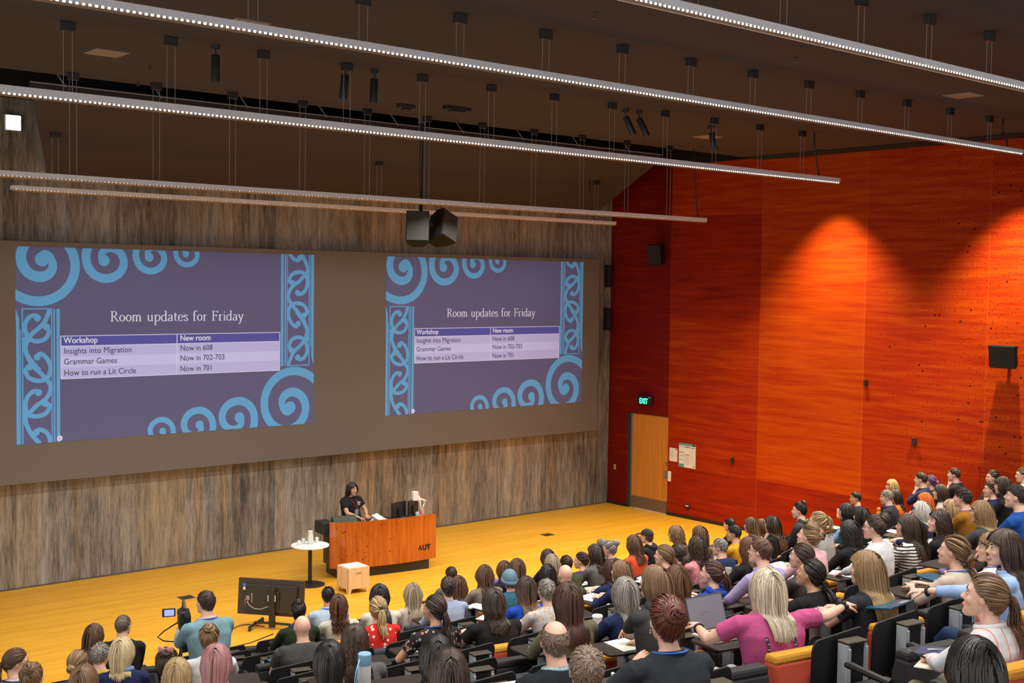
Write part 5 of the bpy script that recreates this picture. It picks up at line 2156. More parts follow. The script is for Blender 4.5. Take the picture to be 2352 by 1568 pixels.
POS = {1: (3, -18.097, -10.500, 1.947), 2: (4, -18.256, -11.400, 2.064), 3: (3, -17.518, -10.500, 1.828), 4: (0, -16.300, -7.800, 1.270), 5: (1, -16.325, -8.700, 1.585), 6: (2, -16.946, -9.600, 1.582), 7: (4, -17.466, -11.400, 2.148), 8: (4, -16.612, -11.400, 2.109), 9: (7, -17.910, -14.100, 2.801), 10: (6, -17.780, -13.200, 2.459), 11: (5, -17.448, -12.300, 2.256), 13: (5, -18.158, -12.300, 2.258), 14: (2, -14.598, -9.600, 1.653), 15: (1, -13.632, -8.700, 1.503), 16: (2, -14.046, -9.600, 1.641), 17: (3, -14.074, -10.500, 1.940), 18: (4, -14.719, -11.400, 2.087), 19: (2, -12.962, -9.600, 1.616), 20: (4, -15.614, -11.400, 2.049), 21: (7, -16.754, -14.100, 2.745), 22: (8, -17.541, -15.000, 2.970), 24: (6, -15.330, -13.200, 2.571), 25: (3, -13.106, -10.500, 1.888), 26: (0, -10.974, -7.800, 1.220), 27: (1, -11.537, -8.700, 1.328), 28: (2, -11.808, -9.600, 1.685), 29: (1, -10.714, -8.700, 1.424), 30: (2, -11.252, -9.600, 1.693), 31: (3, -12.145, -10.500, 1.846), 32: (6, -14.631, -13.200, 2.518), 33: (5, -13.446, -12.300, 2.290), 34: (3, -11.515, -10.500, 1.815), 35: (0, -9.075, -7.800, 1.221), 36: (1, -9.793, -8.700, 1.397), 37: (2, -10.353, -9.600, 1.627), 38: (4, -12.045, -11.400, 2.064), 39: (6, -13.969, -13.200, 2.524), 40: (8, -15.371, -15.000, 3.033), 41: (1, -9.209, -8.700, 1.349), 42: (2, -9.800, -9.600, 1.700), 43: (9, -17.329, -15.900, 3.181), 44: (10, -17.923, -16.800, 3.417), 45: (10, -17.156, -16.800, 3.446), 46: (11, -17.773, -17.700, 3.624), 47: (0, -7.883, -7.800, 1.247), 48: (1, -8.613, -8.700, 1.443), 49: (4, -11.267, -11.400, 2.010), 50: (2, -9.016, -9.600, 1.736), 51: (0, -6.826, -7.800, 1.273), 52: (2, -8.116, -9.600, 1.767), 53: (3, -8.614, -10.500, 1.964), 54: (5, -10.736, -12.300, 2.383), 55: (4, -9.240, -11.400, 2.027), 56: (5, -11.323, -12.300, 2.357), 57: (4, -10.074, -11.400, 2.051), 58: (5, -12.033, -12.300, 2.264), 59: (7, -12.601, -14.100, 2.669), 60: (8, -14.735, -15.000, 2.990), 61: (9, -15.361, -15.900, 3.340), 62: (8, -14.110, -15.000, 3.002), 63: (11, -17.209, -17.700, 3.770), 64: (3, -7.854, -10.500, 1.896), 65: (0, -4.672, -7.800, 1.219), 66: (2, -6.333, -9.600, 1.688), 67: (1, -4.914, -8.700, 1.361), 68: (3, -6.960, -10.500, 1.919), 69: (6, -10.898, -13.200, 2.540), 70: (8, -12.990, -15.000, 3.100), 71: (3, -6.299, -10.500, 2.058), 72: (6, -9.610, -13.200, 2.688), 73: (7, -11.037, -14.100, 2.847), 74: (8, -12.376, -15.000, 2.969), 75: (9, -13.483, -15.900, 3.136), 76: (10, -15.215, -16.800, 3.456), 77: (10, -14.057, -16.800, 3.426), 78: (7, -10.272, -14.100, 2.801), 79: (8, -11.186, -15.000, 3.104), 80: (4, -6.389, -11.400, 2.185), 81: (1, -2.111, -8.700, 1.564), 82: (3, -3.907, -10.500, 2.022), 83: (1, -0.910, -8.700, 1.678), 84: (2, -2.227, -9.600, 1.737), 85: (3, -2.868, -10.500, 2.225), 86: (2, -1.054, -9.600, 1.888), 87: (3, -1.790, -10.500, 2.210), 88: (4, -3.782, -11.400, 2.215), 89: (5, -5.748, -12.300, 2.404), 90: (6, -7.332, -13.200, 2.574), 91: (7, -7.891, -14.100, 2.934), 92: (6, -6.594, -13.200, 2.522), 93: (8, -9.097, -15.000, 3.021), 94: (4, -2.126, -11.400, 2.303), 95: (5, -3.854, -12.300, 2.389), 96: (6, -5.209, -13.200, 2.703), 97: (4, -1.100, -11.400, 2.254), 98: (9, -10.072, -15.900, 3.425), 99: (8, -10.584, -15.000, 3.041), 100: (8, -9.980, -15.000, 3.021), 101: (10, -12.843, -16.800, 3.399), 102: (11, -13.751, -17.700, 3.693), 103: (10, -12.245, -16.800, 3.349), 104: (12, -15.671, -18.600, 3.839), 105: (13, -17.410, -19.500, 4.010), 106: (5, -7.339, -12.300, 2.360)}

T = {
 1: ('lowpony', 'br', 0.3, 'navystripe', 'L', 'chinR', 102, -8, 'brown hair and glasses, fist at mouth'),
 2: ('bunmess', 'lb', 0.0, 'cream', 'L', 'desk', 10, 8, 'tousled light-brown updo at the far left'),
 3: ('lowbun', 'hl', 0.0, 'grey', 'L', 'desk', 22, 0, 'highlighted brown hair in a low bun'),
 4: ('long', 'br', 0.3, 'grey', 'L', 'lap', 66, 0, 'long brown hair beside the cropped grey man'),
 5: ('crop', 'gb', 0.0, 'black', 'L', 'lap', 52, 0, 'cropped greying hair and a black jacket'),
 6: ('shortcurl', 'gy', 0.0, 'yellow', 'L', 'desk', 15, 0, 'curly grey hair beside the blonde bob'),
 7: ('bob', 'pb', 0.14, 'navy', 'L', 'desk', 0, 0, 'pale blonde bob and a navy fleece'),
 8: ('bunmess', 'hl', 0.0, 'white', 'S', 'desk', 10, 0, 'golden topknot half behind pastel pink hair'),
 9: ('mid', 'pk', 0.26, 'white', 'S', 'desk', 5, 0, 'pastel pink shoulder-length hair'),
 10: ('mid', 'bl', 0.28, 'floral', 'L', 'desk', 5, 6, 'blonde-streaked hair just below the pink hair'),
 11: ('bow', 'db', 0.0, 'black', 'L', 'desk', 0, 6, 'dark curls tied in a pink bow'),
 13: ('mid', 'lb', 0.28, 'grey', 'L', 'desk', 5, 8, 'smooth golden-brown crown under the low bun'),
 14: ('topknot', 'bk', 0.0, 'green', 'L', 'desk', 25, 0, 'a black topknot and dark green jacket'),
 15: ('short', 'bk', 0.0, 'palebue', 'L', 'desk', 2, 0, 'short black hair and a pale blue shirt'),
 16: ('curly', 'au', 0.3, 'cream', 'L', 'desk', 0, 0, 'curly auburn hair and a cream top'),
 17: ('braids', 'bk', 0.34, 'cream', 'L', 'chinL', 0, 0, 'long black braids and a cream top'),
 18: ('clawpony', 'bl', 0.26, 'redfloral', 'L', 'write', 5, 8, 'blonde hair in a black claw clip'),
 19: ('long', 'ab', 0.36, 'beige', 'L', 'lap', 0, 0, 'long straight ash-blonde hair nearest the lectern'),
 20: ('bald', 'br', 0.0, 'charcoal', 'S', 'lap', 18, 4, 'a bald head and charcoal T-shirt'),
 21: ('curly', 'db', 0.3, 'grey', 'L', 'desk', 12, 4, 'wavy dark hair above the pale blue bottle'),
 22: ('long', 'bk', 0.38, 'black', 'L', 'desk', 0, 4, 'long black wavy hair left of the bottle'),
 24: ('lowpony', 'db', 0.16, 'blackfloral', 'S', 'lapL', -25, 4, 'a low dark ponytail and black floral top'),
 25: ('claw', 'db', 0.0, 'bluestripe', 'L', 'desk', -15, 4, 'dark clipped-up hair and blue striped shirt'),
 26: ('short', 'db', 0.0, 'grey', 'L', 'desk', -10, 0, 'short dark hair in the front row, leftmost'),
 27: ('mid', 'br', 0.26, 'black', 'L', 'desk', 0, 0, 'brown shoulder-length hair beside the striped shirt'),
 28: ('longwave', 'br', 0.32, 'taupe', 'L', 'desk', 0, 0, 'long wavy brown hair and taupe sweater'),
 29: ('mid', 'br', 0.24, 'black', 'L', 'desk', 0, 0, 'plain brown hair above the purple bottle'),
 30: ('mid', 'br', 0.26, 'black', 'L', 'desk', 10, 0, 'golden-brown hair right behind the blue beanie'),
 31: ('beanie', 'br', 0.0, 'teal', 'L', 'desk', 0, 0, 'a dusty blue beanie and teal top'),
 32: ('bobwave', 'db', 0.19, 'black', 'S', 'writeL', -5, 4, 'a dark wavy bob and black T-shirt'),
 33: ('longwave', 'mx', 0.3, 'royal', 'L', 'desk', 0, 4, 'balayage wavy hair and a royal blue top'),
 34: ('mid', 'bk', 0.24, 'black', 'L', 'desk', 5, 0, 'glossy black hair beside the bald head'),
 35: ('long', 'db', 0.32, 'black', 'L', 'chinL', 0, 0, 'long dark hair, arm raised, in black'),
 36: ('bob', 'gb2', 0.12, 'black', 'L', 'desk', 0, 0, 'a short ash-blonde bob'),
 37: ('short', 'db', 0.0, 'olive', 'L', 'desk', 0, 0, 'short dark brown hair behind the ash-blonde bob'),
 38: ('bald', 'gy', 0.0, 'olive', 'L', 'desk', -5, 4, 'a bald shaven head and olive top'),
 39: ('short', 'gy', 0.0, 'floral', 'L', 'desk', -12, 4, 'short grey hair, glasses and flowery shirt'),
 40: ('bobbig', 'rb', 0.28, 'khaki', 'L', 'desk', 0, 4, 'a thick chestnut long bob and khaki knit'),
 41: ('pony', 'db', 0.12, 'purple', 'L', 'desk', -45, 0, 'dark ponytail in profile, purple collar'),
 42: ('mid', 'db', 0.22, 'grey', 'L', 'desk', -20, 0, 'dark hair partly hidden by raised hands'),
 43: ('longwave', 'bk', 0.34, 'black', 'L', 'desk', 0, 8, 'tousled black hair right of the bottle'),
 44: ('long', 'db2', 0.34, 'black', 'L', 'desk', 0, 10, 'sleek dark hair above the booklet titled 2025'),
 45: ('balding', 'bg', 0.0, 'checkdark', 'L', 'lap', 0, 2, 'a large bald spot and checked collar'),
 46: ('shortmess', 'bg', 0.0, 'black', 'L', 'lap', 0, 8, 'tousled brown-grey hair at the bottom edge'),
 47: ('short', 'gy', 0.0, 'grey', 'L', 'chinL', -30, 0, 'wavy grey hair, hand at chin'),
 48: ('bunhigh', 'gy', 0.0, 'denim', 'L', 'chinL', -35, 0, 'a grey high bun, glasses and denim jacket'),
 49: ('curly', 'rb', 0.36, 'navy', 'L', 'desk', 0, 0, 'long dark red curls'),
 50: ('longwave', 'br', 0.24, 'coral', 'L', 'desk', -10, 0, 'tied brown waves and a coral sweater'),
 51: ('cap', 'br', 0.0, 'black', 'L', 'desk', -40, 0, 'a black cap and black hoodie'),
 52: ('curly', 'lb', 0.34, 'black', 'L', 'desk', -35, 0, 'long light-brown curls and glasses'),
 53: ('mid', 'br', 0.22, 'grey', 'L', 'desk', 0, 0, 'brown hair just above the dark curls'),
 54: ('curly', 'db', 0.3, 'pinkpat', 'L', 'chinL', 0, 0, 'dark curly hair and pink patterned blouse'),
 55: ('short', 'gy', 0.0, 'navy', 'L', 'desk', -30, 0, 'short grey hair, glasses and navy shirt'),
 56: ('lowpony', 'lb', 0.1, 'blackfloral', 'L', 'chinL', -30, 2, 'light-brown low ponytail and dark flowery top'),
 57: ('lowpony', 'db', 0.12, 'grey', 'L', 'desk', -5, 2, 'dark low ponytail behind the pink blouse'),
 58: ('longwave', 'lb', 0.3, 'navy', 'L', 'desk', -25, 4, 'light-brown hair right of the dark red curls'),
 59: ('pony', 'rb2', 0.14, 'blue', 'L', 'desk', -30, 8, 'auburn ponytail, white scrunchie and blue hoodie'),
 60: ('longwave', 'gy', 0.34, 'navy', 'L', 'desk', -5, 4, 'long wavy silver-grey hair'),
 61: ('long', 'lb', 0.34, 'charcoal', 'L', 'snack', -18, 6, 'straight light-brown hair and charcoal jacket'),
 62: ('longwave', 'br2', 0.32, 'black', 'L', 'desk', 0, 4, 'warm brown wavy hair beside the open laptop'),
 63: ('bunbraid', 'rd', 0.0, 'slate', 'S', 'neck', -3, 6, 'a dark red braided bun and blue lanyard'),
 64: ('short', 'bk', 0.0, 'mustard', 'L', 'desk', -45, 2, 'short black hair at a small laptop'),
 65: ('short', 'bk', 0.0, 'black', 'L', 'desk', -20, 0, 'black hair just behind the small laptop'),
 66: ('mid', 'hl', 0.24, 'navy', 'L', 'desk', -25, 0, 'half-tied streaky hair near the red wall'),
 67: ('mid', 'br', 0.18, 'black', 'L', 'desk', -10, 0, 'a small brown head beside the dark curls'),
 68: ('longwave', 'dm', 0.34, 'black', 'L', 'chinL', -12, 0, 'long dark waves fading to copper'),
 69: ('curly', 'au', 0.3, 'black', 'L', 'desk', -10, 2, 'frizzy copper-brown curls'),
 70: ('short', 'br', 0.0, 'lavender', 'L', 'write', -28, 8, 'short brown hair and lavender shirt'),
 71: ('topknot', 'bk', 0.0, 'charcoal', 'L', 'lap', -45, 0, 'a small black topknot and charcoal sweater'),
 72: ('ponyhigh', 'bl', 0.16, 'greylight', 'L', 'write', -30, 0, 'blonde high ponytail and pale grey top'),
 73: ('claw', 'hl', 0.0, 'pink', 'L', 'write', -25, 14, 'fair pinned-up hair and pale pink shirt'),
 74: ('lowbun', 'db', 0.0, 'charcoal', 'L', 'desk', -22, 6, 'a dark low bun behind the black ponytail'),
 75: ('lowpony', 'bk', 0.2, 'black', 'S', 'write', -25, 16, 'a glossy black low ponytail and black top'),
 76: ('longbig', 'pb2', 0.27, 'magenta', 'S', 'type', -5, 2, 'blonde hair, magenta top and speckled dress'),
 77: ('longbig', 'bl2', 0.42, 'slate', 'S', 'desk', -20, 4, 'very long golden hair and slate T-shirt'),
 78: ('curly', 'bk', 0.24, 'black', 'L', 'desk', 0, 2, 'tight black curls beside the teal tumbler'),
 79: ('bunhigh', 'db', 0.0, 'white', 'L', 'desk', -28, 2, 'a brown bun, amber glasses and white top'),
 80: ('mid', 'bk', 0.22, 'paleblue2', 'L', 'desk', -30, 2, 'black fringe hair and light blue cardigan'),
 81: ('short', 'bk', 0.0, 'navy', 'L', 'phone', -62, 0, 'a black fringe, nearly facing the camera'),
 82: ('short', 'gy', 0.0, 'dark', 'L', 'desk', -45, -6, 'silver-grey hair and dark jacket, leaning back'),
 83: ('mid', 'bl', 0.22, 'black', 'L', 'desk', -45, 0, 'wavy blonde hair closest to the red wall'),
 84: ('mid', 'db', 0.2, 'orange', 'L', 'desk', -15, 0, 'dark hair beside the orange bottle'),
 85: ('short', 'db', 0.0, 'navy', 'L', 'chinL', -35, 0, 'short dark hair, hand at chin, near violet'),
 86: ('bunlow', 'pu', 0.0, 'black', 'L', 'chinL', -25, 4, 'violet hair in a small bun'),
 87: ('short', 'db', 0.0, 'black', 'L', 'chinL', -35, 4, 'dark short hair, black suit, sitting tallest'),
 88: ('longwave', 'db', 0.34, 'beige', 'L', 'desk', -5, 2, 'long dark hair in front of black suit'),
 89: ('long', 'or', 0.26, 'black', 'L', 'desk', -10, 4, 'vivid orange hair'),
 90: ('bob', 'wh', 0.14, 'navy', 'L', 'desk', -10, 6, 'a snow-white bob and navy collar'),
 91: ('shortcurl', 'db', 0.0, 'mustardbrown', 'L', 'desk', -25, 4, 'thick brown hair and mustard-brown sweater'),
 92: ('mid', 'bl', 0.26, 'grey', 'L', 'desk', -30, 2, 'blonde hair half hidden by mustard sweater'),
 93: ('bobbig', 'bl2', 0.24, 'charcoal', 'L', 'hold', -18, 4, 'a full golden-blonde bob and charcoal knit'),
 94: ('pony', 'db', 0.08, 'black', 'L', 'chinL', -55, 0, 'dark hair in profile, tissue at nose'),
 95: ('lowbun', 'db', 0.0, 'navy', 'L', 'chinL', -45, 2, 'dark tied hair, palm on cheek'),
 96: ('mid', 'db', 0.2, 'black', 'L', 'desk', -10, 0, 'round dark hair behind the palm-on-cheek woman'),
 97: ('pony', 'br', 0.06, 'white', 'L', 'desk', -50, -2, 'brown hair and white top at right edge'),
 98: ('undercut', 'db', 0.0, 'blue2', 'S', 'desk', -30, 8, 'a dark quiff, shaved sides and blue T-shirt'),
 99: ('halfup', 'db', 0.34, 'bwstripe', 'S', 'desk', -30, 6, 'half-up long hair and black-white striped top'),
 100: ('curly', 'db', 0.24, 'black', 'L', 'desk', -55, 8, 'dark wavy hair, looking down in profile'),
 101: ('twist', 'hl2', 0.12, 'beige', 'L', 'desk', -28, 8, 'twisted honey-brown hair and beige top'),
 102: ('longbig', 'db', 0.34, 'blueshirt', 'L', 'pass', -52, 2, 'long dark hair, laughing, in blue shirt'),
 103: ('mid', 'lb', 0.22, 'white', 'L', 'desk', -48, 2, 'fair hair half hidden by the laughing woman'),
 104: ('ponyside', 'hl3', 0.26, 'rwstripe', 'L', 'pen', -28, 10, 'honey ponytail and red-striped white shirt'),
 105: ('mid', 'bk', 0.24, 'black', 'L', 'desk', 0, 10, 'a dark crown at the bottom right'),
 106: ('long', 'bk', 0.3, 'black', 'L', 'desk', -10, 2, 'black hair in front of light blue cardigan'),
}

DESC = {k: v[8] for k, v in T.items()}
TURN = {}
for k, (j, x, y, z) in POS.items():
    style, hcol, L, top, sleeve, pose, yaw, pitch_, desc = T[k]
    zl = z - fl(j)
    hip_z = .55 + (zl - 1.22) * .8
    lean = {'write': -.13, 'writeL': -.12}.get(pose, -.085)
    hc = (0, 0, zl)
    dist = (Vector((x, y, z)) - CAM).length
    lod = 0 if dist < 10.5 else 1 if dist < 15 else 2
    az = math.degrees(math.atan2(-8.9 - x, -2.0 - y))
    turn = math.radians(max(-10, .45 * az))          # the seats fan towards the lectern
    if k not in (1, 20, 14, 4, 5) and yaw > -18:
        yaw = az * (.55 if pose == 'write' else 1.0) + .2 * yaw
    elif yaw <= -18:
        yaw += 6
    hy = math.radians(yaw) - turn
    TURN[k] = turn
    male = k in MALES
    start_person(k, (x, y, fl(j)), -turn, desc, hc, style, hcol, L, top, sleeve, hy, math.radians(-pitch_), pose_arms(pose, hc, hy), lod, hip=(0, lean, hip_z),
                 tyaw=math.radians({76: 16, 102: -26, 104: -8, 61: -4, 1: 20, 48: -15}.get(k, .30 * max(-20, min(40, math.degrees(hy))))), wide=WIDE.get(k, 1.0), male=male, skin=DEEP.get(k, 'f'), smile=k == 102)

# the presenter behind the lectern and the camera operator on the left
PRES = (-8.90, -1.93, 0)
fl_ = fl
start_person('presenter', PRES, math.radians(190), '', (0, .02, 1.475), 'long', 'bk', .36, 'black', 'S', math.radians(6), math.radians(0),
             {-1: ((-.12, .30, 1.0), (-.8, -.3, -.6), (0, 0, -1), 35), 1: ((.06, .30, .965), (.9, -.3, -.5), (0, 0, -1), 45)}, 1, hip=(0, .0, .86), legs='stand', wide=1.12, skin='m',
             label='person standing at the lectern, long black hair, black T-shirt, red lanyard')
CAMO = (-16.36, -10.80, fl_(3))
start_person('operator', CAMO, math.radians(-2), '', (0, 0, 1.61), 'short', 'db', 0, 'tealjumper', 'L', math.radians(-14), math.radians(-6),
             {-1: ((-.12, .36, 1.27), (-.35, 0, -1), (.6, 0, -.5), 55), 1: ((.10, .30, 1.12), (.9, -.2, -.7), (-.5, 0, -.8), 50)}, 1, hip=(0, -.10, .90), legs='stand', wide=1.08, male=True,
             label='person in pale teal sweater standing behind a video camera on a tripod')

# the union of each figure's forms is evaluated once for everybody
dg = bpy.context.evaluated_depsgraph_get()
done = {}
for o in QUEUE:
    done[o.name] = bpy.data.meshes.new_from_object(o.evaluated_get(dg))
for p_ in people:
    for q in ('sk', 'sh', 'tr'):
        o = p_[q]
        p_[q] = done[o.name]
        bpy.data.objects.remove(o)


def part(name, me, parent, mats):
    me.materials.clear()
    for m in mats:
        me.materials.append(m)
    o = bpy.data.objects.new(name, me)
    COL.objects.link(o)
    o.parent = parent
    return o


def merge(me, g):
    """the fingers, eyes, brows and lips join the body's own mesh"""
    bm = bmesh.new()
    bm.from_mesh(me)
    vs_ = [bm.verts.new(q) for q in g.v]
    for f, mi in zip(g.f, g.m):
        try:
            nf = bm.faces.new([vs_[i] for i in f])
            nf.material_index = mi
            nf.smooth = True
        except ValueError:
            pass
    bm.normal_update()
    bm.to_mesh(me)
    bm.free()


for n_, p_ in enumerate(people):
    b, root, key = p_['b'], p_['root'], p_['key']
    g = G()
    for sd in (-1, 1):
        el, wr, pn, curl = b.arm[sd]
        f = (wr - el).normalized()
        hand(g, wr + f * .004, f, pn, 1 if sd == -1 else -1, curl, 38, 5, .97 if b.male else .9)
    face_bits(g, b.Mh, p_['smile'])
    hvis = p_['hcol']
    me = p_['sk']
    me.materials.clear()
    for m in (SKIN[p_['skin']], EYEW, IRIS, LIP, BROW, TEETH):
        me.materials.append(m)
    me.polygons.foreach_set('material_index', np.zeros(len(me.polygons), np.int32))
    merge(me, g)
    bo = bpy.data.objects.new('body', me)
    COL.objects.link(bo)
    bo.parent = root
    sh = part('shirt', p_['sh'], root, [cloth(p_['top'])])
    part('trousers', p_['tr'], root, [cloth('speckled') if key == 76 else TROUSER.get(key) or (JEANS if n_ % 3 == 0 else DARKT)])
    for sg in b.shoes():
        sg.obj('shoe', SHOE, root, smooth=True)
    hair(b, p_['style'], HAIRM[p_['hcol']], p_['L'], p_['lod'], 17 + n_, root)
    X, c7 = b.X, b.c7
    if key in LANYARD or key == 'presenter' or key == 'operator':
        m = LANY[LANYARD.get(key, 'r' if key == 'presenter' else 'n')]
        g = G()
        r = .086 * (1.06 if b.male else 1)
        pts = []
        for i in range(19):
            t = -2.15 + 4.3 * i / 18
            pts.append(c7 + X * (math.sin(t) * r) + b.F * (.012 - math.cos(t) * (r + .004)) + Vector((0, 0, .010 - .016 * (1 - math.cos(t)))))
        ch = b.spine(.60) + b.F * (.155 * b.wide)
        md = b.spine(.80) + b.F * (.148 * b.wide)
        pts = [ch, ch.lerp(md, .5) - X * .03 + b.F * .006, md - X * .055] + pts[1:-1] + [md + X * .055, ch.lerp(md, .5) + X * .03 + b.F * .006, ch]
        g.tube(pts, .009, 6, flat=.35)
        ln = g.obj('lanyard', m, root, smooth=True)
        if key == 'presenter':
            g = G()
            g.box(ch + Vector((0, 0, -.05)) + b.F * .012, (.09, .008, .11))
            g.obj('badge', mat('badge', (.25, .28, .34), .3), ln)
            g = G()
            q = b.spine(.76)
            for i in range(9):
                g.box(q + X * (-.055 - .016 * (i % 5)) + b.F * .158 + Vector((0, 0, .03 - .03 * (i // 5) - .008 * (i % 3))), (.012, .012, .026))
            g.obj('shirt_print', mat('print_pale', (.55, .65, .66), .6), sh)
    if key in GLASSES:
        g = G()
        m = mat('glasses_frame', (.05, .018, .01) if key == 79 else (.03, .025, .022), .4)
        for sx in (-1, 1):
            g.tube([b.Mh @ Vector((sx * .032 + .023 * math.cos(a), .098, .010 + .018 * math.sin(a))) for a in np.linspace(0, 2 * PI, 14, endpoint=False)], .0022, 5, closed=True)
            g.tube([b.Mh @ Vector((sx * .054, .096, .014)), b.Mh @ Vector((sx * .076, .06, .014)), b.Mh @ Vector((sx * .080, .0, .012))], .0022, 5)
        g.tube([b.Mh @ Vector((-.009, .099, .014)), b.Mh @ Vector((.009, .099, .014))], .0022, 5)
        g.obj('glasses', m, root, smooth=True)
    if key in COLLAR or key in ('operator',):
        kind, c = COLLAR.get(key, ('c', (.55, .45, .52)))
        g = G()
        r = .074 if not b.male else .080
        if kind == 'scarf':
            r += .014
        for e in range(2 if kind == 'scarf' else 1):
            g.tube([c7 + X * (math.sin(t) * r) + b.F * (.014 - math.cos(t) * (r - .004)) + Vector((0, 0, .006 - .016 * (1 - math.cos(t)) - .02 * e)) for t in np.linspace(0, 2 * PI, 22, endpoint=False)], (.021 if kind == 'scarf' else .016), 8, closed=True, flat=1.1)
        g.obj('scarf' if kind == 'scarf' else 'collar', cloth_mat('collar_check', (.10, .30, .46), 'check', (.55, .62, .50), (.10, .18, .5), 40) if kind == 'check' else mat('collar_%d' % n_, c, .85), root, smooth=True)
    if key in HOOD:
        g = G()
        for e in range(2):
            g.tube([c7 + X * (math.sin(t) * .095) + b.F * (-.03 - math.cos(t) * .075) + Vector((0, 0, .012 - .022 * (1 + math.cos(t)) - .03 * e)) for t in np.linspace(-2.4, 2.4, 16)], [.012] + [.034] * 14 + [.012], 8)
        g.obj('hood', cloth(p_['top']), root, smooth=True)
    if p_['style'] == 'beanie':
        me = cap_mesh(b.Mh, cloth_mat('beanie_knit', (.14, .24, .32)), root, .016, 'beanie', ok=lambda q: q[:, 2] > -.30 + .42 * np.clip(q[:, 1], 0, 1))
        o = part('beanie', me, root, [cloth_mat('beanie_knit', (.14, .24, .32))])
        g = G()
        g.tube([b.Mh @ Vector((.098 * math.sin(t), -.012 - .118 * math.cos(t), -.004 - .02 * math.cos(t))) for t in np.linspace(0, 2 * PI, 28, endpoint=False)], .013, 8, closed=True, flat=2.0)
        g.obj('brim_fold', cloth_mat('beanie_knit2', (.12, .21, .29)), o, smooth=True)
    if p_['style'] == 'cap':
        CAPB = mat('cap_black', (.012, .012, .014), .8)
        me = cap_mesh(b.Mh, CAPB, root, .016, 'cap', ok=lambda q: q[:, 2] > .10)
        o = part('cap', me, root, [CAPB])
        g = G()
        for zz in (0, 1):
            pass
        arc = np.linspace(-1.15, 1.15, 13)
        g.rings([[b.Mh @ Vector((.086 * math.sin(t), .075 + .025 * math.cos(t), .050 + h)) for t in arc] + [b.Mh @ Vector((.080 * math.sin(t), .075 + .115 * math.cos(t * .9), .034 + h)) for t in arc[::-1]] for h in (0, .006)])
        g.obj('peak', CAPB, o)
    if key == 76:
        SP = cloth('speckled')
        g = G()
        for sd in (-1, 1):
            pts = []
            for t in (.30, .45, .6, .75, .86, .92):
                pts.append(b.spine(t) + X * (sd * (.085 + .03 * (t - .3))) - b.F * ((.145 if t < .8 else .125 - (t - .8) * .5) * 1.12 - .012))
            g.tube(pts, .011, 6, flat=.5)
        g.obj('dress_strap', SP, root, smooth=True)
        g = G()
        h = b.hip
        R = []
        for z, a, d_, y in ((.20, .225, .165, -.005), (.06, .245, .18, 0), (-.05, .26, .20, .02), (-.11, .265, .22, .04)):
            R.append([Vector((h.x + a * math.cos(t), h.y + y + d_ * math.sin(t), h.z + z)) for t in [2 * PI * i / 22 for i in range(22)]])
        g.rings(R)
        g.obj('dress_skirt', SP, root, smooth=True)
    if key in (76, 63, 61):
        sd = {76: -1, 63: -1, 61: -1}[key]
        el, wr, _, _ = b.arm[sd]
        f = (wr - el).normalized()
        g = G()
        a1, a2 = f.orthogonal().normalized(), f.cross(f.orthogonal().normalized())
        q = wr - f * .03
        if key != 61:
            g.tube([q + a1 * (.031 * math.cos(t)) + a2 * (.031 * math.sin(t)) for t in np.linspace(0, 2 * PI, 16, endpoint=False)], .009, 6, closed=True)
            g.obj('wristband', BLACK, root, smooth=True)
    if key == 76:
        el, wr, _, _ = b.arm[1]
        f = (wr - el).normalized()
        a1 = f.orthogonal().normalized()
        a2 = f.cross(a1)
        g = G()
        q = wr - f * .025
        g.tube([q + a1 * ((.036 + .007 * math.sin(t * 7)) * math.cos(t)) + a2 * ((.036 + .007 * math.sin(t * 7)) * math.sin(t)) for t in np.linspace(0, 2 * PI, 42, endpoint=False)], .013, 6, closed=True)
        g.obj('scrunchie', BLACK, root, smooth=True)
    if key == 102:
        el, wr, _, _ = b.arm[-1]
        f = (wr - el).normalized()
        a1 = f.orthogonal().normalized()
        a2 = f.cross(a1)
        g = G()
        q = wr - f * .015
        g.tube([q + a1 * (.030 * math.cos(t)) + a2 * (.030 * math.sin(t)) for t in np.linspace(0, 2 * PI, 16, endpoint=False)], .011, 6, closed=True, flat=1.2)
        g.obj('watch_strap', BLACK, root, smooth=True)
    if key in (63, 104):
        g = G()
        for sx in (-1, 1):
            for zz in (-.040, -.052):
                g.ell(b.Mh @ Vector((sx * .081, -.004, zz)), (.005, .005, .006), 8, 6)
        g.obj('earrings', SILVER, root, smooth=True)

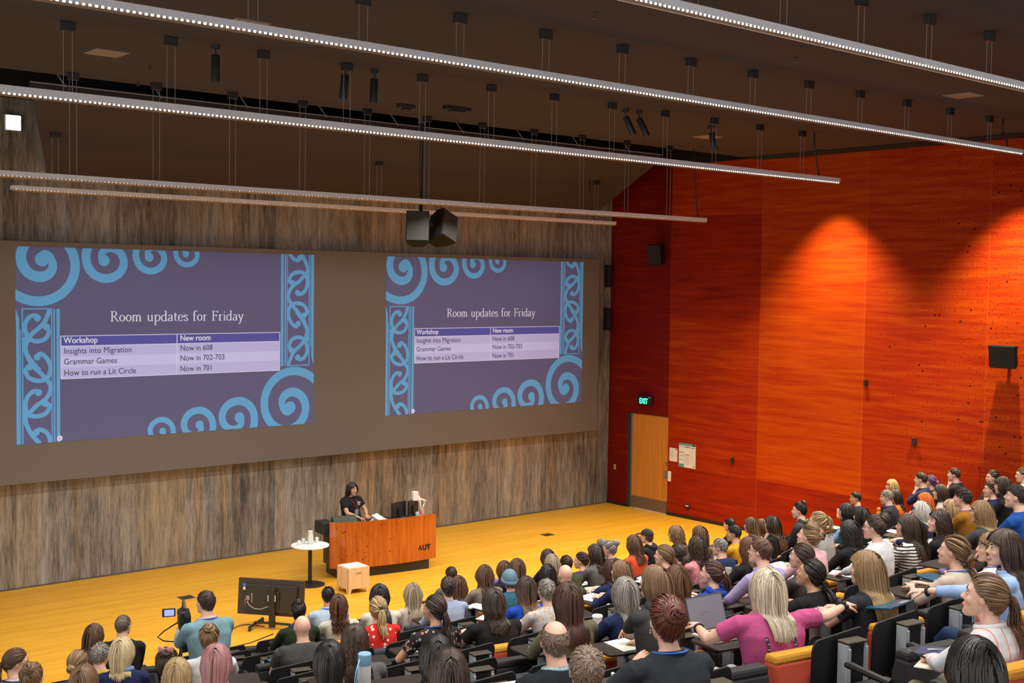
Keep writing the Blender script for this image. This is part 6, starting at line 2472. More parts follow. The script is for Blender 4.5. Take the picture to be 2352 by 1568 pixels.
# ---------------------------------------------------------------- seats and writing tablets
SEAT_R, SEAT_N = make_seat(RED, MUST), make_seat(NAVY, NAVY)
DSEAT = mat('seat_black_shell', (.016, .016, .018), .7)
SEAT_E = make_seat(DSEAT, DSEAT)
TAB_O, TAB_S = make_tablet(True), make_tablet(False)
STOWED = {102, 104, 105, 46}
NAVYSEAT = {19, 24, 18, 95, 54}
rows = {}
for k, (j, x, y, z) in POS.items():
    rows.setdefault(j, []).append((x, k))
ORD = {1: 'next', 2: 'second', 3: 'third', 4: 'fourth', 5: 'fifth', 6: 'sixth', 7: 'seventh', 8: 'eighth', 9: 'ninth', 10: 'tenth', 11: 'eleventh', 12: 'twelfth', 13: 'thirteenth', 14: 'fourteenth', 15: 'fifteenth', 16: 'sixteenth'}
n_seat = 0
for j in range(0, 14):
    yy = Y0 - PITCHY * j - .06
    occ = sorted(rows.get(j, []))
    xs = [(x, k) for x, k in occ]
    # vacant places between and beside the people
    lo, hi = -21.5, -1.25
    edges = [(lo - .6, None)] + occ + [(hi + .6, None)]
    vac = []
    for (xa, ka), (xb, kb) in zip(edges[:-1], edges[1:]):
        n = int((xb - xa) / .60 + .02) - 1
        if n < 1:
            continue
        for i in range(1, n + 1):
            x = xa + (xb - xa) * i / (n + 1)
            if ka is not None and (i <= n / 2 or kb is None):
                vac.append((x, ka, i, 'right'))
            elif kb is not None:
                vac.append((x, kb, n + 1 - i, 'left'))
    for x, k in occ:
        s_ = copy_tree(SEAT_N if k in NAVYSEAT else SEAT_R)
        s_.location = (x, yy, fl(j))
        s_.rotation_euler.z = -TURN[k]
        tag(s_, 'seat under the person with ' + DESC[k], 'seat', 'lecture seats with people in them')
        n_seat += 1
        if k == 104:
            continue
        t_ = copy_tree(TAB_S if k in STOWED else TAB_O)
        t_.location = (x, yy, fl(j))
        t_.rotation_euler.z = -TURN[k]
        tag(t_, ('folded' if k in STOWED else 'open') + ' tablet before the person with ' + DESC[k], 'writing tablet', 'writing tablets')
    for x, k, i, side in vac:
        if abs(x + 16.6) < .85 and j in (2, 3):
            continue
        if (k == 104 and side == 'left' and i < 3) or (k == 105 and side == 'right' and i < 6) or (j == 11 and -16.25 < x < -15.15):
            continue
        if not in_view((x, yy - .25, fl(j) + .86), 60):
            continue
        s_ = copy_tree(SEAT_E)
        s_.location = (x, yy, fl(j))
        s_.rotation_euler.z = -math.radians(max(-10, .45 * math.degrees(math.atan2(-8.9 - x, -2.0 - yy))))
        tag(s_, 'empty seat, %s %s of person with %s' % (ORD[i], side, DESC[k]), 'seat', 'empty lecture seats')
        if i == 1 and (j * 3 + int(x * 7)) % 3 == 0 and j < 12:
            op = True
        else:
            op = False
        if j > 0 and not (k == 104 and side == 'left' and i < 3):
            t_ = copy_tree(TAB_O if op else TAB_S)
            t_.location = (x, yy, fl(j))
            t_.rotation_euler.z = s_.rotation_euler.z
            tag(t_, '%s tablet, %s %s of person with %s' % ('open' if op else 'folded', ORD[i], side, DESC[k]), 'writing tablet', 'writing tablets at empty seats')
        n_seat += 1
for o in (SEAT_R, SEAT_N, SEAT_E, TAB_O, TAB_S):
    remove_tree(o)

# ---------------------------------------------------------------- video camera on its tripod
VX, VY, VZ = -16.38, -10.36, fl(3) - .10
tp = empty('tripod', (VX, VY, VZ + .10), 0, 'black tripod carrying the video camera', 'tripod')
for k in range(3):
    a = math.radians(90 + 120 * k)
    g = G()
    g.tube([(.03 * math.cos(a), .03 * math.sin(a), 1.09), (.20 * math.cos(a), .20 * math.sin(a), .62), (.40 * math.cos(a), .40 * math.sin(a), .02)], [.018, .016, .012], 8)
    lg = g.obj('leg', BLACK, tp, smooth=True)
    g = G()
    g.ell((.40 * math.cos(a), .40 * math.sin(a), .015), (.022, .022, .015), 8, 6)
    g.obj('foot', BLACK, lg, smooth=True)
g = G()
g.lathe([(.045, 1.02), (.05, 1.1), (.05, 1.16), (.03, 1.20), (.05, 1.22), (.05, 1.27)], n=16)
g.obj('head', BLACK, tp, smooth='auto')
g = G()
g.tube([(-.03, -.05, 1.20), (-.20, -.30, 1.04)], .010, 6)
g.tube([(-.16, -.245, 1.075), (-.22, -.33, 1.02)], .017, 8)
g.obj('pan_handle', BLACK, tp, smooth=True)
vc = empty('video_camera', (VX, VY, VZ + 1.37), math.radians(-22), 'black video camera with open blue screen on the tripod', 'camera')
g = G()
g.box((0, -.02, .09), (.12, .30, .15))
g.box((0, -.15, .10), (.10, .06, .20))
g.obj('camera_body', mat('camera_black', (.014, .014, .014), .45), vc, bevel=.012)
g = G()
g.tube([(0, .12, .09), (0, .24, .09)], [.05, .058], 16)
g.obj('lens', BLACK, vc, smooth='auto')
g = G()
g.tube([(0, -.13, .22), (0, -.10, .25), (0, .08, .25), (0, .11, .17)], .016, 8)
g.obj('top_handle', mat('camera_grey', (.06, .05, .04), .5), vc, smooth='auto')
g = G()
g.tube([(.01, -.17, .17), (.02, -.27, .20)], [.025, .03], 10)
g.obj('viewfinder', BLACK, vc, smooth='auto')
g = G()
g.box((-.15, -.03, .17), (.13, .014, .085))
sc = g.obj('flip_screen', BLACK, vc, bevel=.004)
g = G()
g.box((-.147, -.0385, .17), (.095, .004, .062))
g.obj('lit_display', mat('lit_blue', (.12, .16, .75), .4, emit=1.6), sc)
g = G()
g.box((.0, -.185, .03), (.055, .012, .07))
g.obj('battery', mat('battery_grey', (.05, .05, .055), .4), vc, bevel=.004)
g = G()
g.box((.0, -.19, -.012), (.035, .012, .018))
g.obj('blue_button', mat('button_blue', (.02, .28, .75), .5), vc)
g = G()
g.tube([(-.06, .02, .05), (-.20, -.02, -.02), (-.26, -.04, -.07), (-.20, -.02, -.12), (-.04, .0, -.15)], .007, 6)
g.obj('cable', BLACK, vc, smooth=True)

# ---------------------------------------------------------------- things on the tablets
IT = {'cup_lid': (8, -14.60, -14.55, 2.55), 'cup_tilt': (8, -14.08, -14.42, 2.55), 'booklet_dark': (8, -14.32, -14.48, 2.55), 'phone_black': (8, -14.57, -14.66, 2.55), 'cup_green': (5, -13.68, -11.62, 1.87), 'papers': (5, -13.82, -11.71, 1.87), 'notebook': (5, -14.01, -11.84, 1.87), 'folder_red': (5, -13.21, -11.83, 1.87), 'bottle_purple': (1, -10.40, -8.24, 0.96), 'cup_dark': (1, -10.59, -7.77, 0.96), 'cup_small': (1, -10.58, -7.84, 0.96), 'nb1': (4, -11.18, -10.80, 1.64), 'nb2': (4, -10.93, -10.81, 1.64), 'nb3': (5, -12.00, -11.82, 1.87), 'nb4': (5, -12.01, -12.06, 1.87), 'nb5': (4, -10.06, -10.71, 1.64), 'nb6': (4, -10.41, -11.04, 1.64), 'paper7': (3, -12.33, -9.98, 1.42), 'cup55': (3, -7.82, -10.15, 1.42), 'case_green': (3, -5.89, -9.86, 1.42), 'paper8': (3, -5.76, -10.04, 1.42), 'cup73': (4, -7.04, -11.03, 1.64), 'tumbler_teal': (5, -7.29, -11.96, 1.87), 'paper9': (6, -7.98, -12.75, 2.10), 'paper10': (6, -9.72, -12.78, 2.10), 'tumbler_pink': (10, -13.21, -15.97, 3.01), 'paper11': (8, -10.12, -14.59, 2.55), 'cup59': (6, -10.48, -12.52, 2.10), 'bottle_orange': (3, -1.28, -9.14, 1.42), 'cup82': (2, -0.90, -8.11, 1.19), 'paper12': (2, -0.45, -8.73, 1.19), 'paper13': (2, -0.47, -8.54, 1.19), 'paper14': (5, -5.70, -11.74, 1.87), 'paper15': (6, -7.40, -12.77, 2.10), 'paper16': (6, -6.65, -12.84, 2.10), 'case_red': (9, -9.88, -15.49, 2.78), 'book_teal': (10, -12.26, -16.19, 3.01), 'case_purple': (10, -12.11, -16.04, 3.01), 'laptop76': (8, -13.42, -14.69, 2.55), 'laptop64': (1, -4.46, -7.50, 0.96), 'sheet64': (1, -4.77, -7.51, 0.96), 'ipad50': (0, -5.81, -6.25, 0.74), 'phone_pink': (3, -13.71, -10.19, 1.42), 'tissue': (3, -13.43, -10.17, 1.42), 'marker_pink': (3, -13.52, -10.10, 1.42), 'paper17': (2, -13.71, -9.23, 1.19), 'book_blue': (4, -15.85, -11.09, 1.64), 'bottle_blue': (8, -16.94, -14.45, 2.55), 'bottle_water': (11, -16.97, -17.03, 3.23), 'book_2025': (9, -16.68, -15.45, 2.78), 'magazine': (10, -16.90, -16.10, 3.01), 'phone_purple': (10, -16.82, -16.23, 3.01), 'paper18': (2, -17.22, -8.96, 1.19), 'nb94': (4, -1.73, -10.31, 1.64), 'paper19': (4, -0.95, -10.98, 1.64), 'cup97': (4, 1.57, -9.96, 1.64), 'paper20': (2, -1.11, -8.13, 1.19), 'paper21': (3, -6.74, -10.26, 1.42), 'papers22': (8, -9.82, -14.50, 2.55)}
TABZ = .7365


def spot(n):
    """a place on the nearest person's open tablet"""
    j, x, y, z = IT[n]
    yy = Y0 - PITCHY * j - .06
    best = min(((abs(px + .44 * math.sin(TURN[k]) - x), k) for k, (jj, px, py, pz) in POS.items() if jj == j and k not in STOWED), default=(0, None))
    px = POS[best[1]][1]
    a = -TURN[best[1]]
    dx, dy = x - px, y - yy
    lx, ly = dx * math.cos(a) + dy * math.sin(a), -dx * math.sin(a) + dy * math.cos(a)
    lx = min(max(lx, -.17), .17)
    ly = min(max(ly, .35), .53)
    return px + lx * math.cos(a) - ly * math.sin(a), yy + lx * math.sin(a) + ly * math.cos(a), fl(j) + TABZ


BOOKP = mat('book_page', (.78, .76, .68), .8)


def sheet(n, label, w_=.21, d_=.29, rz=.1, m=None, cat='paper', name='paper_sheets'):
    x, y, z = spot(n)
    root = empty(name, (x, y, z), rz, label, cat, 'loose papers on the tablets')
    g = G()
    g.box((0, 0, .002), (w_, d_, .004))
    g.obj('lower_sheet', m or PAPER, root)
    g = G()
    g.box((.012, .008, .0053), (w_ * .97, d_ * .97, .0025), R=rotz(.12))
    g.obj('upper_sheet', m or PAPER, root)
    return root


def open_book(n, label, rz=.15, w_=.16, d_=.22):
    x, y, z = spot(n)
    root = empty('open_notebook', (x, y, z), rz, label, 'notebook', 'open notebooks on the tablets')
    for sx in (-1, 1):
        g = G()
        pr = [(0, .002), (0, .014), (.3, .018), (.75, .012), (1, .007), (1, .002)]
        g.rings([[(sx * a * w_, yy, b) for a, b in pr] for yy in (-d_ / 2, d_ / 2)])
        g.obj('page_block', BOOKP, root)
    g = G()
    g.box((0, 0, .001), (w_ * 2.04, d_ * 1.03, .002))
    g.obj('cover', mat('cover_navy', (.03, .05, .10), .6), root)
    g = G()
    g.tube([(w_ * .3, -.05, .021), (w_ * .75, .06, .019)], .0045, 6)
    g.obj('ribbon', mat('ribbon_tan', (.35, .22, .07), .6), root)
    return root


open_book('nb1', 'open notebook in front of the dark red curls, left one')
open_book('nb2', 'open notebook in front of the dark red curls, right one', -.1, .13)
open_book('nb3', 'open notebook before the silver-grey hair, upper one', .2)
sheet('nb4', 'white papers left of the long silver-grey hair')
open_book('nb5', 'open notebook just below the coral sweater', .1)
open_book('nb6', 'open notebook behind the light-brown ponytail woman', -.05)
sheet('paper7', 'white papers left of the dark wavy bob', .18, .25)
sheet('paper8', 'white papers behind the green pencil case', .2, .28, -.1)
open_book('paper9', 'open notebook below the light blue cardigan', .1)
open_book('paper10', 'large open notebook left of the black ponytail', .1, .19, .26)
open_book('paper11', 'open notebook with pen beside the golden hair woman', -.05, .19, .25)
sheet('paper12', 'white paper right of the orange bottle')
sheet('paper14', 'white paper before the snow-white bob', .2, .28, -.1)
open_book('paper15', 'open notebook under the half-up long hair')
sheet('paper16', 'white paper in front of the dark curly profile')
sheet('paper17', 'folded cream paper on the tablet by the red floral dress', .16, .22, .5, mat('cream_paper', (.68, .60, .44), .8))
sheet('paper18', 'white paper beside the seated profile at lower left', .16, .2)
sheet('paper19', 'white paper below the palm-on-cheek woman')
sheet('paper21', 'white paper beside the lavender shirt')
sheet('papers', 'white papers left of the dark bob and black T-shirt', .2, .27, .3)
open_book('notebook', 'notebook at the left edge of the dark bob tablet', .6, .10, .2)
sheet('nb94', 'white paper in front of the black suit', .18, .24)
sheet('papers22', 'white paper right of the half-up long hair', .2, .28, .2)

x, y, z = spot('cup_lid')
cup('paper_cup', (x, y, z), .044, .125, mat('cup_white', (.72, .70, .68), .5), 'white paper cup with lid left of the grey jacket', WHITE)
x, y, z = spot('cup_tilt')
cup('paper_cup', (x - .04, y + .02, z + .03), .042, .11, mat('cup_white', (.72, .70, .68), .5), 'tilted white paper cup in the hand of the grey jacket', None, 'cup', (.25, .5, 0))
x, y, z = spot('cup_green')
cup('paper_cup', (x, y, z), .043, .13, WHITE, 'white paper cup with yellow-green band near the dark bob', WHITE, mark=mat('cup_lime', (.62, .60, .05), .5))
x, y, z = spot('cup_dark')
cup('paper_cup', (x, y, z), .040, .10, BLACK, 'black cup in the front row left of the wavy brown hair')
x, y, z = spot('cup_small')
cup('paper_cup', (x + .1, y, z), .038, .10, WHITE, 'small white cup beside the black cup in front row', WHITE)
x, y, z = spot('cup55')
cup('paper_cup', (x, y, z), .042, .12, WHITE, 'white paper cup by the grey-haired man in navy', WHITE)
x, y, z = spot('cup73')
cup('paper_cup', (x, y, z), .042, .11, WHITE, 'white cup beside the fair pinned-up hair', WHITE)
x, y, z = spot('cup59')
cup('paper_cup', (x, y, z), .040, .11, mat('cup_pale', (.6, .66, .58), .5), 'pale cup right of the white scrunchie')
x, y, z = spot('cup82')
cup('paper_cup', (-3.95, -10.08, fl(3) + TABZ), .045, .12, mat('cup_grey', (.5, .48, .46), .5), 'pale grey cup before the silver-haired man')


def bottle(name, loc, prof, m, label, capm=None, capprof=None, cat='bottle', rz=0, extra=None):
    root = empty(name, loc, rz, label, cat)
    g = G()
    g.lathe(prof, n=22)
    g.obj('bottle_body', m, root, smooth='auto')
    if capm:
        g = G()
        g.lathe(capprof, n=22)
        g.obj('cap', capm, root, smooth='auto')
    return root


x, y, z = spot('bottle_purple')
bottle('drink_bottle', (x, y, z), [(.036, 0), (.038, .01), (.038, .15), (.034, .17)], mat('bottle_purple', (.16, .08, .32), .35), 'purple drink bottle left of the blue beanie', mat('bottle_lilac', (.30, .20, .50), .35), [(.036, .17), (.037, .21), (.033, .215)])
bottle('drink_bottle', (-4.0 + .62, -10.02, fl(3) + TABZ), [(.038, 0), (.042, .01), (.042, .21), (.032, .235), (.030, .25)], mat('bottle_orange', (.72, .28, .02), .4), 'orange drink bottle below the wavy blonde hair', mat('bottle_orange_cap', (.62, .20, .02), .45), [(.033, .25), (.034, .285), (.02, .295), (.016, .31)])
x, y, z = spot('tumbler_teal')
bottle('tumbler', (x, y, z), [(.030, 0), (.032, .04), (.040, .07), (.044, .19), (.043, .20)], mat('tumbler_teal', (.008, .10, .15), .3, .3), 'teal steel tumbler left of the amber glasses', mat('tumbler_lid', (.10, .11, .11), .3), [(.044, .20), (.044, .215), (.03, .22)], 'tumbler')
x, y, z = spot('tumbler_pink')
tm_ = bottle('tumbler', (-14.05, -16.36, fl(9) + TABZ), [(.034, 0), (.036, .01), (.042, .15), (.043, .155)], mat('tumbler_pink', (.66, .50, .46), .4), 'pale pink travel mug with black lid', BLACK, [(.045, .155), (.046, .185), (.040, .19), (.036, .18)], 'tumbler')
g = G()
g.tube([(-.012 + .024 * i / 8, -.0415, .085 - .010 * math.sin(PI * i / 8)) for i in range(9)], .0018, 5)
g.tube([(-.018 + .036 * i / 8, -.0425, .105) for i in range(9)], .0014, 5)
g.tube([(-.016, -.041, .092), (0, -.040, .060), (.016, -.041, .092)], .0014, 5)
g.obj('line_mark', mat('mark_grey', (.35, .28, .28), .6), tm_)
# near the picture's lower edge
bottle('drink_bottle', (-16.93, -14.50, fl(8) + TABZ - .06), [(.045, 0), (.048, .01), (.048, .20), (.045, .215)], mat('bottle_offwhite', (.62, .62, .62), .35), 'large white drink bottle with pale blue lid', mat('lid_blue', (.24, .46, .66), .4), [(.048, .205), (.050, .21), (.050, .285), (.044, .292), (.001, .290)])
g = G()
g.tube([(-16.985, -14.52, fl(8) + TABZ + .20), (-17.03, -14.54, fl(8) + TABZ + .12), (-17.05, -14.55, fl(8) + TABZ + .02), (-17.02, -14.53, fl(8) + TABZ + .03), (-16.99, -14.52, fl(8) + TABZ + .15)], .006, 6)
tag(g.obj('carry_loop', mat('lid_blue', (.24, .46, .66), .4), smooth=True), 'pale blue cord loop hanging from the large bottle lid', 'cord')
wb = bottle('water_bottle', (-16.86, -16.98, fl(10) + TABZ - .02), [(.030, 0), (.034, .01), (.034, .06), (.031, .07), (.034, .08), (.034, .14), (.026, .175), (.014, .195), (.014, .21)], glass_mat('clear_plastic', (.95, .97, .97), .08, .85), 'clear water bottle with blue sports cap beside the braided bun', mat('cap_blue', (.01, .05, .55), .35), [(.017, .20), (.018, .235), (.010, .24)])
g = G()
g.lathe([(.010, .238), (.011, .262), (.006, .268)], n=14)
g.obj('spout', WHITE, wb, smooth='auto')
g = G()
g.lathe([(.0345, .075), (.0345, .125)], n=22, cap=False)
g.obj('label_band', mat('label_pale', (.55, .66, .66), .5), wb)


def slab(name, n, dims, m, label, cat, rz=0.0, dz=0.0, loc=None, bevel=.004, child=None):
    x, y, z = loc or spot(n)
    root = empty(name, (x, y, z + dz), rz, label, cat)
    g = G()
    g.box((0, 0, dims[2] / 2), dims)
    g.obj('body_slab' if not child else child, m, root, bevel=bevel)
    return root


NAVYB = mat('booklet_navy', (.012, .05, .11), .35)
bk = slab('booklet', 'booklet_dark', (.21, .29, .012), NAVYB, 'dark blue booklet with gold lettering before the grey jacket', 'booklet', .55, child='cover')
text('Conference 2025', .026, (-.092, .06, .0125), (0, 0, 0), mat('ink_white', (.75, .72, .62), .6), bk, 'cover_lettering', ext=.0003)
text('Programme', .020, (-.092, .02, .0125), (0, 0, 0), mat('ink_gold', (.62, .36, .06), .6), bk, 'cover_lettering', ext=.0003)
g = G()
for i in range(5):
    g.ell((.0 + .016 * i, -.05 + .012 * (i % 2), .018), (.016, .013, .006), 8, 6)
tag(g.obj('biscuit_pile', mat('biscuit', (.62, .38, .13), .8), smooth=True, loc=spot('booklet_dark')), 'golden snack pieces on the dark blue booklet', 'snack')
x, y, z = spot('phone_black')
ph = slab('phone', None, (.075, .155, .010), BLACK, 'black phone beside the lidded cup near the grey jacket', 'phone', 1.0, loc=(x, y - .02, z), child='case')
g = G()
g.box((0, 0, .0105), (.066, .144, .001))
g.obj('glass_face', mat('phone_glass', (.01, .01, .012), .1), ph)
x, y, z = spot('phone_pink')
ph = slab('phone', None, (.078, .155, .010), mat('phone_blush', (.66, .46, .40), .4), 'blush pink phone on the tablet by the claw clip', 'phone', .9, loc=(x, y, z), child='case')
g = G()
g.box((-.018, .055, .0115), (.03, .03, .003))
g.obj('camera_bump', mat('phone_bump', (.5, .36, .32), .3), ph)
x, y, z = spot('tissue')
g = G()
rn = random.Random(3)
for i in range(9):
    g.ell((rn.uniform(-.05, .05), rn.uniform(-.03, .03), .012), (.022, .016, .013), 8, 6)
tag(g.obj('crumpled_tissue', WHITE, smooth=True, loc=(x, y, z)), 'crumpled white tissue left of the black floral top', 'tissue')
x, y, z = spot('marker_pink')
g = G()
g.tube([(-.05, 0, .011), (.05, 0, .011)], .009, 8)
mk = g.obj('marker_pen', mat('marker_pink', (.62, .12, .30), .5), smooth=True, loc=(x, y - .02, z), label='pink marker pen between phone and tissue', cat='pen')
g = G()
g.tube([(.05, 0, .011), (.075, 0, .011)], .010, 8)
g.obj('pen_cap', mat('marker_cap', (.50, .06, .22), .5), mk, smooth=True)
fd = slab('folder', 'folder_red', (.24, .32, .012), mat('folder_red', (.72, .02, .015), .5), 'red folder right of the dark bob and black T-shirt', 'folder', -.5, child='cover')
g = G()
g.tube([(-.06, -.05, .017), (.07, .04, .017)], .0045, 6)
tag(g.obj('pen', mat('pen_violet', (.14, .06, .5), .4), smooth=True, loc=spot('folder_red')), 'thin violet pen lying on the red folder', 'pen')
g = G()
g.box((0, .06, .0125), (.10, .06, .001))
g.obj('white_print', PAPER, fd)
cs = slab('pencil_case', 'case_green', (.20, .08, .05), mat('case_green', (.02, .24, .07), .6), 'green pencil case near the long dark waves', 'pencil case', .4, child='case_body', bevel=.022)
g = G()
g.tube([(-.085, 0, .051), (.085, 0, .051)], .004, 6)
g.obj('zip', SILVER, cs)
cs = slab('pencil_case', 'case_red', (.22, .09, .05), mat('case_red', (.70, .015, .012), .5), 'bright red pencil case left of the laughing woman', 'pencil case', .4, child='case_body', bevel=.02)
g = G()
g.tube([(-.09, 0, .051), (.09, 0, .051)], .004, 6)
g.obj('zip', mat('zip_red', (.45, .01, .01), .5), cs)
bt = slab('booklet', 'book_teal', (.21, .29, .012), mat('booklet_teal', (.012, .10, .16), .35), 'teal booklet left of the twisted honey-brown hair', 'booklet', -.3, child='cover')
text('Conference', .030, (-.09, -.10, .0125), (0, 0, 0), mat('ink_white', (.75, .72, .62), .6), bt, 'cover_lettering', ext=.0003)
x, y, z = spot('case_purple')
slab('sunglasses_case', None, (.16, .075, .045), mat('case_lilac', (.14, .13, .30), .35), 'rounded violet case lying on the teal booklet', 'case', .9, .012, loc=(x, y, z), child='shell', bevel=.022)
slab('booklet', 'book_blue', (.15, .21, .010), mat('booklet_blue', (.03, .14, .24), .4), 'blue booklet left of the bald charcoal T-shirt man', 'booklet', .3, child='cover')
b5 = slab('booklet', 'book_2025', (.21, .30, .012), NAVYB, 'dark booklet titled 2025 near the bottom edge', 'booklet', -.15, child='cover')
text('2025', .045, (-.05, -.0, .0125), (0, 0, 0), mat('ink_gold2', (.70, .50, .25), .6), b5, 'cover_lettering', ext=.0003)
x, y, z = spot('magazine')
mg = slab('magazine', None, (.30, .36, .010), PAPER, 'white booklet with red block left of the bald spot man', 'magazine', -.25, loc=(x - .02, y, z), child='pages')
g = G()
g.box((.02, -.03, .0108), (.20, .12, .0012))
g.obj('red_block', mat('print_scarlet', (.72, .02, .01), .6), mg)
g = G()
for i in range(4):
    g.box((-.045 + .008 * i, .0 - .018 * i, .0118), (.045, .010, .001))
g.obj('white_lines', PAPER, mg)
slab('phone', 'phone_purple', (.075, .155, .010), mat('phone_lilac', (.20, .16, .40), .35), 'lilac phone left of the checked collar', 'phone', .1, .0, child='case')


def laptop(loc, rz, w_, d_, h_, ang, basem, label, key=True):
    root = empty('laptop', loc, rz, label, 'laptop', 'laptops in the audience')
    g = G()
    g.box((0, 0, .009), (w_, d_, .018))
    bs = g.obj('base', basem, root, bevel=.004)
    g = G()
    g.box((0, .035, .0188), (w_ * .84, d_ * .42, .0012))
    kb = g.obj('keyboard', mat('key_well', (.20, .18, .15), .6), bs)
    g = G()
    for r in range(5):
        for c in range(13):
            g.box((-w_ * .39 + w_ * .065 * c, .085 - .024 * r, .0205), (w_ * .052, .018, .003))
    g.obj('keys', mat('keys_dark', (.03, .028, .026), .5), kb)
    g = G()
    g.box((0, -.078, .0186), (w_ * .32, .062, .001))
    g.obj('trackpad', mat('trackpad', (.50, .46, .38), .4), bs)
    R = Matrix.Rotation(ang, 3, 'X')
    hz = Vector((0, d_ / 2 - .004, .016))
    g = G()
    g.box(hz + R @ Vector((0, 0, h_ / 2)), (w_, .008, h_), R=R)
    ld = g.obj('lid', mat('laptop_lid', (.05, .05, .052), .4), root, bevel=.003)
    g = G()
    g.box(hz + R @ Vector((0, -.0048, h_ / 2)), (w_ * .95, .001, h_ * .92), R=R)
    g.obj('display', mat('laptop_display', (.095, .085, .105), .3, emit=.6), ld)
    g = G()
    for i in range(6):
        g.box(hz + R @ Vector((-.06 + .022 * (i % 4), -.0056, h_ * .52 - .016 * (i // 4))), (.012, .0006, .003), R=R)
    g.obj('display_text', mat('display_ink', (.03, .03, .035), .5), ld)
    return root


laptop((-15.11, -16.33, fl(10) + TABZ), -.10, .36, .25, .25, -.32, mat('laptop_cream', (.60, .55, .44), .45), 'open silver laptop under the magenta-top woman\'s hand')
x, y, z = spot('laptop64')
j64, x64, y64, z64 = POS[64]
laptop((x64 - .02, y64 + .37, fl(j64) + TABZ), 0, .30, .21, .20, -.18, mat('laptop_grey', (.25, .25, .26), .45), 'small dark laptop in front of the black-haired man')
root = empty('paper_sheets', (x64 - .20, y64 + .42, fl(j64) + TABZ), .1, 'pale blue sheet left of the small dark laptop', 'paper')
g = G()
g.box((0, 0, .003), (.15, .24, .004))
g.obj('sheet', mat('pale_blue_paper', (.45, .62, .66), .7), root)
j50, x50, y50, z50 = POS[50]
tb_ = empty('tablet_computer', (x50 - .16, y50 + .36, fl(j50) + TABZ), .2, 'tablet computer propped up before the coral sweater', 'tablet computer')
g = G()
R = Matrix.Rotation(-.45, 3, 'X')
g.box((0, 0, .085), (.20, .010, .16), R=R)
g.obj('case', BLACK, tb_, bevel=.004)
g = G()
g.box((0, -.0055, .085), (.17, .002, .13), R=R)
g.obj('screen', mat('tablet_screen', (.55, .60, .66), .3, emit=.5), tb_)
g = G()
g.box((0, .06, .045), (.18, .006, .10), R=Matrix.Rotation(.7, 3, 'X'))
g.obj('prop', BLACK, tb_)

# notebooks and papers of the others in the audience
used = {n: IT[n] for n in IT}
busy = set()
for n, (j, x, y, z) in IT.items():
    best = min(((abs(px - x), k) for k, (jj, px, py, pz) in POS.items() if jj == j and k not in STOWED), default=(9, None))
    busy.add(best[1])
rn = random.Random(21)
for k, (j, x, y, z) in POS.items():
    if k in busy or k in STOWED or k in (76, 64, 50, 22, 44, 43):
        continue
    r_ = rn.random()
    px = x + .44 * math.sin(TURN[k]) + rn.uniform(-.06, .08)
    py = Y0 - PITCHY * j - .06 + .44 * math.cos(TURN[k])
    IT['_own'] = (j, px, py, z)
    if r_ < .55:
        o = open_book('_own', 'open notebook on the tablet of person with ' + DESC[k], rn.uniform(-.3, .3), .14, .20)
    elif r_ < .9:
        o = sheet('_own', 'white papers on the tablet of person with ' + DESC[k], .2, .27, rn.uniform(-.4, .4))

# the booklet passed between two rows, the pen, the phones in hands, the white cardigan
pb_ = empty('booklet', (-14.10, -17.04, 3.225), 0, 'dark teal booklet passed from the blue shirt to the magenta top', 'booklet')
g = G()
R = Matrix.Rotation(-.04, 3, 'Y') @ Matrix.Rotation(-.18, 3, 'X')
g.box((0, 0, 0), (.31, .21, .012), R=R)
g.obj('cover', mat('booklet_teal2', (.010, .085, .15), .3), pb_, bevel=.003)
t2 = text('2025', .05, R @ Vector((.02, -.085, .0068)), R.to_euler(), mat('ink_white', (.75, .72, .62), .6), pb_, 'cover_lettering', ext=.0003)
j, x, y, z = POS[104]
root = empty('ballpoint_pen', (x + .03, y + .36, fl(j) + .665), 0, 'black ballpoint pen in the hand above the folded papers', 'pen')
g = G()
g.tube([(.03, -.03, .01), (-.06, .045, .065)], .006, 8)
g.obj('barrel', BLACK, root, smooth=True)
g = G()
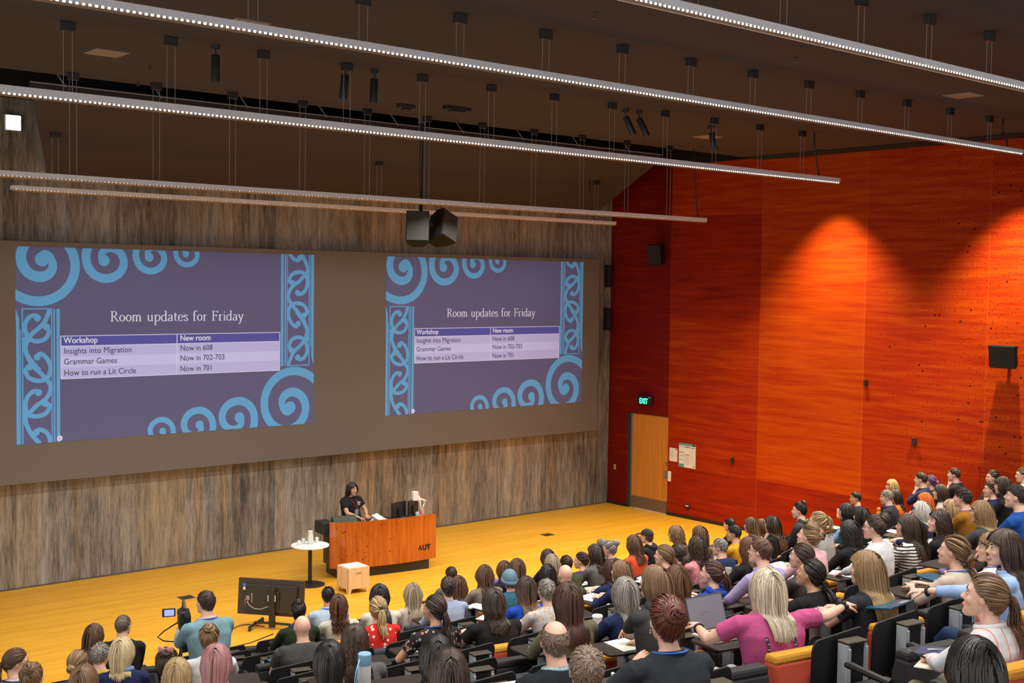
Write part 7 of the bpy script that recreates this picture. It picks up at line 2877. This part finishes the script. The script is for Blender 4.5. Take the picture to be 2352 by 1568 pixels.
g.tube([(-.06, .045, .065), (-.075, .057, .074)], .0035, 6)
g.obj('clip', SILVER, root)
root = empty('paper_sheets', (x + .02, y + .34, fl(j) + .655), .4, 'folded cream paper on the lap of the striped shirt', 'paper')
g = G()
g.box((0, 0, .003), (.24, .10, .006), R=Matrix.Rotation(.12, 3, 'Y'))
g.obj('sheet', mat('cream_paper2', (.70, .62, .50), .8), root)
root = empty('notebook', (x + .33, y + .46, fl(j) + .64), .3, 'navy notebook with a pen beside the striped shirt', 'notebook')
g = G()
g.box((0, 0, .008), (.17, .22, .016), R=Matrix.Rotation(-.12, 3, 'X'))
g.obj('cover', mat('notebook_navy', (.025, .04, .11), .5), root, bevel=.003)
g = G()
g.tube([(-.05, .04, .026), (.05, -.06, .016)], .005, 6)
g.obj('clipped_pen', SILVER, root, smooth=True)
j, x, y, z = POS[93]
slab('phone', None, (.075, .012, .15), mat('phone_pale', (.50, .52, .56), .35), 'pale phone held up by the golden-blonde bob', 'phone', .2, 0, loc=(x - .14, y + .33, z - .17), child='case')
j, x, y, z = POS[81]
slab('phone', None, (.012, .075, .15), mat('phone_white', (.66, .66, .66), .35), 'white phone held by the person nearly facing the camera', 'phone', .2, 0, loc=(x, y + .36, z - .40), child='case')
j, x, y, z = POS[76]
g = G()
rn = random.Random(9)
for i in range(16):
    a, b_ = rn.uniform(-.13, .10), rn.uniform(-.14, .12)
    g.ell((a, b_, .05 + rn.uniform(-.02, .05) - .25 * abs(a)), (rn.uniform(.05, .09), rn.uniform(.04, .08), rn.uniform(.03, .06)), 12, 8, 0, rotz(rn.uniform(0, 3)))
o = queue_remesh(g, .012, 4)
dg = bpy.context.evaluated_depsgraph_get()
me = bpy.data.meshes.new_from_object(o.evaluated_get(dg))
bpy.data.objects.remove(o)
o = part('cardigan', me, None, [cloth_mat('cardigan_white', (.55, .56, .58))])
o.location = (x - .30, y + .12, fl(j) + .58)
tag(o, 'crumpled white cardigan on the lap beside the speckled dress', 'cardigan')
